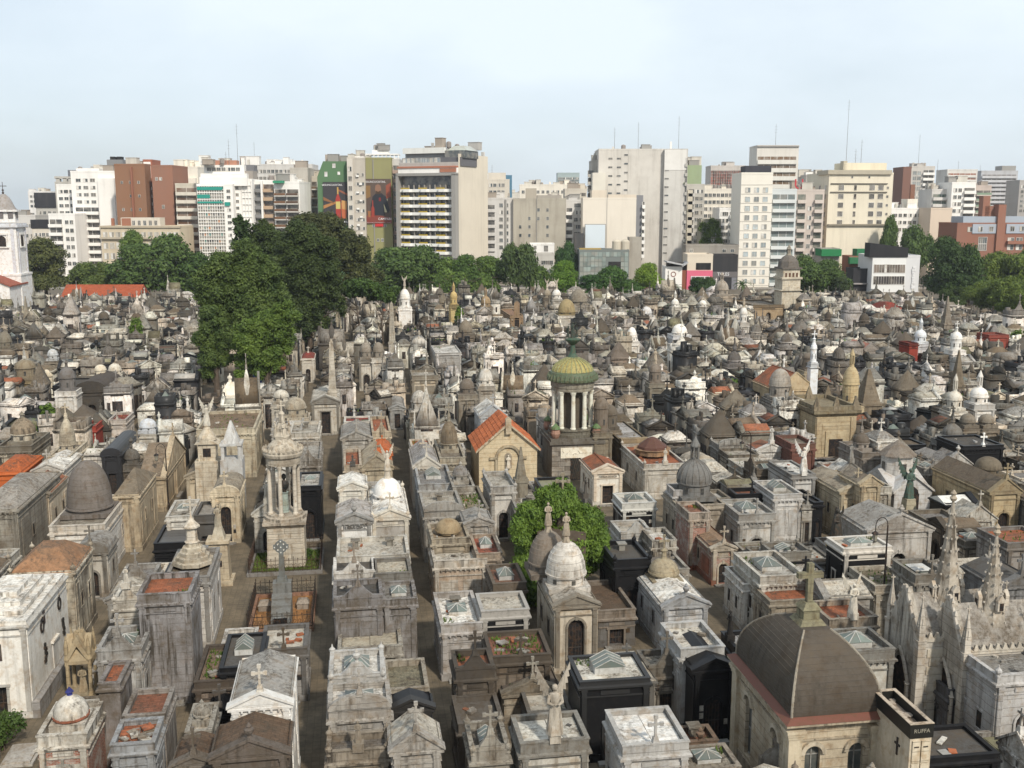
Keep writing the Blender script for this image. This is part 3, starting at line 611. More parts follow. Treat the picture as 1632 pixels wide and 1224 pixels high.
# row right of the second alley
T(703, 768, 995, 944, 1083, 'mausoleum with rounded white front and brown boxed skylight', 'flat', (.38, .36, .34), W, dirt=.45, sky=1, orn='none', vents=1, deckkey='stone')
T(768, 843, 970, 942, 4.2, 'black pedimented mausoleum with bare cream concrete roof', 'flat', K, CM, key='marble', wkey='marble', orn='none', trim=(.3, .28, .25), deckkey='stone')
T(692, 776, 893, 862, 965, 'pale pink stucco mausoleum with peeling wall and white rimmed roof', 'flat', (.46, .37, .29), (.6, .57, .5), dirt=.5, vents=1, orn='none', door='none', trim=(.5, .46, .4), deckkey='stone')
T(727, 788, 1067, 1036, 4.4, 'sooty mausoleum with small square terracotta deck and pointed gable', 'scroll', (.14, .12, .10), TR, dirt=.8, door='none')
T(731, 802, 1152, 1108, 3.0, 'low mausoleum with sloping charcoal concrete roof by the second alley', 'flat', (.17, .15, .13), (.12, .11, .10), dirt=.7, orn='none', deckkey='stone')
T(783, 878, 1042, 1003, 3.6, 'derelict mausoleum with red tiles rubble and weeds on its roof', 'flat', (.17, .14, .11), (.26, .11, .07), dirt=.75, weed=160, rubble=9, orn='cross', win=0)
T(803, 893, 1100, 1052, 1150, 'stone mausoleum with classical pediment fluted pilasters and dark vaulted roof', 'pediment', (.32, .28, .22), (.12, .10, .085), dirt=.55, oc=(.28, .26, .22), weed=60)
T(752, 812, 1196, 1150, 4.2, 'weathered mausoleum with cross and glazed stone roof beside the lower alley', 'scroll', (.3, .28, .24), (.22, .2, .17), sky=1, dirt=.6, urn=1)
T(830, 938, 1182, 1138, 4.6, 'white slab roofed mausoleum carrying a winged angel', 'slabs', (.5, .48, .43), (.56, .54, .48), dirt=.4, orn='angel', statue=2.3, oc=(.42, .38, .32), lod=2)
T(884, 953, 962, 908, 1072, 'tall cream chapel with banded white dome and glazed arched doorway', 'pediment', (.52, .46, .37), (.4, .37, .32), dirt=.35, orn='none', steps=2, door='arch', dh=3.4)
T(953, 1012, 973, 926, 1030, 'slate grey gabled mausoleum with brown flat roof behind the chapel', 'flat', (.13, .125, .12), BN, dirt=.5, orn='none', trim=(.2, .17, .14), door='rect')
T(926, 1036, 1076, 1036, 1212, 'tall black granite mausoleum with white roof and glass pyramid skylight', 'flat', K, (.6, .58, .52), key='marble', sky=2, trim=(.03, .03, .03), orn='none', win=0, deckkey='stone')
T(1034, 1091, 1064, 1036, 1146, 'weathered stone mausoleum with baroque scrolled crest', 'scroll', (.36, .33, .28), (.45, .42, .36), dirt=.55, door='rect')
T(1056, 1128, 962, 906, 1040, 'blue white temple mausoleum with shallow pediment and shadowed arch', 'pediment', (.50, .51, .52), W, dirt=.4, orn='urn', door='wide')
T(1085, 1154, 1033, 992, 4.6, 'white mausoleum with coffered white roof next to the black granite gable', 'flat', (.42, .42, .41), (.62, .59, .52), dirt=.3, orn='none', deckkey='stone')
T(1106, 1172, 1062, 1014, 1180, 'black granite gabled mausoleum in front of the big brown dome', 'pediment', K, K, key='marble', orn='none', win=0)
T(994, 1098, 1186, 1130, 5.2, 'bright white slabbed mausoleum with leaded glass skylight statue and cross', 'slabs', (.5, .49, .47), (.74, .73, .70), dirt=.3, orn='cross')
T(1098, 1180, 1216, 1180, 4.2, 'mausoleum with brown glazed skylight beside the white slabbed one', 'flat', (.32, .28, .23), (.3, .27, .22), sky=1, dirt=.6, orn='none')
T(1090, 1144, 1178, 1154, 3.2, 'low mausoleum with rusty corroded roof and metal chimney', 'flat', (.3, .2, .14), (.22, .09, .05), dirt=.7, orn='urn', vents=1)
# right hand foreground
T(1345, 1426, 1037, 1003, 5.0, 'white banded mausoleum with green glass hipped skylight beside the gothic chapels', 'flat', (.5, .49, .45), (.34, .33, .3), sky=2, dirt=.5, orn='none')
T(1322, 1398, 986, 957, 4.6, 'mausoleum with terracotta roof and praying white angel', 'flat', (.3, .26, .21), TR, dirt=.65, orn='angel', statue=1.7, oc=(.62, .58, .5), win=0)
T(1396, 1459, 930, 900, 1018, 'cream coursed stone mausoleum with tall black doorway and wreath', 'flat', (.4, .37, .31), (.22, .19, .13), dirt=.55, orn='none', door='rect', weed=40)
T(1460, 1512, 916, 892, 5.2, 'pale mausoleum with dusty glass skylight left of the tall spires', 'flat', (.36, .34, .3), GY, sky=1, dirt=.6)
T(1212, 1282, 918, 880, 4.3, 'white mausoleum with green glazed box skylight above a terracotta ledge', 'flat', (.5, .48, .43), (.42, .4, .36), sky=2, dirt=.5, orn='none')
T(1228, 1312, 950, 926, 3.7, 'mausoleum with bright terracotta deck under the green skylight', 'flat', (.32, .28, .22), TR, dirt=.6, orn='none')
T(1345, 1421, 867, 849, 5.2, 'black granite mausoleum with streaked white top and glass pyramid', 'flat', K, CM, key='marble', sky=1, trim=(.5, .46, .4), orn='none', deckkey='stone', dirt=.6)
T(1339, 1392, 781, 750, 858, 'cream mausoleum with pediment and black arched doorway beside a green bronze figure', 'pediment', (.5, .43, .31), (.3, .26, .2), dirt=.45, sky=0, orn='cross', dh=3.2)
T(1234, 1279, 786, 764, 866, 'tall plain white walled mausoleum with small glazed lantern', 'flat', (.56, .55, .53), CM, dirt=.35, sky=2, orn='none', door='none', win=0)
T(1279, 1296, 800, 786, 866, 'narrow mausoleum with white burial niches beside a black granite slab', 'flat', (.42, .4, .36), CM, dirt=.5, orn='cross', door='rect')
T(1297, 1312, 796, 776, 866, 'narrow polished black granite mausoleum next to burial niches', 'flat', K, K, key='marble', orn='none', win=0)
T(1372, 1404, 770, 752, 5.2, 'gothic gabled cream mausoleum with traceried window', 'gable', (.46, .38, .26), ST, dirt=.5, orn='none', door='arch')
T(1385, 1486, 842, 812, 4.4, 'columned mausoleum with grey roof slabs behind the left spire', 'pediment', (.42, .40, .37), GY, dirt=.55, orn='urn', sky=0)
T(1512, 1578, 1098, 1050, 3.4, 'low dark mausoleum with glass roof tucked beside the gothic chapels', 'flat', (.16, .16, .17), GY, sky=1, orn='none', dirt=.6)
T(1590, 1690, 1070, 1020, 5.8, 'grey white chapel with arched bronze door at the right edge', 'flat', (.46, .45, .44), GY, dirt=.35, orn='urn', urn=1, dh=3.6)
T(1482, 1592, 1196, 1150, 4.2, 'black granite mausoleum with stepped black gable in the bottom right corner', 'flat', K, DK, key='marble', orn='none', rubble=3, deckkey='stone')
T(1594, 1660, 930, 896, 5.4, 'dark slate topped mausoleum behind the right hand spire', 'pediment', (.2, .2, .2), DK, dirt=.6)
T(1578, 1626, 782, 742, 862, 'ochre gothic mausoleum with rose window and brown vaulted roof', 'gable', (.46, .37, .23), (.14, .11, .08), dirt=.35, orn='cross', door='arch')
T(1606, 1680, 862, 838, 4.6, 'grey walled mausoleum with terracotta deck at the right edge', 'flat', (.3, .28, .26), TR, dirt=.6, orn='none', weed=30)
T(1135, 1171, 872, 812, 932, 'brick sided mausoleum with twin column portico and small pediment', 'pediment', (.30, .12, .075), (.3, .2, .13), wkey='brick', dirt=.6, orn='cross', trim=(.42, .37, .3))
T(1098, 1132, 818, 800, 4.6, 'peeling brick mausoleum with red patched wall behind the column portico', 'flat', BR, (.3, .14, .09), wkey='brick', dirt=.7, orn='none', win=0, trim=(.36, .31, .26), door='none')
T(1185, 1240, 928, 900, 1002, 'white mausoleum with square black window holes and rusty roof frame', 'flat', (.56, .54, .5), (.26, .12, .07), dirt=.45, orn='none', sky=1)
T(1178, 1236, 820, 796, 4.0, 'low white roofed mausoleum with grey glazed roof box', 'flat', (.5, .49, .46), (.6, .58, .54), sky=2, dirt=.4, orn='cross')
T(1040, 1078, 862, 842, 4.4, 'mausoleum with mottled black and white wall and white rimmed roof', 'flat', (.36, .34, .3), W, dirt=1.0, orn='none', door='none')
T(990, 1040, 850, 830, 4.2, 'small pale roofed mausoleum with stepped white parapet', 'scroll', (.5, .49, .46), CM, dirt=.35, orn='none', door='none', deckkey='stone')
T(979, 1037, 892, 862, 4.4, 'black granite mausoleum with dark roof slab and twin black urns', 'flat', K, DK, key='marble', orn='none', urn=1, vents=1, deckkey='stone')
T(1036, 1098, 906, 876, 3.6, 'low mausoleum with plain grey deck and two small stone crosses', 'flat', (.38, .36, .32), (.2, .19, .18), dirt=.6, deckkey='stone')
T(992, 1046, 802, 786, 858, 'black sided mausoleum with white roof and glazed stone lantern', 'flat', K, (.55, .53, .48), key='marble', sky=2, orn='none', trim=(.45, .44, .4), deckkey='stone')
T(945, 992, 750, 729, 805, 'little battered white tomb with terracotta gable roof and lettering', 'pediment', (.66, .63, .56), TR, dirt=.15, orn='none', words='FAMILIA DE RIZZI', door='rect', trim=(.6, .52, .42), win=1)
T(1027, 1094, 738, 706, 795, 'big white cube shaped mausoleum with rusty octagonal roof', 'flat', (.60, .57, .51), TR, dirt=.45, orn='statue', statue=1.2, oc=O, door='none', urn=1)
T(987, 1031, 696, 668, 756, 'brown greek temple mausoleum with columned porch and pale flat roof', 'flat', (.22, .17, .10), (.38, .37, .36), dirt=.5, orn='none', deckkey='stone')
T(1082, 1156, 800, 778, 4.3, 'mausoleum with scale tiled grey dome on a white drum', 'flat', (.36, .32, .26), (.2, .17, .13), dirt=.6, orn='none', weed=30)
T(1074, 1094, 782, 772, 872, 'tall narrow grey columbarium with stacked burial niches', 'flat', (.38, .37, .36), GY, dirt=.35, orn='none', door='arch', win=0)
T(1262, 1300, 752, 730, 5.0, 'black and white mausoleum with large winged angel standing on it', 'flat', (.5, .49, .47), W, dirt=.3, orn='angel', statue=2.1, oc=(.72, .70, .66))
T(1262, 1300, 708, 694, 4.8, 'dull red rendered mausoleum behind the winged angel', 'flat', (.15, .065, .05), ST, dirt=.4, orn='none')
T(1536, 1600, 706, 690, 5.4, 'big black granite mausoleum in the right middle distance', 'flat', K, DK, key='marble', orn='cross', oc=W)
T(1375, 1408, 722, 704, 4.8, 'mausoleum with small brown bell shaped dome and pale drum', 'dome', (.3, .27, .24), ST, dirt=.5, dcol=(.12, .1, .08))
T(1398, 1432, 700, 690, 5.8, 'white box mausoleum beside the cream tower block', 'hip', (.6, .58, .53), GY, dirt=.3)
# left middle ground
T(78, 166, 838, 790, 925, 'white mausoleum crowned by a huge pointed grey stone dome', 'flat', (.66, .64, .6), (.3, .27, .22), dirt=.35, orn='none', door='none', win=1, trim=(.5, .46, .4), urn=0)
T(181, 221, 788, 752, 880, 'carved cream mausoleum with steep stone pyramid roof', 'pyramid', (.42, .35, .25), (.20, .165, .12), dirt=.5, orn='none', door='none')
T(222, 262, 760, 716, 816, 'cream mausoleum with tall arched bronze door facing the left alley', 'pediment', (.44, .36, .25), (.22, .17, .12), face='R', dirt=.5, dh=3.2)
T(13, 76, 787, 758, 876, 'ivory mausoleum with tall gable and long dark door', 'pediment', (.52, .45, .35), TR, dirt=.35, orn='urn', door='rect', dh=2.8)
T(-45, 28, 812, 752, 5.6, 'grey columned mausoleum with striped roof light cut by the left edge', 'hip', (.28, .26, .22), (.3, .28, .25), dirt=.6, orn='none')
T(-14, 34, 752, 726, 4.2, 'small mausoleum rendered in bright orange', 'hip', OR, OR, dirt=.1, orn='none', door='none', trim=OR, win=0)
T(52, 100, 748, 722, 4.3, 'plain white gabled mausoleum in front of the orange one', 'pediment', (.6, .57, .52), W, dirt=.3)
T(161, 192, 722, 692, 795, 'black granite mausoleum shaped like a tall rounded slab', 'barrel', (.03, .03, .032), (.035, .035, .035), key='marble', orn='none', win=0, door='rect')
T(76, 112, 728, 704, 4.4, 'mausoleum with ribbed beige dome and small cross in the left rows', 'dome', (.5, .44, .34), ST, dirt=.5, dcol=(.44, .39, .3), dome_h=2.4)
T(-6, 50, 712, 690, 4.0, 'mausoleum with low round stone dome at the left edge', 'dome', (.46, .42, .34), ST, dirt=.6, dcol=(.26, .21, .15), dome_h=1.5, orn='none')
T(313, 405, 684, 655, 762, 'massive cream mausoleum with weed grown flat roof near the tall trees', 'flat', (.46, .41, .31), (.24, .17, .11), dirt=.45, orn='none', weed=50, door='none')
T(296, 346, 757, 730, 810, 'cream mausoleum with small side porch and dark triangular vent', 'pediment', (.50, .43, .32), ST, dirt=.45)
T(336, 380, 786, 762, 866, 'cream mausoleum with pointed black doorway and domed cement roof', 'barrel', (.56, .48, .35), (.3, .26, .2), dirt=.4, dh=3.2)
T(264, 304, 818, 792, 3.8, 'white mausoleum with arched skylight frame in the left rows', 'flat', (.6, .58, .53), CM, sky=1, dirt=.35, orn='none')
T(310, 340, 822, 800, 3.4, 'low charcoal tomb with pale slab between white mausoleums', 'slabs', DK, (.3, .28, .25), key='stone', orn='none', dirt=.4)
T(245, 300, 866, 836, 2.6, 'low black tomb enclosure with slab behind the stepped roof', 'slabs', K, DK, key='marble', orn='none', win=0)
T(262, 332, 918, 872, 4.9, 'white walled mausoleum with stepped octagonal stone roof and turret', 'flat', (.56, .54, .51), ST, dirt=.4, orn='none', win=1)
T(118, 170, 878, 856, 3.6, 'small ivory mausoleum with curved grey hood beside the large dome', 'barrel', (.44, .41, .36), GY, dirt=.5)
T(432, 480, 684, 664, 4.8, 'white mausoleum with black cross by the first alley', 'flat', (.56, .54, .5), W, dirt=.35, oc=K)
T(478, 512, 862, 0, 866, 'glossy black rounded mausoleum behind the column rotunda', 'flat', K, DK, key='marble', orn='none', win=0) if 0 else None
T(474, 511, 770, 748, 860, 'glossy black mausoleum with pale patterned roof behind the column rotunda', 'flat', K, (.5, .48, .44), key='marble', orn='none', win=0, sky=1)
T(470, 510, 735, 705, 4.7, 'mausoleum with soot black wall and tall stone cross', 'scroll', (.3, .28, .25), (.4, .38, .34), dirt=.9)
T(462, 508, 690, 672, 4.8, 'mausoleum with boxed cream roof light right of the white dome', 'flat', (.52, .49, .43), CM, dirt=.4, orn='none', vents=1)
T(496, 540, 640, 620, 693, 'cream columned mausoleum closing the first alley', 'pediment', (.5, .47, .41), O, dirt=.35, orn='none', dh=2.9, door='rect')
T(621, 645, 650, 632, 684, 'grey mausoleum with tall black doorway closing the second alley', 'pediment', (.3, .3, .29), GY, dirt=.4, orn='none', door='rect', dh=2.9)
T(657, 698, 599, 590, 648, 'tall cream block shaped mausoleum beyond the second alley', 'flat', (.56, .5, .4), CM, dirt=.35, orn='none', door='none')
T(658, 690, 716, 696, 4.6, 'mausoleum with orange terrace and small cross by the second alley', 'flat', (.5, .45, .37), OR, dirt=.4)
T(660, 700, 742, 712, 4.4, 'pale mausoleum with grey cement gable beside the second alley', 'gable', (.52, .49, .43), (.36, .35, .34), dirt=.4, orn='cross')
T(702, 742, 730, 700, 4.4, 'mausoleum with conical banded brown dome and cross', 'dome', (.42, .38, .3), ST, dirt=.6, dcol=(.2, .16, .11), dome_h=2.2)
T(668, 722, 772, 742, 4.2, 'mausoleum with slate grey tiled top and glazed box skylight', 'flat', (.36, .37, .37), (.3, .3, .3), sky=2, dirt=.5, orn='none')
T(722, 756, 776, 752, 4.4, 'mausoleum with rough grey rubble dome left of the orange roofed chapel', 'dome', (.36, .34, .3), GY, dirt=.7, dcol=(.24, .23, .22), orn='none')
T(676, 738, 814, 784, 4.2, 'white edged mausoleum with brown box vent and rounded parapet', 'arch', (.5, .48, .44), CM, vents=1, dirt=.45, orn='none')
T(738, 778, 812, 776, 4.0, 'mausoleum overgrown with green weeds on a cream deck', 'flat', (.46, .42, .34), (.3, .25, .17), dirt=.6, weed=170, orn='none')
T(742, 785, 832, 812, 4.4, 'small grey pedimented mausoleum with cross left of the ivy tree', 'pediment', (.42, .40, .37), GY, dirt=.5)
T(688, 748, 856, 832, 4.3, 'mausoleum with brown walled roof terrace and small tan dome', 'flat', (.4, .35, .27), (.35, .27, .18), dirt=.6, orn='none')
T(760, 800, 880, 850, 3.8, 'mausoleum with red deck and grey glass tent skylight', 'flat', (.34, .28, .22), (.32, .1, .06), sky=2, dirt=.6, orn='none')
T(786, 838, 930, 900, 3.6, 'brown mausoleum with white barred glass skylight beside the ivy tree', 'flat', (.24, .2, .16), (.25, .12, .08), sky=2, dirt=.6, orn='none')
T(760, 808, 520+250, 756, 4.0, 'narrow pale mausoleum at the foot of the orange roofed chapel', 'flat', (.52, .48, .4), CM, dirt=.4) if 0 else None
T(782, 822, 776, 752, 860, 'white mausoleum with balustraded top before the orange roofed chapel', 'flat', (.6, .58, .54), CM, dirt=.4, urn=1, orn='none')
T(765, 806, 662, 648, 4.6, 'bluish white mausoleum with stepped white roof behind the orange chapel', 'gable', (.6, .62, .64), W, dirt=.15)
T(1238, 1300, 620, 604, 4.6, 'ochre mausoleum with terracotta gabled roof in the middle distance', 'gable', (.5, .4, .26), TR, dirt=.3, orn='none')
T(694, 735, 560, 548, 5.0, 'wide low grey mausoleum with long white roof', 'flat', (.38, .37, .35), W, dirt=.3, orn='none', lod=1)
T(576, 606, 583, 574, 600, 'small white mausoleum with red hipped roof beyond the central block', 'hip', (.6, .58, .52), RD, dirt=.2, orn='none', lod=1, door='none')
T(480, 500, 571, 562, 4.0, 'small mausoleum with bright red hipped roof and cross right of the tall trees', 'hip', O, RD, dirt=.15, lod=1)
T(136, 152, 680, 670, 4.0, 'small vivid red mausoleum with white cross in the left rows', 'flat', RD, GY, dirt=.15, oc=W, lod=1, win=0)
T(172, 200, 668, 656, 4.0, 'white mausoleum with red upper terrace in the left rows', 'flat', (.55, .5, .45), RD, dirt=.3, lod=1)
T(84, 130, 612, 600, 4.2, 'black mausoleum with white cylindrical turret on the left', 'flat', K, DK, key='marble', orn='none', lod=1)
T(120, 170, 622, 604, 4.4, 'mausoleum with large dark arched roof on the left', 'barrel', (.06, .055, .05), (.07, .06, .055), orn='none', lod=1)
T(1577, 1608, 533, 529, 5.0, 'flat roofed brick red mausoleum near the right hand park trees', 'flat', (.3, .07, .05), (.25, .06, .04), dirt=.2, orn='none', lod=1, win=0)
T(1378, 1400, 556, 548, 4.0, 'pink roofed mausoleum in the right middle distance', 'gable', (.5, .45, .4), (.45, .2, .15), dirt=.2, lod=1, orn='none')
T(1410, 1440, 492, 487, 4.2, 'mausoleum with long bright red roof near the far wall', 'hip', (.5, .3, .24), RD, dirt=.1, lod=1, orn='none')
T(1450, 1464, 545, 541, 5.5, 'narrow red painted mausoleum in the right middle distance', 'flat', RD, RD, dirt=.15, lod=1, orn='none', win=0)
T(813, 834, 502, 492, 522, 'ochre brown mausoleum with great dark arched opening', 'flat', (.3, .21, .13), (.35, .2, .12), dirt=.3, orn='none', lod=1, dh=6)
T(1200, 1250, 486, 478, 512, 'ochre rounded mausoleum left of the far bell tower', 'flat', (.4, .3, .19), ST, dirt=.3, orn='none', lod=1)

for (px, row, sz, lb) in ((6, 1196, 1.3, 'dark green clipped shrub in the bottom left corner'), (487, 890, .5, 'small yellow green shrub in the railed garden')):
    x, y = un(px, row, 0); LATER = globals().setdefault('LATER', []); LATER.append((x, y, sz, lb))
(x, y) = un(36, 1206, 0); g = G(); g.box(0, 0, 0, 1.6, 2.2, .14); g.box(0, 0, .14, 1.3, 1.9, .1); o = add_mesh('grave_slab', g, 'stone', (.45, .43, .40, .4)); o.location = (x, y, 0); o.rotation_euler = (0, 0, GR); tag(o, 'pale low stone slab on the paving beside the corner shrub', 'grave slab'); LOOKS.append((x, y, 2.2, 2.6))
# ---------------------------------------------------------------- special monuments
def addp(root, name, key, col, g, dirt=.5): return add_mesh(name, g, key, (*col[:3], dirt), root)
def find(s):
    for o in C.objects:
        if o.get('label', '').startswith(s): return o
    raise KeyError(s)
def hh(s): return next(q for q in HERO if q[0].startswith(s))
def scale_at(x, y, z): return F / proj(x, y, z)[2]
def put_dome(label, R0, H0, dr, col, base=True, dirt=.4, tip='cross', ribs=0, bands=0, n=24, dx=0, dy=0, z=None, prof=DOME, sc2=1, flat4=False):
    root = find(label); q = hh(label); h = (q[5] if z is None else z)
    if base: g = G(); g.box(dx, dy, h - .2, R0 * 2.15, R0 * 2.15, .35); addp(root, 'dome_base', 'stone', tuple(c * .9 for c in col), g, .6); h += .15
    if dr:
        g = G(); g.lathe([(R0 * .94, 0), (R0 * .94, dr), (R0 * 1.06, dr + .05), (R0 * 1.06, dr + .16)], n, dx, dy, h); d_ = addp(root, 'drum', 'stone', col, g, dirt); h += dr + .15
        for i in range(6):
            a = math.pi / 3 * i + .75; g = G(); g.box(dx + R0 * .94 * math.cos(a), dy + R0 * .94 * math.sin(a), h - .15 - dr * .75, .06, R0 * .2, min(.6, dr * .55), a); addp(d_, 'pane', 'glass', (.03, .03, .03), g)
    g = G(); pr = dome_prof(R0, H0, prof)
    if bands:
        p2 = []
        for (a, b), (c, d) in zip(pr, pr[1:]): p2 += [(a, b), (c * 1.0 + (a - c) * .25, d - .01)]
        pr = p2 + [pr[-1]]
    g.smooth = not bands; g.lathe(pr, n, dx, dy, h); dm = addp(root, 'dome', 'stone', col, g, dirt)
    if ribs:
        g = G()
        for i in range(ribs):
            a = 2 * math.pi * i / ribs; g.path([((r + .02) * math.cos(a) + dx, (r + .02) * math.sin(a) + dy, h + z_) for r, z_ in dome_prof(R0, H0, prof)], .045 * sc2, 4)
        addp(dm, 'rib', 'stone', col, g, dirt)
    h += H0
    if tip == 'cross': g = G(); g.lathe([(.3, -.1), (.2, .1), (.16, .5), (.26, .6), (.08, .75)], 8, dx, dy, h - .05); g.cross(dx, dy, h + .6, .9, .1); addp(root, 'cross', 'stone', tuple(c * .9 for c in col), g, dirt)
    elif tip == 'lantern':
        g = G(); r = R0 * .27; g.lathe([(r * 1.2, -.1), (r, .05), (r, .2)], 10, dx, dy, h)
        for i in range(6): a = i * math.pi / 3; g.box(dx + r * .85 * math.cos(a), dy + r * .85 * math.sin(a), h + .2, .12, .12, 1.0, a)
        g.lathe([(r * 1.15, 1.2), (r * 1.15, 1.3), (r * .95, 1.45), (r * .5, 1.75), (.05, 2.0)], 10, dx, dy, h); addp(root, 'lantern', 'stone', tuple(c * .95 for c in col), g, dirt)
    elif tip == 'angel': g = G(); g.lathe([(.35, -.1), (.25, .1), (.2, .5), (.3, .6), (.3, .65)], 8, dx, dy, h); figure(g, dx, dy, h + .6, 1.6, True, True); addp(root, 'statue', 'plain', (.55, .5, .42), g, .4)
    elif tip == 'statue': g = G(); g.lathe([(.3, -.1), (.22, .1), (.18, .3), (.26, .4)], 8, dx, dy, h); figure(g, dx, dy, h + .35, 1.5, False, False); addp(root, 'statue', 'plain', (.42, .36, .28), g, .6)
    return h
q = hh('white mausoleum crowned'); put_dome('white mausoleum crowned', q[3] * .43, 3.6, .15, (.17, .15, .135), dirt=.45, tip='none', prof=[(1, 0), (.99, .15), (.96, .32), (.9, .48), (.81, .63), (.69, .76), (.54, .86), (.38, .93), (.2, .98), (.04, 1)])
put_dome('tall cream chapel with banded', 1.25, 2.0, .5, (.60, .57, .52), bands=1, dirt=.45, tip='statue', dy=.2, z=hh('tall cream chapel')[5] + .1)
put_dome('tall cream chapel with banded', 1.25, 2.0, .35, (.20, .17, .14), bands=1, dirt=.4, tip='statue', dx=-.75, dy=2.3, z=hh('tall cream chapel')[5] + .3)
put_dome('mausoleum with scale tiled', 1.38, 1.75, .9, (.17, .17, .165), tip='lantern', ribs=16, dirt=.4, prof=BULB)
put_dome('mausoleum with smooth bright white dome', 1.15, 1.35, .2, (.76, .75, .72), tip='angel', dirt=.12, dy=.5)
put_dome('blue white temple', 1.0, .9, .2, (.34, .29, .2), tip='cross', dirt=.5, dy=1.4)
q = hh('mausoleum with brown walled roof'); put_dome('mausoleum with brown walled roof', .95, .8, .1, (.3, .23, .14), tip='none', dy=0, base=False, z=q[5] - .2)
q = hh('white walled mausoleum with stepped')
root = find('white walled mausoleum with stepped'); g = G(); z = q[5] - .1; rr = min(q[3], q[4]) * .5
for i in range(5): g.lathe([(rr * (1 - .17 * i), 0), (rr * (1 - .17 * i), .24), (rr * (.94 - .17 * i), .3)], 8, 0, 0, z, R(22.5)); z += .29
addp(root, 'stepped_roof', 'stone', (.50, .45, .36), g, .6); g = G(); g.lathe([(.5, 0), (.38, .1), (.34, .9), (.55, 1.0), (.55, 1.1), (.3, 1.35), (.12, 1.6), (.05, 1.8)], 8, 0, 0, z); g.cross(0, 0, z + 1.7, 1.2, .1); addp(root, 'turret', 'stone', (.55, .5, .42), g, .4)
# rusty drum on the white cube
q = hh('big white cube'); root = find('big white cube'); g = G(); g.lathe([(1.75, 0), (1.75, .5), (1.9, .55)], 12, 0, .2, q[5] - .1); addp(root, 'drum', 'stone', (.36, .22, .12), g, .7)
g = G(); g.lathe([(1.55, .0), (1.5, .25), (.5, 1.0), (.1, 1.15)], 8, 0, .2, q[5] + .45); addp(root, 'roof', 'metal', (.085, .038, .028), g, .5)
# brown temple porch columns
q = hh('brown greek temple'); root = find('brown greek temple'); g = G()
for i in range(4): g.lathe([(.24, 0), (.2, .1), (.17, q[5] - .7), (.26, q[5] - .6)], 10, (i - 1.5) * q[3] * .28, -q[4] / 2 - .45, 0)
addp(root, 'column', 'stone', (.38, .29, .17), g, .3); g = G(); g.box(0, -q[4] / 2 - .37, q[5] - .6, q[3], .7, .55, bottom=True); addp(root, 'entablature', 'stone', (.3, .23, .14), g, .5)
# --- columbarium fronts
def niches(label, nx, ny, z0, z1, col, sub='handle'):
    root = find(label); q = hh(label); w, d = q[3], q[4]
    for i in range(nx):
        for j in range(ny):
            g = G(); ww, wh = (w - .14) / nx, (z1 - z0) / ny; x = -w / 2 + .07 + ww * (i + .5); z = z0 + wh * j
            g.box(x, -d / 2 - .03, z + .03, ww - .06, .06, wh - .06); o = addp(root, 'niche_panel', 'stone', col, g, .25)
            g = G(); g.box(x, -d / 2 - .075, z + wh * .7, .2, .03, .05, bottom=True); addp(o, 'handle', 'metal', (.06, .05, .04), g)
niches('tall narrow grey columbarium', 1, 3, hh('tall narrow grey')[5] - 3.0, hh('tall narrow grey')[5] - .5, (.52, .5, .46))
niches('narrow mausoleum with white burial', 1, 4, 2.6, hh('narrow mausoleum with white burial')[5] - .5, (.6, .58, .52))
# --- cream columbarium lettered RUFFA
(x, y), w, d, h = place(1452, 1486, 1158, 1104, 6.4)
root = thing('columbarium', 'cream burial niche block with black parapet band lettered RUFFA', 'mausoleum', (x, y, 0), GR)
g = G(); g.box(0, 0, 0, w, d, h - .5); addp(root, 'wall', 'stone', (.56, .49, .38), g, .2)
g = G(); g.ring(0, 0, h - .497, w + .1, d + .1, .16, .62); addp(root, 'parapet', 'marble', (.018, .018, .016), g)
g = G(); g.ring(0, 0, h + .127, w + .12, d + .12, .18, .03); addp(root, 'coping', 'stone', (.5, .42, .33), g)
g = G(); g.box(0, 0, h - .495, w - .3, d - .3, .22); addp(root, 'roof_deck', 'stone', (.33, .27, .22), g, .8)
for i in range(14):
    g = G(); g.box(rnd.uniform(-.3, .3) * w, rnd.uniform(-.4, .4) * d, h - .27 + .01 * i * .3, rnd.uniform(.15, .4), rnd.uniform(.1, .3), .05, rnd.uniform(0, 3), True); addp(root, 'rubble_stone', 'stone', (.42, .36, .3), g, .5)
HERO.append(('cream burial', x, y, w, d, h)); LOOKS.append((x, y, w, d)); niches('cream burial', 2, 5, .6, h - .6, (.60, .53, .41))
text('RUFFA', .25, (0, -d / 2 - .055, h - .18), (math.pi / 2, 0, 0), root, (.26, .24, .19), depth=.005)
g = G(); g.cross(-w / 2 - .03, -d * .28, h - 1.6, .75, .06, trefoil=False); g2 = G()
g2.box(-w / 2 - .03, -d * .2, h - 1.75, .05, .09, .8, bottom=True); g2.box(-w / 2 - .03, -d * .2, h - 1.3, .045, .4, .09, bottom=True); addp(root, 'cross', 'metal', (.02, .02, .02), g2)
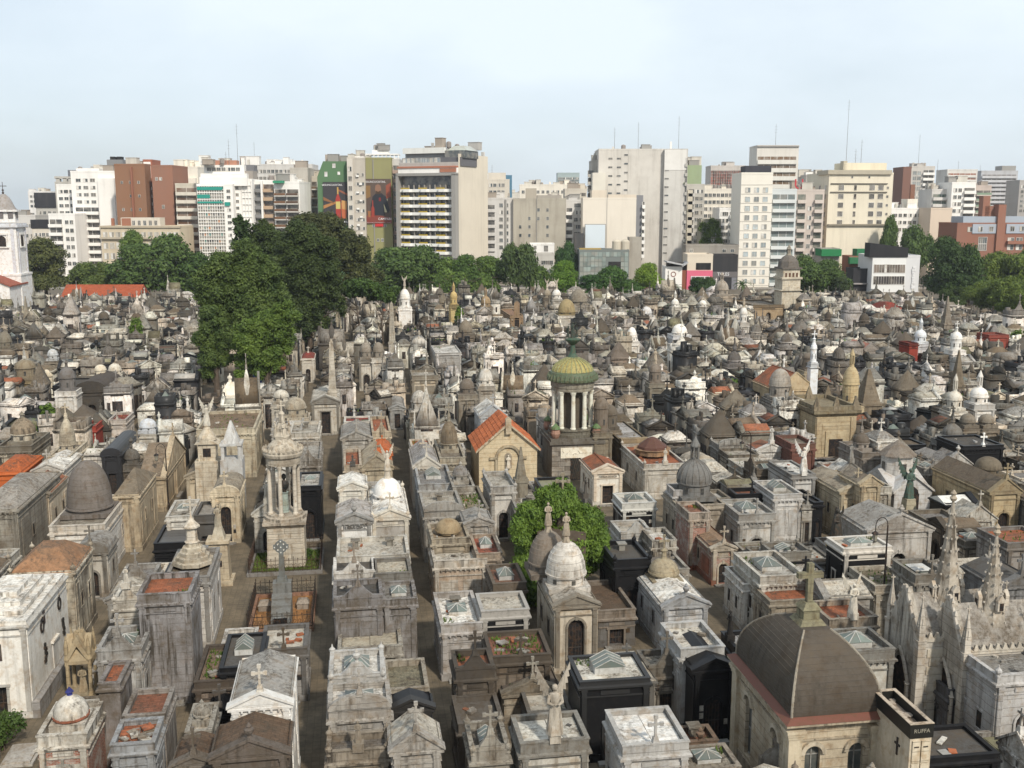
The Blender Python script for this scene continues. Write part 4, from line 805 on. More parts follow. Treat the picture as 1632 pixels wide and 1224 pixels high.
# --- wreaths and bronze on the big white mausoleum at the left edge
root = find('large white rendered'); q = hh('large white rendered'); xr = q[3] / 2 + .05
def wreath(root, x, y, z, r=.28, col=(.02, .02, .02)):
    g = G(); pts = [(x, y + r * math.cos(a), z + r * 1.25 * math.sin(a)) for a in [i * math.pi / 6 for i in range(13)]]; g.path(pts, .055, 5); g.box(x, y, z + r * 1.3, .08, .16, .16); addp(root, 'wreath', 'metal', col, g)
for yy in (-q[4] * .18, q[4] * .27): wreath(root, xr, yy, q[5] * .73)
for yy in (-q[4] * .14, q[4] * .33):
    g = G()
    for k in range(7): g.box(xr, yy + rnd.uniform(-.18, .18), q[5] * .35 + k * .16, .1, rnd.uniform(.12, .3), .18, bottom=True)
    addp(root, 'bronze_relief', 'metal', (.02, .022, .02), g)
g = G(); g.box(xr - .01, q[4] * .09, 0, .06, 1.0, 2.6); addp(root, 'side_door', 'plain', (.6, .58, .54), g, .2); g = G(); g.box(xr + .02, q[4] * .09, 2.62, .2, 1.3, .14, bottom=True); addp(root, 'lintel', 'plain', W, g, .2)
for sx in (-.5,): g = G(); g.box(xr - .02, -q[4] * .0 - .9, q[5] * .72, .04, .34, .8); addp(root, 'pane', 'glass', (.05, .03, .03), g)
g = G(); g.box(q[3] / 2 + .2, 0, 0, .4, q[4] + .3, 1.0); g.frus(q[3] / 2 + .2, 0, 1.0, .4, q[4] + .3, .05, q[4], .12); addp(root, 'plinth', 'stone', (.3, .29, .28), g, .4)
g = G(); g.box(-q[3] * .02, -q[4] / 2 - .02, q[5] * .58, 1.0, .05, .95); addp(root, 'pane', 'glass', (.06, .04, .035), g)
g = G(); g.box(-w, 0, 0, .1, .1, .1)
# --- the domed chapel in the right foreground
(x, y), w, d, h = place(1257, 1420, 1146, 1036, 5.6)
root = thing('domed_chapel', 'large cream chapel under a lichened brown four sided dome with stone cross', 'mausoleum', (x, y, 0), GR)
LOOKS.append((x, y, w + .6, d + .6)); HERO.append(('large cream chapel', x, y, w, d, h)); q_ = 'large cream chapel'
hw, hd = w - .7, d - .7; g = G()
for s in (-1, 1): facade(g, hw / 2, h - .6, .36, 1.2, h - 1.55, True, -hd / 2, .2, s * 0.0) if 0 else None
def wallarch(g, width, x0, y, a, zb, zs, h): 
    gg = G(); facade(gg, width, h, a, zb, zs, True, y, .25); g.add([(px + x0, py, pz) for px, py, pz in gg.v], gg.f)
wallarch(g, hw / 2, -hw / 4, -hd / 2, .36, 1.0, h - 1.75, h - .6); wallarch(g, hw / 2, hw / 4, -hd / 2, .36, 1.0, h - 1.75, h - .6)
gs_ = G(); wallarch(gs_, hd / 2, -hd / 4, -hw / 2, .4, 1.0, h - 1.75, h - .6); wallarch(gs_, hd / 2, hd / 4, -hw / 2, .4, 1.0, h - 1.75, h - .6)
g.add([(py, -px, pz) for px, py, pz in gs_.v], gs_.f); g.box(hw / 4 + .1, hd / 4 + .1, 0, hw / 2 - .2, hd / 2 - .2, h - .6); g.add([(hw / 2, -hd / 2, 0), (hw / 2, hd / 2, 0), (hw / 2, hd / 2, h - .6), (hw / 2, -hd / 2, h - .6)], [(0, 1, 2, 3)])
addp(root, 'wall', 'stone', (.50, .43, .32), g, .35)
for (px, py, ax) in ((-hw / 4, -hd / 2 + .22, 0), (hw / 4, -hd / 2 + .22, 0), (-hw / 2 + .22, -hd / 4, 1), (-hw / 2 + .22, hd / 4, 1)):
    g = G(); g.box(px, py, 1.0, .8 if ax == 0 else .04, .04 if ax == 0 else .85, h - 2.1); wv = addp(root, 'window', 'glass', (.05, .06, .06), g)
    g = G()
    for zz in (1.05, 2.4, h - 1.9): g.box(px - (.04 if ax else 0), py - (0 if ax else .04), zz, .74 if ax == 0 else .04, .04 if ax == 0 else .74, .06, bottom=True)
    g.box(px - (.04 if ax else 0), py - (0 if ax else .04), 1.0, .05, .05, h - 2.3); addp(wv, 'glazing_bar', 'metal', (.25, .25, .23), g)
    g = G(); n = 8
    for i in range(n):
        a0, a1 = math.pi * i / n, math.pi * (i + 1) / n; P = [((.42) * math.cos(a0), .42 * math.sin(a0)), (.62 * math.cos(a0), .62 * math.sin(a0)), (.62 * math.cos(a1), .62 * math.sin(a1)), (.42 * math.cos(a1), .42 * math.sin(a1))]
        gg = G(); gg.prism([(X, Z + h - 1.75) for X, Z in P], -.14, 0.02)
        if ax == 0: g.add([(X + px, Y_ - hd / 2, Z) for X, Y_, Z in gg.v], gg.f)
        else: g.add([(-hw / 2 + Y_, py - X, Z) for X, Y_, Z in gg.v], gg.f)
    addp(root, 'window_arch', 'stone', (.5, .44, .34), g, .4)
g = G()
for sx in (-1, 1):
    for sy in (-1, 1):
        g.box(sx * (hw / 2 - .1), sy * (hd / 2 - .1), 0, .62, .62, h - .9)
        for k in range(3): g.box(sx * (hw / 2 - .1), sy * (hd / 2 - .1), h - .9 + .14 * k + .001 * k, .7 + .1 * k, .7 + .1 * k, .135)
addp(root, 'pilaster', 'stone', (.54, .47, .35), g, .3)
g = G(); g.ring(0, 0, .0, hw + .12, hd + .12, .1, .8); addp(root, 'plinth', 'stone', (.36, .31, .24), g, .6)
g = G(); g.box(0, 0, h - .64, hw + .06, hd + .06, .2); g.frus(0, 0, h - .45, hw + .1, hd + .1, w + .1, d + .1, .22, bottom=True); g.box(0, 0, h - .23, w + .16, d + .16, .12, bottom=True); g.ring(0, 0, h - 1.1, hw + .14, hd + .14, .14, .09); addp(root, 'cornice', 'stone', (.42, .36, .27), g, .6)
g = G(); g.frus(0, 0, h - .11, w + .22, d + .22, w - .5, d - .5, .2); addp(root, 'flashing', 'metal', (.14, .055, .038), g)
Z = h + .08; HD = zat(990, y) - Z; n = 14; cv = []
for i in range(n + 1):
    t_ = i / n; cv.append((1 - .70 * t_ ** 2.3, HD * (1 - (1 - t_) ** 1.12)))
g = G()
for (k0, z0), (k1, z1) in zip(cv, cv[1:]):
    g.frus(0, 0, Z + z0, (w - .55) * k0, (d - .55) * k0, (w - .55) * (k1 + .012), (d - .55) * (k1 + .012), z1 - z0)
dm = addp(root, 'dome', 'stone', (.085, .072, .058), g, .6)
g = G()
for sx in (-1, 1):
    for sy in (-1, 1): g.path([(sx * (w - .55) / 2 * k, sy * (d - .55) / 2 * k, Z + z) for k, z in cv], .06, 5)
addp(dm, 'rib', 'stone', (.3, .27, .22), g, .5)
kt = cv[-1][0] * (w - .55); zt = Z + HD; g = G(); g.frus(0, 0, zt - .25, kt + .35, kt + .35, .95, .95, .5); g.box(0, 0, zt + .25, .8, .8, .45); g.frus(0, 0, zt + .7, .95, .95, .5, .5, .3); g.cross(0, 0, zt + 1.0, zat(897, y) - zt - 1.0, .27, .66, False); addp(root, 'cross', 'stone', (.21, .195, .125), g, .7)
# stone urn beside it
(x2, y2) = un(1246, 1150, 4.4); r2 = thing('stone_urn_monument', 'lichened stone urn monument with bulbous finial left of the brown domed chapel', 'monument', (x2, y2, 0), GR); LOOKS.append((x2, y2, 1.6, 1.6))
g = G(); g.box(0, 0, 0, 1.5, 1.5, 2.4); addp(r2, 'pedestal', 'stone', (.3, .27, .22), g); g = G(); g.smooth = True; g.lathe([(.85, 2.4), (.8, 2.6), (.45, 3.0), (.3, 3.15), (.38, 3.3), (.4, 3.5), (.26, 3.65), (.2, 3.75), (.32, 3.9), (.33, 4.05), (.15, 4.2), (.12, 4.3), (.2, 4.45), (.05, 4.6)], 16); addp(r2, 'finial', 'stone', (.22, .2, .17), g, .8)
# --- green and gold column cupola monument
(x, y), w, d, h = place(880, 961, 703, 690, 765); w_ = w; d = w
x, y = un(920, 703, h); x += V[0] * d / 2; y += V[1] * d / 2
root = thing('column_rotunda', 'tall green and gold cupola on white columns over a grey stone base', 'monument', (x, y, 0), GR); LOOKS.append((x, y, w + .4, d + .4)); HERO.append(('the green cupola', x, y, w, d, 14))
zz = lambda row: zat(row, y)
g = G(); g.box(0, 0, 0, w, d, h - .3); addp(root, 'wall', 'stone', (.20, .18, .155), g, .5)
rows = 7; bh = (h - .5) / rows
for j in range(rows):
    nb = 4; off = .5 if j % 2 else 0
    for i in range(nb + (1 if off else 0)):
        a = max(-w / 2, -w / 2 + (i - off) * w / nb); b = min(w / 2, -w / 2 + (i + 1 - off) * w / nb)
        if b - a < .2 or (j < 4 and abs((a + b) / 2) < w * .2) or (j in (4, 5) and abs((a + b) / 2) < w * .33): continue
        g = G(); g.box((a + b) / 2, -d / 2 - .04, j * bh + .01, b - a - .04, .08, bh - .04); addp(root, 'stone_block', 'stone', shade((.29, .265, .23), .85, 1.15), g, .4)
g = G(); g.box(0, 0, h - .3, w + .5, d + .5, .3, bottom=True); g.box(0, 0, h, w + .2, d + .2, .25); addp(root, 'cornice', 'stone', (.15, .14, .12), g, .7)
g = G(); g.box(-.1, -d / 2 - .1, h - 1.75, w * .62, .1, 1.1, bottom=True); pn = addp(root, 'relief_panel', 'plain', (.72, .68, .57), g, .1)
g = G()
for i in range(9):
    fx = -w * .27 + i * w * .065 + rnd.uniform(-.05, .05); g.tube((fx, -d / 2 - .17, h - 1.4 + rnd.uniform(0, .25)), (fx + rnd.uniform(-.3, .3), -d / 2 - .17, h - 1.2 + rnd.uniform(-.2, .3)), .06, .035, 5)
addp(pn, 'relief_figure', 'plain', (.66, .62, .52), g, .2)
g = G(); g.ring(0, 0, 0, 0.01, 0.01, .001, .001); g = G(); g.box(0, -d / 2 - .05, 0, 1.4, .08, 2.7); dr_ = addp(root, 'door', 'metal', (.015, .016, .015), g)
g = G()
for i in range(7): g.tube((-.6 + .2 * i, -d / 2 - .11, .1), (-.6 + .2 * ((i + 3) % 7), -d / 2 - .11, 2.6), .02, .02, 4)
addp(dr_, 'grille', 'metal', (.06, .06, .05), g)
rt = F / proj(x, y, 10)[2]; RC = 33.0 / rt
z0, z1, z2, z3, z4, z5 = h + .25, zz(678), zz(620), zz(606), zz(590), zz(569)
g = G(); g.lathe([(RC * 1.18, 0), (RC * 1.18, (z1 - z0) * .35), (RC * 1.1, (z1 - z0) * .4), (RC * 1.1, (z1 - z0) * .75), (RC * 1.15, (z1 - z0) * .8), (RC * 1.12, z1 - z0)], 28, 0, 0, z0); addp(root, 'stepped_base', 'stone', (.15, .14, .11), g, .7)
g = G(); g.lathe([(RC * .62, 0), (RC * .62, z2 - z1)], 20, 0, 0, z1); addp(root, 'inner_drum', 'stone', (.10, .085, .065), g, .4)
for i in range(10):
    a = 2 * math.pi * i / 10 + .16; g = G(); g.smooth = False; L = z2 - z1; px, py = RC * .93 * math.cos(a), RC * .93 * math.sin(a)
    g.lathe([(.30, 0), (.30, .12), (.24, .18), (.225, L * .5), (.2, L - .42)], 12, px, py, z1); g.lathe([(.2, L - .42), (.33, L - .05), (.33, L)], 8, px, py, z1); addp(root, 'column', 'plain', (.66, .66, .57), g, .1)
g = G(); g.smooth = False; g.lathe([(RC * .8, 0), (RC * 1.02, .02), (RC * 1.02, (z3 - z2) * .4), (RC * 1.06, (z3 - z2) * .45), (RC * 1.06, z3 - z2)], 28, 0, 0, z2); addp(root, 'entablature', 'stone', (.27, .25, .20), g, .4)
g = G(); g.lathe([(RC * 1.08, 0), (RC * 1.2, .1), (RC * 1.2, .3), (RC * 1.08, z4 - z3 - .1), (RC * .98, z4 - z3)], 28, 0, 0, z3)
for i in range(34):
    a = 2 * math.pi * i / 34; g.lathe([(.16, 0), (.2, .2), (.12, .5), (.02, .72)], 5, RC * 1.17 * math.cos(a), RC * 1.17 * math.sin(a), z3 + .12)
addp(root, 'bronze_cornice', 'metal', (.09, .12, .07), g)
g = G(); g.smooth = True; H5 = z5 - z4; g.lathe([(RC * .98, 0), (RC * .93, H5 * .25), (RC * .8, H5 * .5), (RC * .6, H5 * .72), (RC * .38, H5 * .9), (RC * .2, H5)], 32, 0, 0, z4); dmo = addp(root, 'dome', 'metal', (.33, .28, .10), g)
g = G()
for i in range(24):
    a = 2 * math.pi * i / 24; g.path([((r + .03) * math.cos(a), (r + .03) * math.sin(a), z4 + zq) for r, zq in [(RC * .98, 0), (RC * .93, H5 * .25), (RC * .8, H5 * .5), (RC * .6, H5 * .72), (RC * .38, H5 * .9), (RC * .2, H5)]], .07, 4)
addp(dmo, 'rib', 'metal', (.24, .25, .12), g)
z6, z7 = zz(538), zz(512); g = G(); g.lathe([(RC * .26, 0), (RC * .16, .4), (.3, .7), (.22, z6 - z5 - .8), (.75, z6 - z5 - .3), (.8, z6 - z5 - .15), (.3, z6 - z5)], 12, 0, 0, z5); addp(root, 'finial', 'metal', (.045, .09, .06), g)
g = G(); figure(g, 0, 0, z6, (z7 - z6) * .95, False, True); figure(g, .45, .25, z6, (z7 - z6) * .7, False, False, 1.2); figure(g, -.45, .25, z6, (z7 - z6) * .7, False, False, -1.2); addp(root, 'bronze_group', 'metal', (.035, .05, .04), g)
for sx in (-1, 1):
    for sy in (-1, 1):
        g = G(); g.lathe([(.3, 0), (.4, .2), (.5, .5), (.45, .8), (.3, 1.0)], 10, sx * (w / 2 - .5), sy * (d / 2 - .5), h + .25); u_ = addp(root, 'urn', 'stone', (.33, .2, .15), g, .3)
        g = G(); g.lathe([(.5, 1.0), (.42, 1.2), (.2, 1.4), (.05, 1.6)], 10, sx * (w / 2 - .5), sy * (d / 2 - .5), h + .25); addp(u_, 'lid', 'metal', (.09, .15, .06), g)
# --- slender column rotunda with bust, in its railed garden
(x, y), w, d, h = place(424, 483, 834, 820, 907); d = w * .95
x, y = un(453, 834, h); x += V[0] * d / 2; y += V[1] * d / 2
root = thing('column_rotunda', 'slender cream column rotunda sheltering a dark bust on a tall block pedestal', 'monument', (x, y, 0), GR); LOOKS.append((x, y, w + 3.2, d + 3.4)); HERO.append(('the column rotunda', x, y, w, d, 9))
zz = lambda row: zat(row, y)
g = G(); g.box(0, 0, 0, w - .1, d - .1, h - .3); addp(root, 'core', 'stone', (.3, .27, .22), g)
n = 8; bh = (h - .4) / n
for j in range(n):
    kx = w * (1 - .006 * j)
    for s in (0, 1):
        nb = 2 if j % 2 else 3
        for i in range(nb):
            ww = (kx if s == 0 else d - .02) / nb; c_ = -(kx if s == 0 else d - .02) / 2 + ww * (i + .5); g = G()
            if s == 0: g.box(c_, -d / 2 - .03, j * bh, ww - .025, .16, bh - .03)
            else: g.box(w / 2 + .03 - .005 * j, c_, j * bh, .16, ww - .025, bh - .03)
            addp(root, 'stone_block', 'stone', shade((.50, .45, .37), .88, 1.1), g, .3)
g = G(); g.frus(0, 0, h - .32, w + .1, d + .1, w + .45, d + .45, .2, bottom=True); g.box(0, 0, h - .12, w + .5, d + .5, .2); g.lathe([(w * .56, .08), (w * .56, .35), (w * .5, .4), (w * .5, .55)], 24, 0, 0, h); addp(root, 'cornice', 'stone', (.42, .37, .30), g, .6)
zb_, zc_, zd_ = h + .55, zz(738), zz(725); rr = 27.0 / (F / proj(x, y, 8)[2]); L = zc_ - zb_
for i in range(6):
    a = 2 * math.pi * i / 6 + .32; g = G(); g.lathe([(.22, 0), (.22, .1), (.165, .16), (.16, L * .5), (.14, L - .35), (.23, L - .05), (.23, L)], 12, rr * .86 * math.cos(a), rr * .86 * math.sin(a), zb_); addp(root, 'column', 'stone', (.56, .51, .43), g, .3)
g = G(); g.lathe([(rr * .75, 0), (rr, .01), (rr, zd_ - zc_ - .1), (rr * 1.12, zd_ - zc_), (rr * 1.18, zd_ - zc_ + .25), (rr * 1.12, zd_ - zc_ + .45), (rr * .92, zd_ - zc_ + .5), (rr * .85, zd_ - zc_ + .8), (rr * .7, zd_ - zc_ + 1.0), (rr * .45, zd_ - zc_ + 1.35)], 28, 0, 0, zc_)
for i in range(26): a = i * math.pi / 13; g.lathe([(.1, 0), (.13, .12), (.05, .3)], 5, rr * 1.13 * math.cos(a), rr * 1.13 * math.sin(a), zd_ + .42)
addp(root, 'entablature', 'stone', (.48, .43, .35), g, .6)
g = G(); zt = zd_ + 1.3; g.lathe([(rr * .5, 0), (rr * .55, .3), (rr * .35, .6), (rr * .4, .9), (rr * .2, 1.3), (.2, 1.8), (.25, 2.0), (.1, 2.2)], 8, 0, 0, zt, fold=.12, nf=4)
for i in range(4): a = i * math.pi / 2 + .4; figure(g, rr * .42 * math.cos(a), rr * .42 * math.sin(a), zt + .2, 1.25, False, False, a + math.pi / 2)
g.cross(0, 0, zt + 2.1, .8, .09); addp(root, 'crown_sculpture', 'stone', (.50, .45, .37), g, .6)
g = G(); g.lathe([(.34, 0), (.3, .1), (.26, 1.5), (.34, 1.6)], 10, 0, 0, zb_); addp(root, 'pedestal', 'stone', (.3, .36, .33), g, .2)
g = G(); g.smooth = True; g.lathe([(.2, 0), (.14, .12), (.3, .3), (.38, .6), (.3, .85), (.1, .95), (.1, 1.05), (.17, 1.15), (.19, 1.3), (.12, 1.45), (.02, 1.5)], 12, 0, 0, zb_ + 1.6, ell=.75); addp(root, 'bust', 'metal', (.012, .014, .013), g)
def railing(root, x0, y0, x1, y1, h=1.0, z=.25, step=.32, col=(.045, .028, .02)):
    L = math.hypot(x1 - x0, y1 - y0); n = max(2, int(L / step)); g = G(); a = math.atan2(y1 - y0, x1 - x0)
    for i in range(n + 1):
        t_ = i / n; px, py = x0 + (x1 - x0) * t_, y0 + (y1 - y0) * t_; g.box(px, py, z, .035, .035, h + (.14 if i % 2 == 0 else 0), a); g.frus(px, py, z + h + (.14 if i % 2 == 0 else 0), .08, .08, .01, .01, .12)
        if i < n:
            qx, qy = px + (x1 - x0) / n / 2, py + (y1 - y0) / n / 2
            g.path([(qx + .09 * math.cos(t2) * math.cos(a), qy + .09 * math.cos(t2) * math.sin(a), z + h * .55 + .12 * math.sin(t2)) for t2 in [k * math.pi / 3 for k in range(7)]], .014, 3)
    mx_, my_ = (x0 + x1) / 2, (y0 + y1) / 2
    for zz_ in (.12, h * .35, h * .9): g.box(mx_, my_, z + zz_, L, .03, .035, a, True)
    addp(root, 'railing_panel', 'metal', col, g)
gw, gd_ = w + 2.6, d + 2.7; rg = thing('railed_garden', 'small grass plot inside rusty iron railings around the column rotunda', 'railing', (x, y, 0), GR)
g = G(); g.ring(0, 0, 0, gw + .3, gd_ + .3, .3, .28); addp(rg, 'kerb', 'stone', (.2, .19, .18), g, .4)
for s in (-1, 1): railing(rg, -gw / 2, s * gd_ / 2, gw / 2, s * gd_ / 2); railing(rg, s * gw / 2, -gd_ / 2, s * gw / 2, gd_ / 2)
g = G(); g.box(0, 0, 0, gw - .3, gd_ - .3, .12); addp(rg, 'soil', 'stone', (.12, .12, .05), g, .3)
g = G(); r_ = random.Random(3)
for s in range(3600):
    px, py = r_.uniform(-.5, .5) * (gw - .35), r_.uniform(-.5, .5) * (gd_ - .35)
    if abs(px) < w / 2 and abs(py) < d / 2: continue
    weeds(g, px, py, .12, 0, 0, 1, .1, r_)
o = addp(rg, 'grass', 'leaf', (.085, .13, .025), g); o['kind'] = 'stuff'
# --- celtic cross grave enclosure
(x, y), w, d, h = place(392, 500, 1003, 944, .3)
root = thing('railed_grave', 'railed family grave with orange tiled floor and grey celtic cross', 'grave', (x, y, 0), GR); LOOKS.append((x, y, w, d + .3)); HERO.append(('the celtic cross', x, y, w, d, 4))
g = G(); g.ring(0, 0, 0, w, d, .28, .3); addp(root, 'kerb', 'stone', (.27, .15, .10), g, .5)
nx, ny = 7, 6
for i in range(nx):
    for j in range(ny):
        if abs(i - 3) < 1 : continue
        g = G(); ww, wd_ = (w - .6) / nx, (d - .6) / ny; g.box(-(w - .6) / 2 + ww * (i + .5), -(d - .6) / 2 + wd_ * (j + .5), .02, ww - .015, wd_ - .015, .06); addp(root, 'floor_tile', 'stone', shade((.30, .15, .055), .7, 1.2), g, .35)
for (a, b, c_, e) in ((-w / 2, d / 2, w / 2, d / 2), (-w / 2, -d / 2, w / 2, -d / 2), (-w / 2, -d / 2, -w / 2, d / 2), (w / 2, -d / 2, w / 2, d / 2)): railing(root, a * .96, b * .96, c_ * .96, e * .96, col=(.02, .018, .016))
for s in (-1, 1): g = G(); g.box(s * w * .3, d * .12, .08, .8, .7, .4); g.frus(s * w * .3, d * .12, .48, .9, .8, .6, .3, .3); addp(root, 'headstone', 'stone', (.30, .26, .22), g, .6)
g = G()
for k in range(4): g.prismx([(-d * .42 + k * .62, .08), (-d * .42 + k * .62 + .6, .08), (-d * .42 + k * .62 + .6, .85 + .28 * k), (-d * .42 + k * .62, .70 + .28 * k)], -.62 - .02 * k, .62 + .02 * k)
g.box(0, -d * .42 + 2.9, .08, 1.25, .85, 2.3); addp(root, 'stepped_tomb', 'stone', (.17, .175, .17), g, .4)
g = G(); g.box(0, -d * .42 - .02, .1, .9, .05, .75); addp(root, 'doorway', 'metal', K, g)
cy = -d * .42 + 2.9; g = G(); g.frus(0, cy, 2.38, .75, .6, .6, .5, .35); g.frus(0, cy, 2.7, .42, .28, .30, .24, 1.7); g.box(0, cy, 4.4, .26, .22, .95)
for s in (-1, 1): g.box(s * .33, cy, 4.75, .38, .215, .26, bottom=True)
n = 16
for i in range(n):
    a0, a1 = 2 * math.pi * i / n, 2 * math.pi * (i + 1) / n; g.prism([(r * math.cos(a), 4.88 + r * math.sin(a)) for r, a in ((.34, a0), (.44, a0), (.44, a1), (.34, a1))], cy - .08, cy + .08)
ccx = addp(root, 'celtic_cross', 'stone', (.15, .16, .155), g, .3)
g = G()
for (a, b) in ((0, 0), (.42, 0), (-.42, 0), (0, .4), (0, -.38), (.2, .2), (-.2, .2), (.2, -.2), (-.2, -.2)): g.tube((a, cy - .11, 4.88 + b), (a, cy - .15, 4.88 + b), .05, .045, 6)
addp(ccx, 'boss', 'plain', (.6, .6, .57), g, .1)
# --- orange roofed chapel
(x, y), w, d, h = place(764, 857, 716, 690, 784); d = min(d, 7.0)
root = thing('small_chapel', 'cream chapel with bright orange tiled gable roof and statue niche', 'chapel', (x, y, 0), GR); LOOKS.append((x, y, w, d)); HERO.append(('the orange roofed chapel', x, y, w, d, h))
rh = w * .42; g = G(); g.prism([(-w / 2, 0), (w / 2, 0), (w / 2, h), (0, h + rh), (-w / 2, h)], -d / 2, d / 2); addp(root, 'wall', 'stone', (.56, .47, .32), g, .15)
for s in (-1, 1):
    nr, nc = 9, 10
    base = Vector((s * (w / 2 + .3), 0, h - .25)); top_ = Vector((0, 0, h + rh + .06)); sl_ = (top_ - base)
    for i in range(nr):
        p0, p1 = base + sl_ * (i / nr), base + sl_ * ((i + 1.12) / nr); nrm = Vector((s * sl_.z, 0, -s * sl_.x)).normalized() if s > 0 else Vector((-sl_.z, 0, sl_.x)).normalized()
        nrm = Vector((s * abs(sl_.z), 0, abs(sl_.x))).normalized()
        for j in range(nc):
            ya, yb = -d / 2 - .25 + (d + .4) * j / nc, -d / 2 - .25 + (d + .4) * (j + .94) / nc; a, b = p0 + nrm * .10, p1 + nrm * .05; g = G(); ym = (ya + yb) / 2
            vs = [(a.x, ya, a.z), (a.x, ym, a.z + .07), (a.x, yb, a.z), (b.x, ya, b.z), (b.x, ym, b.z + .07), (b.x, yb, b.z)]
            vs += [(vx, vy, vz - .06) for vx, vy, vz in vs]; fs = [(0, 3, 4, 1), (1, 4, 5, 2), (0, 1, 7, 6), (1, 2, 8, 7), (0, 6, 9, 3), (2, 5, 11, 8), (3, 9, 10, 4), (4, 10, 11, 5)]
            g.add(vs, fs if s < 0 else [f[::-1] for f in fs]); addp(root, 'roof_tile', 'stone', shade((.40, .12, .045), .8, 1.2), g, .15)
g = G()
for s in (-1, 1): g.prism([(0, h + rh - .02), (s * (w / 2 + .3), h - .32), (s * (w / 2 + .3), h - .12), (0, h + rh + .2)][::s], -d / 2 - .3, -d / 2 - .02)
g.prism([(-.28, h + rh * .62), (.28, h + rh * .62), (.28, h + rh + .55), (0, h + rh + .8), (-.28, h + rh + .55)], -d / 2 - .35, -d / 2 + .1); addp(root, 'gable_coping', 'stone', (.5, .42, .3), g, .4)
g = G(); n = 10; zc = h - .9
for i in range(n):
    a0, a1 = math.pi * i / n, math.pi * (i + 1) / n; g.prism([(r * math.cos(a), zc + r * math.sin(a)) for r, a in ((1.05, a0), (1.3, a0), (1.3, a1), (1.05, a1))], -d / 2 - .2, -d / 2 - .002)
for s in (-1, 1): g.box(s * 1.18, -d / 2 - .1, zc - 1.3, .25, .19, 1.3, bottom=True); g.box(s * 1.5, -d / 2 - .1, zc - .15, .8, .19, .2, bottom=True)
addp(root, 'arch_moulding', 'stone', (.4, .34, .24), g, .5)
g = G(); n = 8; g.prism([(-.36, zc - 1.1), (.36, zc - 1.1)] + [(.36 * math.cos(math.pi * i / n), zc + .1 + .36 * math.sin(math.pi * i / n)) for i in range(n + 1)], -d / 2 - .03, -d / 2 - .004); nc_ = addp(root, 'niche', 'stone', (.3, .26, .2), g, .3)
g = G(); figure(g, 0, -d / 2 - .18, zc - 1.05, 1.3, False, False); addp(nc_, 'statue', 'plain', (.62, .57, .48), g, .2)
# --- cream tower block with corner ornaments
(x, y), w, d, h = place(1301, 1366, 655, 636, 734)
root = thing('tomb_tower', 'massive ochre block mausoleum with horned corner ornaments on its cornice', 'mausoleum', (x, y, 0), GR); LOOKS.append((x, y, w, d)); HERO.append(('the massive ochre block', x, y, w, d, h))
g = G(); g.box(0, 0, 0, w, d, h - .6); addp(root, 'wall', 'stone', (.45, .37, .24), g, .3)
nr = 11
for j in range(nr):
    g = G(); z_ = .8 + j * (h - 2.2) / nr; g.box(0, -d / 2 - .02, z_, w * .66, .05, (h - 2.2) / nr - .03, bottom=True); addp(root, 'stone_course', 'stone', shade((.47, .39, .26), .95, 1.06), g, .25)
g = G(); g.frus(0, 0, h - .6, w + .1, d + .1, w + .7, d + .7, .35, bottom=True); g.box(0, 0, h - .25, w + .75, d + .75, .35); g.ring(0, 0, h + .1, w + .2, d + .2, .4, .45); addp(root, 'cornice', 'stone', (.22, .185, .12), g, .6)
for sx in (-1, 0, 1):
    for sy in (-1, 1): g = G(); g.frus(sx * w * .48, sy * d * .48, h + .5, .8, .35, .12, .12, 1.1); g.box(sx * w * .48, sy * d * .48, h + .1, .9, .6, .42); addp(root, 'acroterion', 'stone', (.24, .2, .14), g, .6)
for s in (-1, 1): g = G(); g.box(s * w * .42, -d / 2 - .05, 0, w * .12, .12, h - .7); addp(root, 'pilaster', 'stone', (.43, .35, .23), g, .3)
g = G(); g.ring(0, -d / 2 - .08, 0, 2.9, .2, .001, .001); g = G(); g.box(0, -d / 2 - .1, 0, 2.4, .1, 3.4); dd_ = addp(root, 'portal', 'stone', (.5, .42, .28), g, .3); g = G(); g.box(0, -d / 2 - .17, 0, 1.6, .04, 2.5); addp(dd_, 'door', 'metal', K, g)
# --- octagonal lantern mausoleum with gables
(x, y), w, d, h = place(1426, 1486, 782, 754, 826)
root = thing('gabled_mausoleum', 'white mausoleum with pointed gables and octagonal turret under a grey stone cone', 'mausoleum', (x, y, 0), GR); LOOKS.append((x, y, w, d)); HERO.append(('octagonal turret', x, y, w, d, h))
g = G(); rh = w * .38; g.prism([(-w / 2, 0), (w / 2, 0), (w / 2, h), (0, h + rh), (-w / 2, h)], -d / 2, d / 2); addp(root, 'wall', 'stone', (.50, .50, .50), g, .3)
g = G(); g.prismx([(-d / 2 + .1, h - .05), (d / 2 - .1, h - .05), (0, h + rh * .97)], -w / 2 - .06, w / 2 + .06); addp(root, 'side_gable', 'stone', (.48, .47, .46), g, .3)
g = G()
for s in (-1, 1): g.prism([(0, h + rh - .05), (s * (w / 2 + .2), h - .2), (s * (w / 2 + .2), h), (0, h + rh + .2)][::s], -d / 2 - .2, -d / 2 + .25)
addp(root, 'coping', 'stone', (.55, .54, .52), g, .3)
g = G(); g.prism([(-.55, 0), (.55, 0), (.55, 2.3), (-.55, 2.3)], -d / 2 - .05, -d / 2 - .01); g.prism([(-.5, h - .35), (.5, h - .35), (.4, h + .05), (0, h + .4), (-.4, h + .05)], -d / 2 - .05, -d / 2 - .01); addp(root, 'door', 'metal', K, g)
g = G(); g.lathe([(1.45, 0), (1.4, 2.1), (1.6, 2.15)], 8, 0, 0, h + .5, R(22.5)); tu = addp(root, 'turret', 'stone', (.58, .56, .53), g, .35)
g = G()
for i in range(4): a = i * math.pi / 2; g.box(1.31 * math.cos(a), 1.31 * math.sin(a), h + 1.2, .1, .45, .8, a)
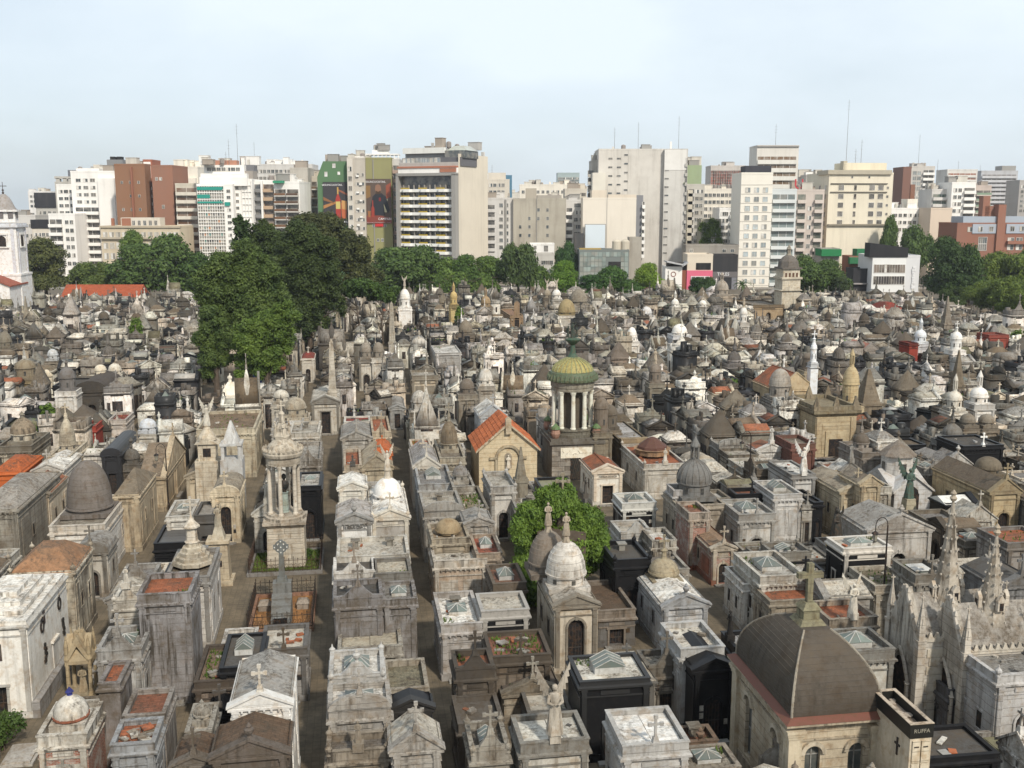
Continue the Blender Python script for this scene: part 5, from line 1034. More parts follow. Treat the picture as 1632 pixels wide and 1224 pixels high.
addp(tu, 'pane', 'glass', (.03, .03, .03), g)
g = G(); g.lathe([(1.75, 0), (1.0, .7), (.05, 1.35)], 8, 0, 0, h + 2.65, R(22.5)); addp(root, 'roof', 'stone', (.22, .19, .16), g, .6)
# --- gothic chapels with spires
def gothic(tip, rowtip, base_row, rad_px, hw, label, k):
    x, y = un(tip, base_row, 6.2); h = 5.6; w = 3.0; d = 4.4; root = thing('gothic_chapel', label, 'chapel', (x, y, 0), GR); LOOKS.append((x, y, 4.2, 3.4)); HERO.append((label, x, y, 4.2, 3.0, h))
    zt = zat(rowtip, y); r0 = rad_px / (F / proj(x, y, 7)[2])
    L_ = 4.2; g = G(); g.box(0, 0, 0, L_, w, h); addp(root, 'wall', 'stone', (.50, .47, .42), g, .25)
    nr = 9
    for j in range(nr):
        for i in range(4):
            g = G(); g.box(-L_ / 2 + .5 + (L_ - .6) / 4 * (i + .5) + (.12 if j % 2 else -.02), -w / 2 - .02, .9 + j * (h - 1.3) / nr, (L_ - .6) / 4 - .03, .05, (h - 1.3) / nr - .025); addp(root, 'stone_block', 'stone', shade((.58, .53, .44), .9, 1.08), g, .25)
    g = G(); g.ring(0, 0, 0, L_ + .3, w + .3, .2, .9); addp(root, 'plinth', 'stone', (.32, .31, .29), g, .5)
    xl = -L_ / 2; g = G(); gh = 2.5                         # street gable faces the lower left
    g.prismx([(-w / 2 - .05, h - 1.4), (w / 2 + .05, h - 1.4), (w / 2 + .05, h - .2), (0, h + gh), (-w / 2 - .05, h - .2)], xl - .12, xl + .3); addp(root, 'gable', 'stone', (.42, .39, .34), g, .7)
    g = G()
    for s in (-1, 1):
        g.tube((xl - .05, s * (w / 2 + .1), h - .3), (xl - .05, 0, h + gh + .1), .1, .1, 6)
        for q in range(5): t_ = (q + .5) / 5; g.frus(xl - .05, s * (w / 2 + .1) * (1 - t_) + s * .1, h - .3 + (gh + .4) * t_, .2, .2, .04, .04, .26)
    addp(root, 'crockets', 'stone', (.5, .46, .4), g, .4)
    g = G(); n = 6; aw = .72; P = [(-aw, .5), (aw, .5), (aw, 2.9)] + [(aw * math.cos(math.pi / 2 * i / n) ** .8, 2.9 + 1.3 * math.sin(math.pi / 2 * i / n)) for i in range(1, n + 1)] + [(-aw * math.cos(math.pi / 2 * i / n) ** .8, 2.9 + 1.3 * math.sin(math.pi / 2 * i / n)) for i in range(n - 1, 0, -1)] + [(-aw, 2.9)]
    g.prismx(P, xl - .06, xl - .02); addp(root, 'door', 'metal', K, g)
    g = G()
    for s in (-1, 1):
        for q in (0, .2): g.lathe([(.12, 0), (.09, .15), (.08, 3.0), (.13, 3.15)], 8, xl - .22 - q * .3, s * (aw + .2 + q), 0)
        g.tube((xl - .18, s * (aw + .25), 3.1), (xl - .18, s * .5, 4.1), .1, .1, 6); g.tube((xl - .18, s * .5, 4.1), (xl - .18, 0, 4.75), .1, .08, 6)
    addp(root, 'portal_shafts', 'stone', (.48, .44, .38), g, .35)
    for (sx, sy) in ((-1, -1), (-1, 1), (1, -1), (1, 1)):
        g = G(); px, py = sx * (L_ / 2 - .05), sy * (w / 2 + .02); g.box(px, py, 0, .42, .42, h); g.box(px, py, h, .5, .5, .15); g.box(px, py, h + .15, .34, .34, .8)
        for a in range(4): g.frus(px + .15 * math.cos(a * 1.57), py + .15 * math.sin(a * 1.57), h + .9, .14, .14, .02, .02, .45)
        g.frus(px, py, h + .95, .34, .34, .04, .04, 1.3); g.cross(px, py, h + 2.2, .4, .06, trefoil=False); addp(root, 'pinnacle', 'stone', (.5, .46, .4), g, .4)
    g = G()
    for i in range(9):
        for s in (-1, 1): g.frus(-L_ / 2 + .6 + i * (L_ - 1.0) / 8, s * (w / 2 + .02), h + .2, .3, .14, .1, .1, .3)
    g.ring(0, 0, h, L_ + .16, w + .16, .2, .2); addp(root, 'battlement', 'stone', (.5, .46, .39), g, .4)
    g = G(); g.prismx([(-w / 2, h - .1), (w / 2, h - .1), (0, h + gh * .86)], xl + .301, L_ / 2); addp(root, 'roof', 'stone', (.33, .31, .28), g, .8)
    g = G(); g.box(.2, 0, h - .02, r0 * 2.1, r0 * 2.1, .7); H_ = zt - h - .9; g.lathe([(r0 * 1.05, .7), (r0 * 1.0, 1.2), (r0 * .72, H_ * .35), (r0 * .4, H_ * .65), (r0 * .14, H_ * .92), (.06, H_)], 8, .2, 0, h, R(22.5)); sp_ = addp(root, 'spire', 'stone', (.42, .38, .32), g, .75)
    g = G()
    for i in range(8):
        a = R(22.5) + i * math.pi / 4
        for q in range(9):
            t_ = q / 9; r = r0 * (1.0 - .93 * t_); g.box(.2 + r * math.cos(a), r * math.sin(a), h + 1.2 + (H_ - 1.3) * t_, .09, .07, .09, a)
    addp(sp_, 'crocket', 'stone', (.5, .46, .4), g, .3)
    for i in range(4):
        a = i * math.pi / 2; g = G(); X, Y_ = .2 + r0 * .93 * math.cos(a), r0 * .93 * math.sin(a); g.box(X, Y_, h + 1.9, .2, .4, .55, a); g.frus(X, Y_, h + 2.45, .2, .44, .2, .04, .3, a); dz = addp(sp_, 'dormer', 'stone', (.5, .45, .38), g, .3)
        g = G(); g.box(X + .11 * math.cos(a), Y_ + .11 * math.sin(a), h + 1.95, .04, .2, .4, a); addp(sp_, 'dormer_opening', 'metal', K, g)
    g = G(); g.lathe([(.12, 0), (.2, .15), (.1, .3), (.16, .42), (.03, .6)], 8, .2, 0, h + H_)
    addp(sp_, 'finial', 'stone', (.42, .36, .28), g, .4)
    return root
gothic(1500, 772, 985, 26, 0, 'gothic chapel with the taller crocketed stone spire and black pointed doorway', 0)
gothic(1571, 826, 1003, 25, 0, 'gothic chapel with white coursed side wall and the shorter crocketed spire', 1)
# --- yellow round pedestal carrying a bronze warrior, green figure on an obelisk, street lamps
x, y = un(1330, 917, 0); root = thing('statue_pedestal', 'yellow cylindrical pedestal with dark bronze winged figure on top', 'monument', (x, y, 0), GR); LOOKS.append((x, y, 2, 2)); HERO.append(('bronze figure', x, y, 2, 2, 5))
hz = zat(862, y); g = G(); g.lathe([(.75, 0), (.75, .3), (.62, .4), (.6, hz - .5), (.78, hz - .4), (.8, hz - .2), (.7, hz)], 20, 0, 0, 0); addp(root, 'pedestal', 'stone', (.50, .36, .13), g, .2)
g = G()
for zq in (hz - 1.2, hz - 1.8): g.box(.1, -.6, zq, .3, .06, .3)
addp(root, 'plaque', 'metal', K, g); g = G(); figure(g, 0, 0, hz, 2.5, False, True, .3, 14); g.frus(.1, .3, hz + .3, .9, .5, .2, .15, 2.3); addp(root, 'statue', 'metal', (.035, .035, .03), g)
x, y = un(1445, 850, 0); root = thing('bronze_monument', 'green bronze winged woman on a tapering stone stele', 'monument', (x, y, 0), GR); LOOKS.append((x, y, 1.6, 1.6))
g = G(); hz = zat(822, y) + 1.6; g.frus(0, 0, 0, 1.3, 1.3, .8, .8, hz); addp(root, 'stele', 'stone', (.42, .38, .28), g, .4); g = G(); figure(g, 0, 0, hz, 2.6, True, False, 0, 14); addp(root, 'statue', 'metal', (.055, .095, .075), g)
def lamp(px, row_base, row_top, label, kind=0):
    x, y = un(px, row_base, 0); H_ = zat(row_top, y); root = thing('street_lamp', label, 'street lamp', (x, y, 0), GR); LOOKS.append((x, y, .5, .5))
    g = G(); g.lathe([(.16, 0), (.14, .5), (.07, .7), (.05, H_ - .6)], 10); addp(root, 'post', 'metal', (.012, .012, .012), g)
    g = G(); pts = [(-.42 + .42 * math.cos(a), 0, H_ - .6 + .55 * math.sin(a)) for a in [math.pi * i / 9 for i in range(10)]]; g.path(pts + [(-.84, 0, H_ - .95)], .03, 6)
    g.path([(-.5 + .16 * math.cos(a), 0, H_ - .7 + .16 * math.sin(a)) for a in [i * .7 for i in range(9)]], .015, 4); addp(root, 'bracket', 'metal', (.012, .012, .012), g)
    g = G(); g.lathe([(.05, 0), (.2, -.12), (.24, -.2)][::-1], 8, -.84, 0, H_ - .95); g.lathe([(.09, -.75), (.12, -.68)], 8, -.84, 0, H_ - .95); ln = addp(root, 'lantern', 'metal', (.012, .012, .012), g)
    g = G(); g.lathe([(.1, -.68), (.2, -.21)], 6, -.84, 0, H_ - .95); addp(ln, 'glass', 'glass', (.3, .28, .22), g)
lamp(1404, 1012, 823, 'black street lamp with hooked lantern left of the gothic spires')
lamp(1192, 826, 686, 'thin black lamp post standing among mausoleums right of the scale tiled dome')
lamp(269, 812, 706, 'black lamp post beside the cream arched mausoleum on the left')
# --- yellow thin gothic aedicule at left
x, y = un(134, 1116, 0); root = thing('gothic_pinnacle', 'thin ochre gothic pinnacle monument beside the white rendered wall', 'monument', (x, y, 0), GR); LOOKS.append((x, y, 1.8, 1.8))
hz = zat(1000, y); g = G(); g.box(0, 0, 0, 1.7, 1.7, .6); addp(root, 'base', 'stone', (.3, .25, .17), g)
for sx in (-1, 1):
    for sy in (-1, 1): g = G(); g.lathe([(.17, .6), (.12, .8), (.11, 2.6), (.18, 2.8), (.12, 3.0), (.13, 3.5), (.02, 4.2)], 8, sx * .6, sy * .6); addp(root, 'shaft', 'stone', (.40, .32, .2), g, .4)
g = G(); g.prism([(-.7, 2.4), (0, 3.6), (.7, 2.4), (.7, 2.7), (0, 4.2), (-.7, 2.7)][::-1], -.72, .72); g.prismx([(-.7, 2.5), (0, 3.6), (.7, 2.5), (.7, 2.7), (0, 4.1), (-.7, 2.7)][::-1], -.68, .68); g.lathe([(.42, 3.4), (.3, 4.2), (.16, hz - .8), (.02, hz)], 8); 
for q in range(5): 
    for i in range(4): a = i * math.pi / 2 + .78; r = .38 - .06 * q; g.box(r * math.cos(a), r * math.sin(a), 3.7 + q * (hz - 4.2) / 5, .12, .12, .16)
addp(root, 'spire', 'stone', (.42, .34, .22), g, .4); g = G(); figure(g, 0, 0, .6, 1.5, False, False, 0, 8); addp(root, 'statue', 'plain', (.35, .29, .2), g, .4)
# --- plain pillar with bust, white seated group monument
x, y = un(352, 928, 0); root = thing('bust_pillar', 'cream pillar monument with a small window and bronze kneeling figure above', 'monument', (x, y, 0), GR); LOOKS.append((x, y, 2.2, 2.2))
hz = zat(862, y); g = G(); g.box(0, 0, 0, 2.0, 2.0, .35); g.frus(0, 0, .35, 1.5, 1.5, 1.35, 1.35, hz - .35); g.box(0, 0, hz, 1.7, 1.7, .22, bottom=True); addp(root, 'pillar', 'stone', (.48, .41, .30), g, .35); g = G(); g.box(0, -.75, 1.5, .5, .1, .45); addp(root, 'opening', 'metal', K, g)
g = G(); g.frus(0, 0, hz + .22, 1.0, 1.0, .5, .5, .9); figure(g, 0, 0, hz + 1.0, 1.8, False, True, -.3); addp(root, 'statue', 'plain', (.42, .38, .30), g, .5)
x, y = un(370, 658, 0); root = thing('sarcophagus_monument', 'white marble sarcophagus monument with reclining sculpted group by the tall trees', 'monument', (x, y, 0), GR); LOOKS.append((x, y, 5, 5))
s = 1 / (F / proj(x, y, 4)[2]); hz = zat(646, y); g = G(); g.frus(0, 0, 0, 3.6, 3.0, 3.2, 2.6, hz); z = hz
for (a, b, c_) in ((35, 30, 8), (26, 36, 6), (36, 34, 5)): g.frus(0, 0, z, a * s, 2.6, b * s, 2.6, c_ * s); z += c_ * s
g.frus(0, 0, z, 2.7, 2.2, .9, .8, 1.6); figure(g, -.1, 0, z + 1.0, 1.8, False, False); figure(g, .7, 0, z + .3, 1.2, False, False, .6); figure(g, -.8, 0, z + .2, 1.2, False, False, -.5); addp(root, 'sculpted_tomb', 'plain', (.74, .70, .60), g, .1)
# --- little tower and white obelisk before the massive cream mausoleum
x, y = un(336, 806, 0); root = thing('angel_turret', 'ornate cream turret tomb carrying an angel in front of the massive cream mausoleum', 'monument', (x, y, 0), GR); LOOKS.append((x, y, 2.4, 2.4))
hz = zat(700, y); g = G(); g.box(0, 0, 0, 2.2, 2.2, hz - 1.9); g.box(0, 0, hz - 1.9, 1.6, 1.6, 1.7); g.prism([(-1.1, hz - .3), (1.1, hz - .3), (0, hz + .3)], -1.0, 1.0); g.lathe([(.9, 0), (.8, .3), (.4, .9), (.25, 1.2), (.3, 1.35)], 12, 0, 0, hz); addp(root, 'turret', 'stone', (.54, .48, .38), g, .4); g = G(); figure(g, 0, 0, hz + 1.3, 2.0, True, True); addp(root, 'statue', 'plain', (.55, .52, .45), g, .4); g = G(); g.box(0, -.83, hz - 1.5, .7, .06, .8); addp(root, 'opening', 'metal', K, g)
x, y = un(374, 812, 0); root = thing('pyramid_turret', 'white pyramidal spire tomb with open arched lantern beside the angel turret', 'monument', (x, y, 0), GR); LOOKS.append((x, y, 2.2, 2.2))
hz = zat(706, y); g = G(); g.box(0, 0, 0, 2.0, 2.0, hz - 1.4)
for sx in (-1, 1):
    for sy in (-1, 1): g.box(sx * .75, sy * .75, hz - 1.4, .3, .3, 1.3)
g.box(0, 0, hz - .1, 2.0, 2.0, .2, bottom=True); g.frus(0, 0, hz + .1, 1.5, 1.5, .15, .15, zat(672, y) - hz); addp(root, 'spire', 'stone', (.5, .5, .49), g, .35)
# --- spires, obelisks, domes and turrets standing out of the middle distance
def obelisk(px, rb, rt, wpx, col, label, pyr=False, z=5.0):
    x, y = un(px, rb, z); zt = zat(rt, y); s = 1 / (F / proj(x, y, z)[2]); w = wpx * s; root = thing('obelisk' if not pyr else 'pyramid_tomb', label, 'obelisk' if not pyr else 'mausoleum', (x, y, 0), GR); LOOKS.append((x, y, max(2, w), max(2, w))); HERO.append((label, x, y, w, w, zt))
    g = G(); g.box(0, 0, 0, w * 1.15, w * 1.15, z - .3); g.box(0, 0, z - .3, w * 1.3, w * 1.3, .3, bottom=True); addp(root, 'base', 'stone', tuple(c * 1.1 for c in col), g, .5)
    g = G(); k = .12 if pyr else .5; g.frus(0, 0, z, w, w, w * k, w * k, (zt - z) * (1 if pyr else .93))
    if not pyr: g.frus(0, 0, z + (zt - z) * .93, w * k, w * k, .03, .03, (zt - z) * .07)
    addp(root, 'shaft', 'stone', col, g, .5)
obelisk(530, 622, 540, 12, (.48, .44, .37), 'tall grey marble obelisk in the middle of the central rows')
obelisk(625, 545, 480, 10, (.4, .37, .31), 'slim grey obelisk below the umbrella pine')
obelisk(539, 520, 486, 9, (.36, .32, .24), 'brown stone column at the edge of the tall trees')
obelisk(1382, 640, 588, 30, (.20, .165, .12), 'brown stone pyramid tomb right of the ochre dome', True)
obelisk(1525, 612, 558, 15, (.17, .14, .10), 'sharp brown stone spire in the right middle distance', True)
obelisk(1508, 515, 472, 12, (.24, .21, .17), 'pointed grey spire near the right park edge', True)
obelisk(830, 762, 712, 17, (.2, .18, .14), 'rough stone needle spire before the orange roofed chapel', True)
obelisk(43, 512, 472, 9, (.26, .23, .18), 'grey needle spire near the white bell tower', True)
def domed(px, rb, rpx, hpx, col, wall, label, hb=5.0, tip='none', drum=.8, lod=1, dirt=.35, w=1.25, n=16, prof=DOME):
    """px, rb: middle of the dome's springing line in the photograph"""
    x, y = un(px, rb, hb + drum + .2); s = 1 / (F / proj(x, y, hb)[2]); r = rpx * s; ww = 2 * r * w; t = tomb(ww, ww, hb, 'flat', wall, ST, lod, dirt=dirt, orn='none', win=0, r=random.Random(px))
    root = emit(t, 'domed_mausoleum', label, 'mausoleum', (x, y, 0), GR); LOOKS.append((x, y, ww, ww)); HERO.append((label, x, y, ww, ww, hb)); VIS.append((px - rpx * 1.1, px + rpx * 1.1, rb - 3, rb + 14, y))
    put_dome(label, r, hpx * s, drum, col, dirt=dirt, tip=tip, n=n, prof=prof)
domed(645, 476, 8.5, 15, (.76, .75, .72), (.72, .7, .67), 'tall white domed mausoleum with angel against the park trees', 7.5, 'angel', 1.5, dirt=.08)
domed(903, 497, 14, 20, (.30, .24, .13), O, 'mausoleum with large olive yellow dome behind a pediment', 6, drum=.3)
domed(1083, 530, 12, 13, (.78, .76, .72), (.55, .56, .58), 'mausoleum with smooth white half dome in the centre right', 5, drum=.2, dirt=.1)
domed(1007, 537, 8, 15, (.76, .74, .7), (.66, .64, .6), 'narrow mausoleum with tall white dome in the centre right', 5, drum=.6, dirt=.15)
domed(1356, 612, 13, 28, (.46, .37, .22), (.46, .38, .25), 'mausoleum with tall ochre ribbed dome behind the massive ochre block', 5, 'lantern', 2.4, dirt=.25)
domed(1243, 614, 17, 26, (.34, .31, .27), (.45, .43, .4), 'mausoleum with banded grey dome left of the terracotta gable', 5, drum=1.2, dirt=.5)
domed(1560, 632, 14, 14, (.72, .70, .66), (.7, .68, .64), 'bright white mausoleum with lantern topped dome on the right', 5, 'lantern', .6, dirt=.1)
domed(1521, 637, 12, 13, (.60, .57, .5), (.55, .52, .46), 'cream white mausoleum with knobbed dome left of a brighter one', 5, 'lantern', .8, dirt=.3)
domed(1524, 540, 9, 11, (.74, .73, .7), (.7, .68, .65), 'white domed mausoleum in the right middle distance', 5.5, 'cross', 1.6, dirt=.1)
domed(1467, 536, 9, 10, (.66, .69, .72), (.6, .6, .62), 'bluish white bulbous domed mausoleum on the right', 5, 'lantern', .8, dirt=.1)
domed(1297, 556, 5, 8, (.76, .78, .8), (.7, .72, .74), 'slender bright white turret mausoleum in the right middle distance', 8, 'cross', 1.6, dirt=.05)
domed(742, 528, 11, 16, (.20, .17, .13), ST, 'mausoleum with onion shaped brown dome in the centre', 5, drum=.2, prof=BULB)
domed(583, 560, 9, 14, (.28, .25, .21), O, 'left of two adjoining grey domed mausoleums', 5, 'cross', .8)
domed(603, 560, 9, 14, (.26, .23, .19), O, 'right of two adjoining grey domed mausoleums', 5, drum=.8)
domed(668, 640, 13, 17, (.5, .47, .42), (.36, .33, .27), 'mausoleum with mottled white dome beyond the second alley', 4.8, drum=.9, dirt=.8)
domed(471, 650, 17, 16, (.36, .32, .25), (.45, .4, .32), 'cream mausoleum with low brown cone dome by the first alley', 4.8, drum=.6, dirt=.5)
domed(448, 632, 12, 10, (.55, .52, .45), (.6, .57, .5), 'white mausoleum with pale conical dome near the tree trunks', 5, drum=.4, dirt=.3)
domed(744, 618, 12, 14, (.17, .145, .12), (.3, .27, .22), 'mausoleum with dark olive dome left of the white banded one', 5.4, drum=.5, dirt=.4)
domed(774, 605, 11, 17, (.62, .59, .53), (.4, .37, .32), 'mausoleum with pale pointed dome in the centre', 5.4, drum=.4, dirt=.4)
domed(1044, 592, 10, 12, (.20, .17, .14), (.22, .2, .16), 'mausoleum with dark grey round dome in the centre right', 5, 'statue', 1.2)
domed(958, 650, 12, 16, (.17, .14, .11), (.22, .19, .14), 'mausoleum with brown cylinder and dome right of the green cupola', 5, drum=2.2)
domed(972, 660, 12, 14, (.13, .11, .085), (.2, .17, .13), 'mausoleum with dark brown dome behind the brown temple', 4.4, drum=1.2)
0 and domed(1040, 690, 15, 20, (.38, .36, .32), (.42, .4, .36), 'mausoleum with grey dome and round window behind the white cube', 4.6, 'cross', 1.5, dirt=.5)
domed(1030, 495+4, 9, 10, (.6, .6, .6), (.6, .58, .55), 'mausoleum with silvery dome and pediment in the centre', 5, drum=.3)
domed(1150, 462, 11, 15, (.36, .32, .27), (.45, .38, .3), 'ornate domed mausoleum before the pink shop', 6, 'lantern', 1.0, dirt=.5)
domed(1076, 484, 6, 7, (.72, .70, .65), O, 'little white domed mausoleum near the far wall', 5, 'lantern', .6, dirt=.1)
domed(1120, 485, 6, 6, (.72, .69, .63), O, 'mausoleum with small pale dome and tiled roof near the far wall', 5, drum=.4, dirt=.15)
domed(1185, 500, 6, 10, (.66, .64, .6), (.6, .57, .52), 'white turret mausoleum left of the ochre rounded one', 6, 'statue', 1.6, dirt=.2)
domed(872, 470, 6, 8, (.3, .26, .2), ST, 'brown domed mausoleum with statue near the far trees', 6, 'angel', .5)
domed(887, 470, 7, 8, (.68, .66, .62), O, 'white domed mausoleum with winged statue near the far trees', 6, 'angel', .6, dirt=.15)
domed(922, 480, 14, 19, (.27, .24, .19), (.35, .32, .27), 'mausoleum with big stepped grey cone dome near the far trees', 5.5, drum=.4, dirt=.6)
domed(723, 474, 6, 9, (.5, .38, .17), (.5, .4, .2), 'ochre yellow lantern mausoleum near the far trees', 6.5, 'lantern', 1.4, dirt=.2)
domed(774, 483, 8, 11, (.32, .23, .13), ST, 'mausoleum with rusty brown cone dome near the far trees', 5, 'lantern', .5)
domed(40, 586, 16, 12, (.24, .2, .14), (.45, .37, .22), 'round ochre mausoleum with low brown roof on the left', 4.6, drum=1.2)
domed(107, 602, 13, 16, (.16, .15, .145), (.62, .6, .56), 'black roofed mausoleum turret with dark ribbed dome', 5, 'cross', 1.4)
domed(160, 590, 9, 8, (.66, .6, .48), (.62, .58, .5), 'small white round mausoleum with cream dome on the left', 4.6, drum=1.0, dirt=.2)
domed(183, 590, 10, 10, (.6, .56, .48), O, 'mausoleum with scalloped pale dome on the left', 4.8, drum=.3)
domed(236, 680, 13, 12, (.55, .58, .62), O, 'mausoleum with bluish white barrel dome in the left rows', 4.4, drum=.2, dirt=.2)
domed(84, 566, 8, 9, (.5, .52, .53), ST, 'mausoleum with silver grey dome on the left', 4.8, drum=.4)
domed(8, 545, 10, 16, (.2, .18, .14), ST, 'brown domed mausoleum at the left edge', 5, drum=.6)
domed(1527, 640+6, 11, 9, (.2, .17, .14), ST, 'brown half dome mausoleum on the right', 4.5, drum=.2) if 0 else None
domed(1392, 690, 10, 10, (.13, .11, .085), ST, 'small dark bell domed mausoleum right of the massive ochre block', 4.6, drum=.8) if 0 else None
domed(1542, 672, 12, 12, (.2, .175, .14), ST, 'left of two brown domed mausoleums on the right', 4.6, drum=.2)
domed(1572, 672, 12, 11, (.22, .19, .15), ST, 'right of two brown domed mausoleums on the right', 4.6, drum=.2)
domed(1290, 570, 11, 7, (.17, .14, .11), (.4, .35, .26), 'mausoleum with mushroom shaped brown cap beside the white turret', 5, drum=1.5)
domed(1318, 494 + 6, 9, 9, (.42, .38, .3), O, 'mausoleum with beige dome right of the far bell tower', 5, drum=.5)
domed(1575, 745, 20, 16, (.15, .125, .09), ST, 'brown lobed dome mausoleum behind the rose window gable', 4.6, drum=.3, dirt=.5)
# small bell towered mausoleum near the far wall
x, y = un(1254, 478, 5); root = thing('bell_tower_tomb', 'tall cream mausoleum tower with grey bell shaped dome near the far wall', 'mausoleum', (x, y, 0), GR); LOOKS.append((x, y, 7, 7)); HERO.append(('the far bell tower', x, y, 7, 7, 14))
zz = lambda r_: zat(r_, y); s = 1 / (F / proj(x, y, 9)[2]); a = 30 * s
g = G(); g.box(0, 0, 0, a, a, zz(444)); g.box(0, 0, zz(444), a * 1.15, a * 1.15, .5, bottom=True); g.box(0, 0, zz(444) + .5, a * .92, a * .92, zz(430) - zz(444)); g.prism([(-a * .6, zz(462)), (a * .6, zz(462)), (0, zz(452))], -a * .6, a * .6); addp(root, 'tower', 'stone', (.58, .53, .43), g, .3)
g = G()
for i in range(4): g.box((i - 1.5) * a * .2, -a * .46 - .03, zz(441), a * .1, .1, zz(434) - zz(441))
addp(root, 'opening', 'metal', (.1, .05, .03), g); g = G(); g.box(0, 0, zz(430) + .3, a * 1.1, a * 1.1, .4, bottom=True); g.lathe([(a * .56, 0), (a * .5, (zz(410) - zz(430)) * .5), (a * .3, (zz(410) - zz(430)) * .85), (a * .12, zz(410) - zz(430))], 8, 0, 0, zz(430) + .6, R(22.5)); addp(root, 'dome', 'stone', (.15, .135, .12), g, .4); g = G(); g.lathe([(.8, 0), (.5, .4), (.5, 1.3), (.7, 1.5), (.1, 2.6)], 8, 0, 0, zz(410) + .5); addp(root, 'finial', 'stone', (.3, .27, .22), g)

VIS += [(862, 962, 690, 765, 104), (760, 858, 700, 770, 100), (424, 483, 740, 905, 78), (385, 505, 900, 1000, 66), (1257, 1420, 1060, 1224, 44), (1300, 1368, 655, 734, 118), (1421, 1490, 740, 815, 91), (1440, 1620, 960, 1130, 62), (1317, 1345, 860, 915, 82), (350, 392, 600, 650, 144), (338, 372, 810, 925, 75), (1237, 1272, 430, 476, 250), (118, 150, 1000, 1110, 60)]
# ---------------------------------------------------------------- town behind the cemetery
WM = {}
def winmesh(w, h, kind):
    k = (round(w, 1), round(h, 1), kind)
    if k in WM: return WM[k]
    g = G(); n0 = 0; f = .10 if kind != 'bare' else .05
    for (x, z, a, b) in ((0, 0, w + 2 * f, f), (0, h + f, w + 2 * f, f), (-w / 2 - f / 2, f, f, h), (w / 2 + f / 2, f, f, h)): g.box(x, -.06, z, a, .12, b, bottom=True)
    if kind in ('multi', 'win'):
        m = 1 if kind == 'win' else 3
        for i in range(m): g.box(-w / 2 + w * (i + 1) / (m + 1), -.04, f, .07, .08, h)
    if kind == 'shut': g.box(-w / 4, -.035, f + .002, w / 2 - .02, .06, h - .01)
    nf = len(g.f); g.box(0, -.012, f * .5, w, .02, h + f * .9)
    me = g.mesh('window', mat('frame')); me.materials.append(mat('window'))
    for i, p in enumerate(me.polygons): p.material_index = 0 if i < nf else 1
    WM[k] = me; return me
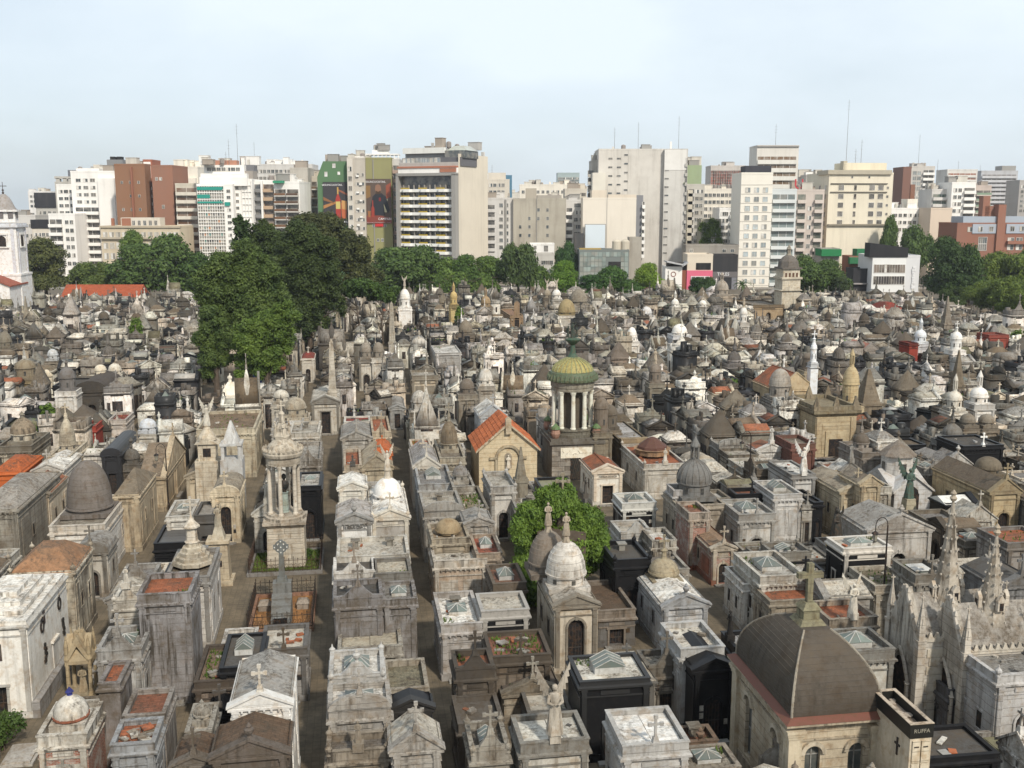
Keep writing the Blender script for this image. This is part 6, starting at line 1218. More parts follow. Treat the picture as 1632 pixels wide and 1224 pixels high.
class B:
    def __init__(s, x0, x1, yt, D, label, col, r=0, depth=14, cat='apartment building', name='apartment_building', dirt=.4, wall=True, parapet=True, yb=None):
        s.t0, s.t1 = (x0 - CX) / F * cp, (x1 - CX) / F * cp; r = R(r); s.r = r
        P0x, P0y = s.t0 * D, D; s.w = (s.t1 * P0y - P0x) / (math.cos(r) - s.t1 * math.sin(r)); s.d = depth
        ym = D + s.w / 2 * math.sin(r); s.ym = ym; s.h = zat(yt, ym); s.x0, s.x1, s.col, s.dirt = x0, x1, col, dirt
        s.root = thing(name, label, cat, (P0x, P0y, 0), r)
        if wall:
            g = G(); g.box(s.w / 2, depth / 2, 0, s.w, depth, s.h); add_mesh('wall', g, 'paint', (*col, dirt), s.root)
            if parapet: g = G(); g.ring(s.w / 2, depth / 2, s.h, s.w + .1, depth + .1, .3, .7); add_mesh('parapet', g, 'paint', (*col, dirt + .1), s.root)
    def X(s, px): return (px - s.x0) / (s.x1 - s.x0) * s.w
    def Z(s, row): return zat(row, s.ym)
    def put(s, n, g, key, col, dirt=.3, parent=None): return add_mesh(n, g, key, (*col, dirt), parent or s.root)
    def box(s, xa, xb, ra, rb, y0, y1, name, col, key='paint', dirt=.3):
        """box between photograph columns xa..xb and rows ra (top)..rb (bottom); y measured back from the front"""
        g = G(); X0, X1, z1, z0 = s.X(xa), s.X(xb), s.Z(ra), s.Z(rb) if rb < 900 else 0; g.box((X0 + X1) / 2, (y0 + y1) / 2, z0, X1 - X0, y1 - y0, z1 - z0, bottom=True); return s.put(name, g, key, col, dirt)
    def win(s, xa, xb, ra, rb, nx, ny, w=1.3, h=1.4, kind='win', glass=(.05, .06, .065), skip=0.0, side=None, y=0.0):
        X0, X1, z1, z0 = s.X(xa), s.X(xb), s.Z(ra), s.Z(rb); me = winmesh(w, h, kind)
        for j in range(ny):
            for i in range(nx):
                if skip and rnd.random() < skip: continue
                m2 = winmesh(w, h, 'shut') if kind == 'win' and rnd.random() < .3 else me
                o = bpy.data.objects.new('window', m2); C.objects.link(o); o.parent = s.root
                X = X0 + (X1 - X0) * (i + .5) / nx; Zc = z0 + (z1 - z0) * (j + .5) / ny - h / 2; k = rnd.uniform(.6, 1.7); o.color = (glass[0] * k, glass[1] * k, glass[2] * k, .3)
                if side == 'R': o.location = (s.w + .01, s.d * (i + .5) / nx, Zc); o.rotation_euler = (0, 0, math.pi / 2)
                elif side == 'L': o.location = (-.01, s.d * (1 - (i + .5) / nx), Zc); o.rotation_euler = (0, 0, -math.pi / 2)
                else: o.location = (X, y - .01, Zc)
    def frames(s, col):   # colour of frames comes with the glass tint, so trim is separate
        pass
    def bands(s, xa, xb, ra, rb, n, out=1.3, ph=1.0, col=None, rec=None, rail=None, name='balcony'):
        """n balconies: slab with parapet standing out, dark glazed recess behind"""
        X0, X1, z1, z0 = s.X(xa), s.X(xb), s.Z(ra), s.Z(rb); fh = (z1 - z0) / n; W_ = X1 - X0; xc = (X0 + X1) / 2
        for j in range(n):
            z = z0 + fh * j; g = G(); g.box(xc, -out / 2, z - .15, W_, out, .22, bottom=True)
            g.box(xc, -out + .06, z + .07, W_, .12, ph); g.box(X0 + .06, -out / 2 + .03, z + .07, .12, out - .2, ph - .004); g.box(X1 - .06, -out / 2 + .03, z + .07, .12, out - .2, ph - .004)
            b = s.put(name, g, 'paint', col or s.col, s.dirt)
            g = G(); g.box(xc, -.03, z + .1, W_ - .3, .05, fh - .5); k = rnd.uniform(.7, 1.4); s.put('glazing', g, 'window', tuple(c * k for c in (rec or (.05, .05, .05))), .3, b)
            if rnd.random() < .3: g = G(); X_ = rnd.uniform(X0 + 1, X1 - 1); [weeds(g, X_ + rnd.uniform(-.6, .6), -out * .7, z + .5, .3, .2, 5, .4) for _ in range(5)]; s.put('plant', g, 'leaf', (.07, .11, .03), 1, b)
            m = max(1, int(W_ / 2.6)); g = G()
            for i in range(m + 1): g.box(X0 + .1 + (W_ - .2) * i / m, -.08, z + .1, .16, .12, fh - .45)
            s.put('mullion', g, 'paint', col or s.col, s.dirt, b)
            if rail: g = G(); g.box(xc, -out - .03, z + .3, W_ * .98, .05, ph * .75); s.put('planter', g, 'paint', rail, .3, b)
    def clutter(s, n=4, z=None, col=None):
        z = s.h if z is None else z
        for i in range(n + 3):
            g = G(); k = rnd.random(); X, Y_ = rnd.uniform(.12, .88) * s.w, rnd.uniform(2, max(3, s.d - 2)); c = col or rnd.choice([s.col, O, GY, (.35, .3, .25)])
            if k < .5: w_, h_ = rnd.uniform(2, 5), rnd.uniform(1.5, 3.6); g.box(X, Y_, z, w_, 3, h_); g.box(X, Y_, z + h_, w_ + .3, 3.3, .15, bottom=True); s.put('roof_house', g, 'paint', c, .5)
            elif k < .75: g.lathe([(.9, 0), (.9, 1.6), (.5, 1.9), (.1, 2.0)], 10, X, Y_, z + .5); g.box(X, Y_, z, 1.2, 1.2, .5); s.put('water_tank', g, 'paint', (.25, .22, .2), .4)
            else: g.box(X, Y_, z, .8, .8, rnd.uniform(1.5, 3)); s.put('chimney', g, 'paint', c, .5)
    def antenna(s, px, row, zb=None):
        g = G(); X = s.X(px); z = zb if zb is not None else s.h; zt = s.Z(row); g.tube((X, s.d * .4, z), (X, s.d * .4, zt), .09, .05, 5)
        for q in range(3): g.tube((X - .6, s.d * .4, zt - 1 - 1.2 * q), (X + .6, s.d * .4, zt - 1 - 1.2 * q), .03, .03, 4)
        s.put('antenna', g, 'metal', (.2, .2, .2))
wh = (.77, .75, .71); cr = (.71, .66, .57); gb = (.44, .42, .38); lg = (.55, .53, .50); tn = (.58, .53, .45)
# far left
b = B(-25, 55, 345, 470, 'low pale houses behind the white bell tower', lg); b.win(-20, 50, 352, 400, 10, 3); b.clutter(4)
b = B(57, 100, 330, 500, 'beige building with black mansard roof and dormers on the far left', gb); b.box(56, 101, 307, 331, -.4, 8, 'mansard_roof', (.03, .03, .035), dirt=.2); b.win(60, 98, 309, 329, 5, 2, 1.5, 1.8, glass=(.3, .3, .3)); b.win(59, 98, 333, 372, 5, 3)
b = B(48, 78, 363, 440, 'small beige house with black mansard behind the bell tower', tn); b.box(47, 79, 350, 364, -.3, 6, 'mansard_roof', (.02, .02, .025), dirt=.2); b.win(50, 76, 366, 400, 4, 2)
b = B(90, 120, 292, 470, 'grey stone building with roof arcade left of the slate mansard', gb, dirt=.6); b.win(91, 118, 296, 340, 3, 3); b.box(92, 98, 284, 292, 0, 2, 'arcade_pier', gb); b.box(103, 109, 284, 292, 0, 2, 'arcade_pier', gb); b.box(90, 113, 281, 285, 0, 2.4, 'arcade_lintel', gb)
b = B(112, 196, 284, 450, 'building with long curved slate roof and dark roof tanks', gb); b.box(112, 193, 271, 285, 0, 8, 'mansard_roof', (.13, .14, .16), dirt=.4); b.box(172, 197, 254, 270, 2, 8, 'tank_house', (.2, .2, .2)); b.box(150, 160, 262, 272, 2, 6, 'chimney', tn)
for a in (176, 187): b.box(a, a + 7, 249, 254, 3, 6, 'water_tank', K)
b = B(76, 118, 343, 405, 'stepped white apartment block with wide balconies on the left', wh, r=-4, dirt=.25); b.bands(77, 98, 348, 455, 8, col=wh); b.win(101, 116, 348, 440, 2, 7)
b = B(92, 122, 296, 425, 'narrow white stepped tower above the left balconies', wh, dirt=.25); b.win(94, 120, 300, 345, 3, 4, 1.6, 1.2)
b = B(116, 186, 275, 415, 'large white stepped apartment block beside the brick walls', wh, depth=18, dirt=.25); b.bands(120, 158, 329, 440, 9, col=wh); b.win(122, 156, 282, 328, 3, 4, 1.8, 1.2); b.win(160, 184, 292, 440, 2, 11, 2.0, 1.1, glass=(.2, .2, .19)); b.box(124, 160, 268, 275, 1, 6, 'roof_house', wh); b.box(160, 186, 284, 440, -1.4, 0, 'bay', wh); b.clutter(5)
b = B(186, 234, 264, 400, 'tall windowless brown brick wall on the left', (.25, .13, .075), depth=14, dirt=.25, r=-6); b.win(190, 230, 280, 345, 3, 3, .8, 1.0, 'bare', skip=.5)
g = G(); g.box(b.w * .58, -.5, 0, b.w * .05, 1.0, b.h - .5); b.put('wall_rib', g, 'paint', (.28, .12, .075)); b.clutter(3)
b = B(232, 246, 257, 404, 'narrow white and red stairwell between two brick walls', (.34, .12, .07), depth=10); b.box(233, 244, 258, 284, -.2, 0, 'white_panel', wh); b.bands(233, 245, 290, 352, 5, out=.7, col=lg)
b = B(245, 278, 266, 396, 'second brown brick wall block with few small windows', (.27, .135, .09), depth=16, dirt=.25, r=-3); b.win(249, 262, 281, 290, 2, 1, .8, 1.0); b.win(255, 266, 325, 335, 1, 1, .8, 1.2)
b = B(158, 285, 363, 372, 'long beige classical building with roof balustrade behind the park trees', (.54, .46, .34), depth=14, dirt=.35, r=-2); b.win(160, 283, 367, 450, 12, 5, 1.5, 2.0, 'shut', glass=(.3, .28, .24)); b.box(157, 286, 360, 363, -.5, 1, 'cornice', (.42, .36, .27)); b.box(157, 286, 378, 381, -.9, 0, 'balcony', (.4, .35, .27)); b.box(184, 247, 347, 363, 4, 9, 'roof_house', tn); b.win(200, 245, 350, 362, 5, 1, 1.0, 1.6, y=4); b.box(168, 172, 348, 363, 4, 5, 'chimney', (.3, .13, .08)); b.box(186, 200, 348, 363, 3.6, 4, 'brick_panel', (.3, .13, .08))
b = B(277, 318, 268, 430, 'cream setback apartments above the timber shuttered balconies', cr); b.bands(278, 300, 272, 300, 3, col=cr); b.clutter(5); b.box(296, 316, 284, 300, -2, 0, 'roof_house', cr)
b = B(281, 316, 295, 392, 'apartment building with broad brown shuttered balconies', (.5, .46, .38), r=4); b.bands(282, 315, 298, 412, 9, col=(.58, .54, .47), rec=(.13, .06, .025), out=1.2)
b = B(315, 372, 296, 380, 'white gridded glass apartment building with green awnings', wh, dirt=.2, depth=16)
b.box(316, 358, 297, 410, -.08, -.01, 'glass_front', (.32, .30, .26), 'window')
for i in range(12): g = G(); g.box(b.X(316 + 42 * i / 11), -.3, 8, .16, .3, b.h - 8); b.put('mullion', g, 'paint', wh, .2)
for j in range(22): g = G(); g.box((b.X(316) + b.X(358)) / 2, -.32, b.Z(297 + 5.3 * j), b.X(358) - b.X(316), .36, .14 if j % 2 else .3, bottom=True); b.put('transom', g, 'paint', wh, .2)
for i in range(11):
    for j in range(0, 21, 2):
        if rnd.random() < .42: g = G(); xx = 316 + 42 * (i + .5) / 11; g.box(b.X(xx), -.14, b.Z(301.5 + 5.3 * j), 1.0, .06, 1.2); b.put('window', g, 'window', rnd.choice([(.45, .2, .08), (.05, .05, .05), (.04, .2, .17), (.5, .47, .4)]), .3)
for (xa, xb, ra, rb) in ((316, 336, 310, 316), (316, 356, 321, 324), (316, 356, 298, 303), (359, 367, 322, 328)): b.box(xa, xb, ra, rb, -.6, -.35, 'awning', (.02, .26, .21))
b.win(360, 370, 300, 400, 1, 10, 1.2, 1.0); b.box(318, 392, 276, 296, 3, 12, 'penthouse', wh); b.box(322, 386, 262, 276, 5, 12, 'penthouse', wh); b.win(326, 380, 264, 275, 7, 1, 1.4, 1.2, y=5); b.box(335, 372, 254, 262, 7, 11, 'roof_house', (.42, .2, .13)); b.box(317, 393, 282, 296, 2.4, 3, 'terrace_rail', wh); b.antenna(375, 195, b.Z(262)); b.antenna(361, 220, b.Z(262)); b.antenna(356, 240, b.Z(262)); b.clutter(6, b.Z(262))
b = B(372, 403, 288, 384, 'white gridded side wing of the glass apartment building', wh, dirt=.2); b.win(374, 384, 295, 400, 1, 10, 1.0, 1.0); 
for i in range(4): g = G(); g.box(b.X(387 + 5 * i), -.2, 5, .2, .4, b.h - 5); b.put('mullion', g, 'paint', wh, .2)
for j in range(11): g = G(); g.box((b.X(387) + b.X(402)) / 2, -.2, b.Z(296 + 10 * j), b.X(402) - b.X(387), .3, .3, bottom=True); b.put('transom', g, 'paint', wh, .2)
b.box(380, 403, 272, 288, 2, 9, 'penthouse', (.3, .27, .24)); b.box(384, 403, 262, 272, 4, 9, 'penthouse', (.16, .16, .17)); b.clutter(5, b.Z(262))
b = B(402, 438, 290, 388, 'balcony block with dark recesses and white piers', wh, dirt=.35); b.bands(403, 419, 292, 400, 8, col=(.2, .2, .2), rec=(.08, .09, .1)); b.bands(421, 437, 292, 400, 8, col=(.42, .3, .2), rec=(.06, .04, .03)); b.box(418, 421, 288, 400, -1.6, 0, 'pier', wh); b.clutter(5)
b = B(438, 478, 292, 386, 'stepped balcony block with plants and green awning', wh, dirt=.35, r=-6); b.bands(439, 457, 300, 400, 8, col=(.5, .48, .44), rec=(.05, .04, .03), rail=(.16, .08, .04)); b.bands(458, 477, 300, 400, 8, col=(.55, .52, .47), rec=(.05, .04, .03), rail=(.1, .06, .04)); b.box(439, 455, 288, 292, -2, 0, 'awning', (.03, .25, .14)); b.clutter(6)
b = B(464, 492, 270, 398, 'sloping grey party wall with dark streaks', (.42, .39, .34), dirt=.7); b.clutter(2)
b = B(476, 508, 284, 406, 'stepped terrace apartments left of the green wall', (.5, .45, .37)); b.bands(491, 507, 288, 400, 8, col=(.6, .58, .54), rec=(.06, .05, .04), rail=(.14, .09, .05)); b.clutter(4)
b = B(405, 500, 264, 470, 'hazy white rooftops beyond the stepped balconies', lg); b.clutter(14, col=wh); b.win(408, 498, 268, 290, 14, 2); b.antenna(455, 250); b.antenna(404, 225)
# green wall with advertisement
b = B(507, 556, 270, 392, 'green painted party wall carrying an advertisement for a red bottle', (.075, .16, .065), dirt=.25, wall=False)
g = G(); w_, h_ = b.w, b.Z(257); g.prism([(0, 0), (w_, 0), (w_, h_), (b.X(517), h_), (0, b.Z(282))], 0, 12); b.put('wall', g, 'paint', (.09, .17, .085), .2)
b.win(518, 524, 274, 282, 1, 1, .9, 1.6, glass=(.6, .6, .6)); b.win(530, 538, 261, 268, 1, 1, 1.0, 1.4, glass=(.5, .5, .5)); b.win(538, 545, 273, 280, 1, 1, .8, 1.0, glass=(.6, .6, .6)); b.clutter(3, h_)
# billboards
def billboard(b, xa, xb, ra, rb, label, n):
    X0, X1, z1, z0 = b.X(xa), b.X(xb), b.Z(ra), b.Z(rb); r = thing('billboard', label, 'billboard', (0, 0, 0), 0)
    c, s_ = math.cos(b.r), math.sin(b.r); ox, oy = b.root.location.x, b.root.location.y; cx_, cy_ = (X0 + X1) / 2, -.45; r.location = (ox + cx_ * c - cy_ * s_, oy + cx_ * s_ + cy_ * c, z0); r.rotation_euler = (0, 0, b.r); w, h = X1 - X0, z1 - z0
    g = G(); g.box(0, .1, 0, w, .3, h, bottom=True); add_mesh('panel', g, 'flat', (.10, .07, .055, 1) if n else (.045, .042, .045, 1), r)
    def pr(nm, pts, col, y=-.06):
        g = G(); g.prism([(x * w, z * h) for x, z in pts], y - .02, y); add_mesh(nm, g, 'flat', (*col, 1), r)
    if n == 0:
        pr('print', [(-.5, .38), (0, .50), (0, .55), (-.5, .46)], (.36, .17, .06)); pr('print', [(-.5, .06), (-.27, .02), (-.24, .20), (-.5, .30)], (.38, .17, .07)); pr('print', [(-.5, .58), (-.05, .50), (-.1, .54), (-.5, .66)], (.22, .10, .04)); pr('print', [(.1, .8), (.5, .68), (.5, .73), (.1, .84)], (.25, .09, .05))
        pr('bottle', [(.0, .12), (.2, .12), (.2, .60), (.13, .72), (.13, .86), (.07, .86), (.07, .72), (0, .60)], (.33, .04, .03), -.09); pr('bottle_neck', [(.07, .72), (.13, .72), (.13, .88), (.07, .88)], (.45, .28, .08), -.12); pr('bottle_label', [(.01, .38), (.19, .38), (.19, .55), (.01, .55)], (.5, .42, .14), -.12)
        pr('glass', [(.24, .16), (.42, .16), (.46, .52), (.22, .52)], (.42, .12, .05), -.09); pr('ice', [(.26, .38), (.44, .36), (.45, .56), (.24, .58)], (.5, .27, .1), -.12)
    else:
        pr('print', [(-.5, 0), (.5, 0), (.5, .12), (-.1, .2), (-.5, .18)], (.20, .05, .035)); pr('print', [(-.5, .55), (-.3, .6), (-.3, .85), (-.5, .85)], (.22, .13, .05)); pr('print', [(.3, .55), (.5, .6), (.5, .92), (.3, .85)], (.26, .07, .04)); pr('print', [(.22, .25), (.32, .25), (.36, .55), (.2, .5)], (.5, .46, .3))
        pr('man_shirt', [(-.32, .18), (.25, .18), (.2, .45), (.36, .22), (.44, .3), (.3, .6), (.12, .68), (-.08, .68), (-.22, .6), (-.3, .4)], (.022, .024, .03), -.09); pr('man_head', [(-.08, .66), (.08, .66), (.12, .76), (.09, .85), (0, .88), (-.1, .85), (-.12, .76)], (.24, .13, .085), -.12); pr('man_beard', [(-.09, .66), (.09, .66), (.1, .74), (0, .71), (-.1, .74)], (.06, .035, .02), -.14); pr('shirt_badge', [(.02, .5), (.1, .5), (.1, .58), (.02, .58)], (.18, .03, .03), -.12)
        pr('bottle', [(-.28, .14), (-.16, .14), (-.16, .34), (-.2, .4), (-.2, .52), (-.24, .52), (-.24, .4), (-.28, .34)], (.28, .045, .03), -.12); pr('glass', [(-.4, .14), (-.32, .14), (-.3, .28), (-.42, .28)], (.3, .13, .05), -.12)
    fl = (math.pi / 2, 0, 0)
    text('#ESUNCOCKTAIL', .105 * w, (-.12 * w + (.0 if n else 0), -.12, .93 * h), fl, r, (.75, .75, .75)); text('CAMPARI', .125 * w, (.24 * w, -.14, .075 * h if n == 0 else .1 * h), fl, r, (.8, .8, .8)); text('BEBER CON MODERACION. PROHIBIDA SU VENTA A MENORES', .033 * w, (0, -.12, .015 * h), fl, r, (.6, .6, .6))
    return r
billboard(b, 516, 555, 290, 359, 'tall billboard showing a red bottle and orange glass on the green wall', 0)
g = G(); g.box(b.X(535), -.3, b.Z(364), 3.0, .12, 1.6); b.put('small_sign', g, 'flat', (.5, .03, .03))
b = B(555, 583, 254, 389, 'narrow grey apartment building between the two advertising walls', (.47, .43, .37), dirt=.4); b.box(555, 564, 253, 410, -.5, 0, 'bay', (.55, .51, .45)); b.win(556, 563, 262, 400, 1, 9, 1.2, 1.6, y=-.5); b.win(566, 582, 272, 400, 2, 9, 1.4, 1.1, 'shut'); b.clutter(4); b.box(560, 581, 249, 254, 2, 8, 'roof_house', wh); b.antenna(566, 236)
for j in range(9): g = G(); g.box(b.X(571 + 5 * (j % 2)), -.4, b.Z(282 + 13 * j), 1.0, .5, .6, bottom=True); b.put('air_conditioner', g, 'paint', wh, .3)
b = B(582, 625, 254, 391, 'olive green party wall carrying an advertisement with a bearded barman', (.26, .25, .115), dirt=.25, depth=10); billboard(b, 583, 624, 285, 356, 'tall billboard showing a barman in black on the olive wall', 1)
g = G(); g.tube((b.X(596), -.15, 5), (b.X(596), -.15, b.h), .2, .2, 6); b.put('drain_pipe', g, 'paint', GY); g = G(); g.box(b.X(604), -.3, b.Z(361), 3.0, .12, 1.4); b.put('small_sign', g, 'flat', (.5, .03, .03)); b.win(588, 620, 357, 363, 2, 1, 1.3, 1.0); b.win(598, 612, 380, 386, 2, 1, .8, 1.0)
b = B(624, 638, 256, 394, 'slim balcony column joining the olive wall and the hotel', lg, depth=12); b.bands(627, 637, 262, 400, 10, col=(.4, .3, .25), out=.8); b.win(624, 628, 262, 400, 1, 10, .8, 1.2)
b = B(584, 637, 254, 440, 'white roof pergola building above the olive wall', wh, depth=8); b.box(584, 637, 245, 247, -.5, 7, 'pergola', wh); b.box(594, 620, 239, 245, 2, 6, 'roof_house', wh)
for i in range(9): b.box(584.5 + 6.4 * i, 586 + 6.4 * i, 247, 254, -.4, 0, 'post', wh)
b.clutter(3, b.Z(239))
# hotel with white curved balconies
b = B(637, 731, 262, 382, 'big hotel slab with rows of curved white balconies and planters', (.42, .40, .37), r=-24, depth=24, dirt=.3, name='hotel', cat='hotel')
g = G(); g.box(b.w + .06, b.d / 2, 0, .14, b.d, b.h + 3.5); b.put('side_wall', g, 'paint', (.62, .56, .46), .25)
b.box(640, 725, 281, 303, -.12, -.01, 'dark_glazing', (.035, .035, .04), 'window')
for j in range(9):
    z = b.Z(404.5 - 12.35 * j * 1.0); fh = b.Z(404.5 - 12.35) - b.Z(404.5); g = G(); n = 36; X0, X1 = b.X(641), b.X(725); pts = []
    for i in range(n + 1):
        u_ = i / n; ph = (u_ * 3) % 1; y_ = -1.3 - .9 * (1 if .2 < ph < .62 else 0); pts.append((X0 + (X1 - X0) * u_, y_))
    for (xa, ya), (xb, yb) in zip(pts, pts[1:]): g.add([(xa, ya, z - .1), (xb, yb, z - .1), (xb, yb, z + .95), (xa, ya, z + .95), (xa, ya + .14, z + .95), (xb, yb + .14, z + .95), (xa, ya + .14, z - .1), (xb, yb + .14, z - .1), (xa, 0, z - .1), (xb, 0, z - .1)], [(0, 1, 2, 3), (3, 2, 5, 4), (4, 5, 7, 6), (1, 0, 8, 9)])
    bl = b.put('balcony', g, 'paint', (.74, .73, .69), .08)
    g = G(); g.box((X0 + X1) / 2, -.05, z, X1 - X0, .06, fh - .35); b.put('glazing', g, 'window', (.07, .075, .075), .3, bl); g = G()
    for i in range(10): g.box(X0 + (X1 - X0) * (i + .5) / 10, -.5, z, .25, .8, fh - .3)
    b.put('partition', g, 'paint', (.3, .28, .25), .3, bl); g = G()
    for k in range(3): g.box(X0 + (X1 - X0) * (k + .1) / 3 * 1.0 + 1.2, -1.0, z + .96, (X1 - X0) * .15, .5, .5); 
    for k in range(3): g.box(X0 + (X1 - X0) * (k + .41) / 3, -2.0, z + .96, (X1 - X0) * .12, .3, .4)
    b.put('planter', g, 'paint', (.42, .29, .03), .1, bl)
for (xa, xb) in ((637, 641), (725, 731)): b.box(xa, xb, 278, 410, -2.6, 0, 'pier', (.30, .29, .27))
b.box(637, 731, 276, 280.5, -2.6, 0, 'lintel', (.30, .29, .27)); b.box(638, 731, 268, 276, -1.2, 0, 'parapet', wh); b.box(637, 731, 265, 268, -1.5, 0, 'red_stripe', (.4, .16, .1)); b.box(705, 730, 269, 275, -1.5, -1.2, 'brick_panel', (.36, .15, .09))
b.box(640, 733, 251, 265, 1, 14, 'penthouse', (.12, .12, .13)); b.win(642, 700, 252, 264, 8, 1, 2.2, 2.6, y=1, glass=(.25, .28, .3)); b.box(641, 706, 236, 251, 3, 14, 'penthouse', (.3, .3, .3)); b.box(640, 706, 235, 244, 1.5, 3, 'awning', (.7, .7, .66)); b.box(706, 735, 240, 252, 2, 14, 'glazed_room', (.08, .09, .09), 'window')
g = G(); X0, X1 = b.X(706), b.X(737); g.frus((X0 + X1) / 2, 8, b.Z(240), X1 - X0, 10, (X1 - X0) * .5, 5, b.Z(232) - b.Z(240)); b.put('glass_roof', g, 'window', (.4, .42, .36)); b.clutter(3, b.Z(236))
g = G(); g.box(b.w - .4, b.d - 3, b.h + 3, 1.0, 1.2, 2.0); b.put('chimney', g, 'paint', lg)
# between hotel and grey block
b = B(774, 822, 318, 400, 'pale grey apartment block right of the hotel slab', lg, dirt=.5); b.bands(775, 789, 325, 400, 6, out=.6, col=lg); b.win(794, 812, 322, 400, 2, 7); b.clutter(4); g = G(); g.tube((b.X(806), -.3, 5), (b.X(806), -.3, b.h), .35, .35, 6); b.put('drain_pipe', g, 'paint', GY)
b = B(774, 812, 288, 470, 'stepped tan tower behind the pale grey apartments', tn); b.box(778, 806, 275, 288, 2, 10, 'roof_house', tn); b.win(779, 805, 290, 312, 4, 2); b.antenna(784, 262)
b = B(803, 816, 279, 620, 'distant blue glass office tower', (.08, .18, .26), cat='office tower', name='office_tower', dirt=.1, parapet=False)
b = B(818, 902, 319, 398, 'grey blank party wall block with ragged roof line', (.38, .35, .29), dirt=.75, depth=16); b.box(838, 855, 300, 319, 0, 8, 'stair_tower', (.38, .34, .28)); b.box(856, 895, 311, 319, 0, 8, 'upper_wall', (.33, .3, .26)); b.win(822, 880, 328, 382, 4, 4, .9, 1.2, 'bare', skip=.5); b.box(855, 856, 316, 400, -.3, 0, 'drain_pipe', GY)
b.clutter(4)
b = B(901, 929, 321, 402, 'cream apartments with stacked balconies left of the big blank walls', lg); b.bands(902, 913, 330, 390, 5, col=wh); b.win(915, 927, 322, 390, 2, 6); b.clutter(4)
b = B(828, 926, 296, 520, 'old cream rooftops behind the grey blank party wall', cr); b.win(830, 924, 300, 325, 12, 2); b.clutter(16)
b = B(888, 923, 277, 640, 'distant glass office tower with white crown', (.32, .38, .38), cat='office tower', name='office_tower', dirt=.1); b.win(889, 922, 283, 310, 9, 8, 1.3, 1.2, glass=(.1, .13, .14))
b = B(900, 935, 303, 455, 'shadowed stepped balcony houses beside the tall grey block', tn); b.bands(924, 934, 306, 350, 4, col=tn); b.clutter(4)
b = B(942, 960, 258, 414, 'stepped side of the tall blank grey block', gb, dirt=.6); b.bands(936, 946, 270, 330, 5, out=1, col=gb); b.clutter(2)
b = B(953, 1059, 240, 408, 'huge blank grey party wall block with antennas', (.56, .53, .48), depth=20, dirt=.6); b.win(965, 992, 246, 315, 2, 5, 1.5, .6, 'bare'); b.win(993, 1000, 240, 310, 1, 5, 1.4, .6, 'bare'); b.antenna(981, 200); b.antenna(1019, 192); b.antenna(995, 228); b.clutter(2)
g = G(); g.box(b.X(1000), -.04, 5, .12, .08, b.h - 5); g.box(b.X(1056), -.04, 5, .12, .08, b.h - 5); b.put('joint', g, 'paint', gb)
b.box(942, 962, 276, 320, -6, 0, 'lower_wing', (.6, .57, .5))
b = B(1057, 1094, 240, 406, 'white topped grey block right of the huge blank wall', (.56, .54, .5), depth=22, r=-4, dirt=.55); b.box(1057.5, 1092, 239, 271, -.12, 0, 'white_panel', (.70, .68, .64)); b.win(1058, 1065, 238, 410, 1, 13, 1.5, .5, 'bare'); b.win(1069, 1088, 244, 264, 2, 2, 1.0, .9, 'bare', skip=.3); b.box(1066, 1069, 225, 240, 2, 3, 'chimney', wh); b.antenna(1082, 182); b.bands(1090, 1094, 250, 400, 10, out=.6, col=gb)
b = B(929, 1014, 318, 388, 'smooth cream blank wall block with a white projection screen', (.68, .62, .53), depth=12, dirt=.15); b.box(943, 968, 303, 318, 0, 8, 'upper_wall', (.62, .54, .44)); b.box(969, 1014, 310, 318, 0, 8, 'upper_wall', (.62, .54, .44))
g = G(); g.box(b.X(967.5), -.06, 5, .25, .1, b.h); b.put('joint', g, 'paint', gb)
b.box(1014, 1025, 311, 415, .2, 12, 'grey_side_wall', (.21, .21, .22)); b.bands(1023, 1028, 320, 410, 8, out=1.2, col=wh)
b.box(932, 965.5, 357, 396, -1.4, -1.1, 'screen_frame', (.25, .24, .22)); b.box(933, 964.5, 358, 395, -1.5, -1.4, 'projection_screen', (.58, .64, .68), dirt=.03)
b = B(924, 1004, 401, 366, 'low glass fronted building with square panels below the cream wall', (.16, .18, .17), depth=12, dirt=.2, cat='commercial building', name='commercial_building')
for i in range(13):
    for j in range(5):
        if 6 < i < 11 and j in (1, 2, 3) : continue
        g = G(); xa, xb = 925 + 78 * i / 13, 925 + 78 * (i + .92) / 13; za, zb_ = b.Z(441 - 8 * j), b.Z(441 - 8 * j - 7.4); g.box((b.X(xa) + b.X(xb)) / 2, -.08, za, b.X(xb) - b.X(xa), .1, zb_ - za, bottom=True); k = rnd.uniform(.7, 1.4); b.put('glass_panel', g, 'window', (.22 * k, .26 * k, .24 * k), .3)
b.box(971, 996, 417, 433, -.1, 0, 'dark_opening', K); b.box(925, 960, 396, 401, 2, 5, 'terrace', (.35, .25, .08)); 
for px in (986, 1000): g = G(); g.lathe([(1.6, 0), (1.6, 3.4), (.9, 4), (.1, 4.2)], 14, b.X(px), 5, b.h); b.put('water_tank', g, 'paint', (.5, .45, .36), .4)
b = B(1004, 1024, 381, 372, 'stained concrete wall stub right of the glass front', (.36, .33, .28), dirt=.8, depth=6)
b = B(916, 931, 372, 384, 'dark lattice steel tower beside the projection screen', (.06, .06, .06), depth=4, parapet=False, cat='tower', name='lattice_tower')
b = B(845, 884, 391, 380, 'small white rooftop house before the grey party wall', wh, depth=8); b.win(867, 874, 393, 400, 1, 1, 1.4, 2.0); b.win(850, 856, 392, 398, 1, 1, 1, 1.2)
b = B(850, 884, 407, 368, 'low grey house with tiled roof near the park trees', gb, depth=8); b.win(863, 882, 412, 440, 3, 2)
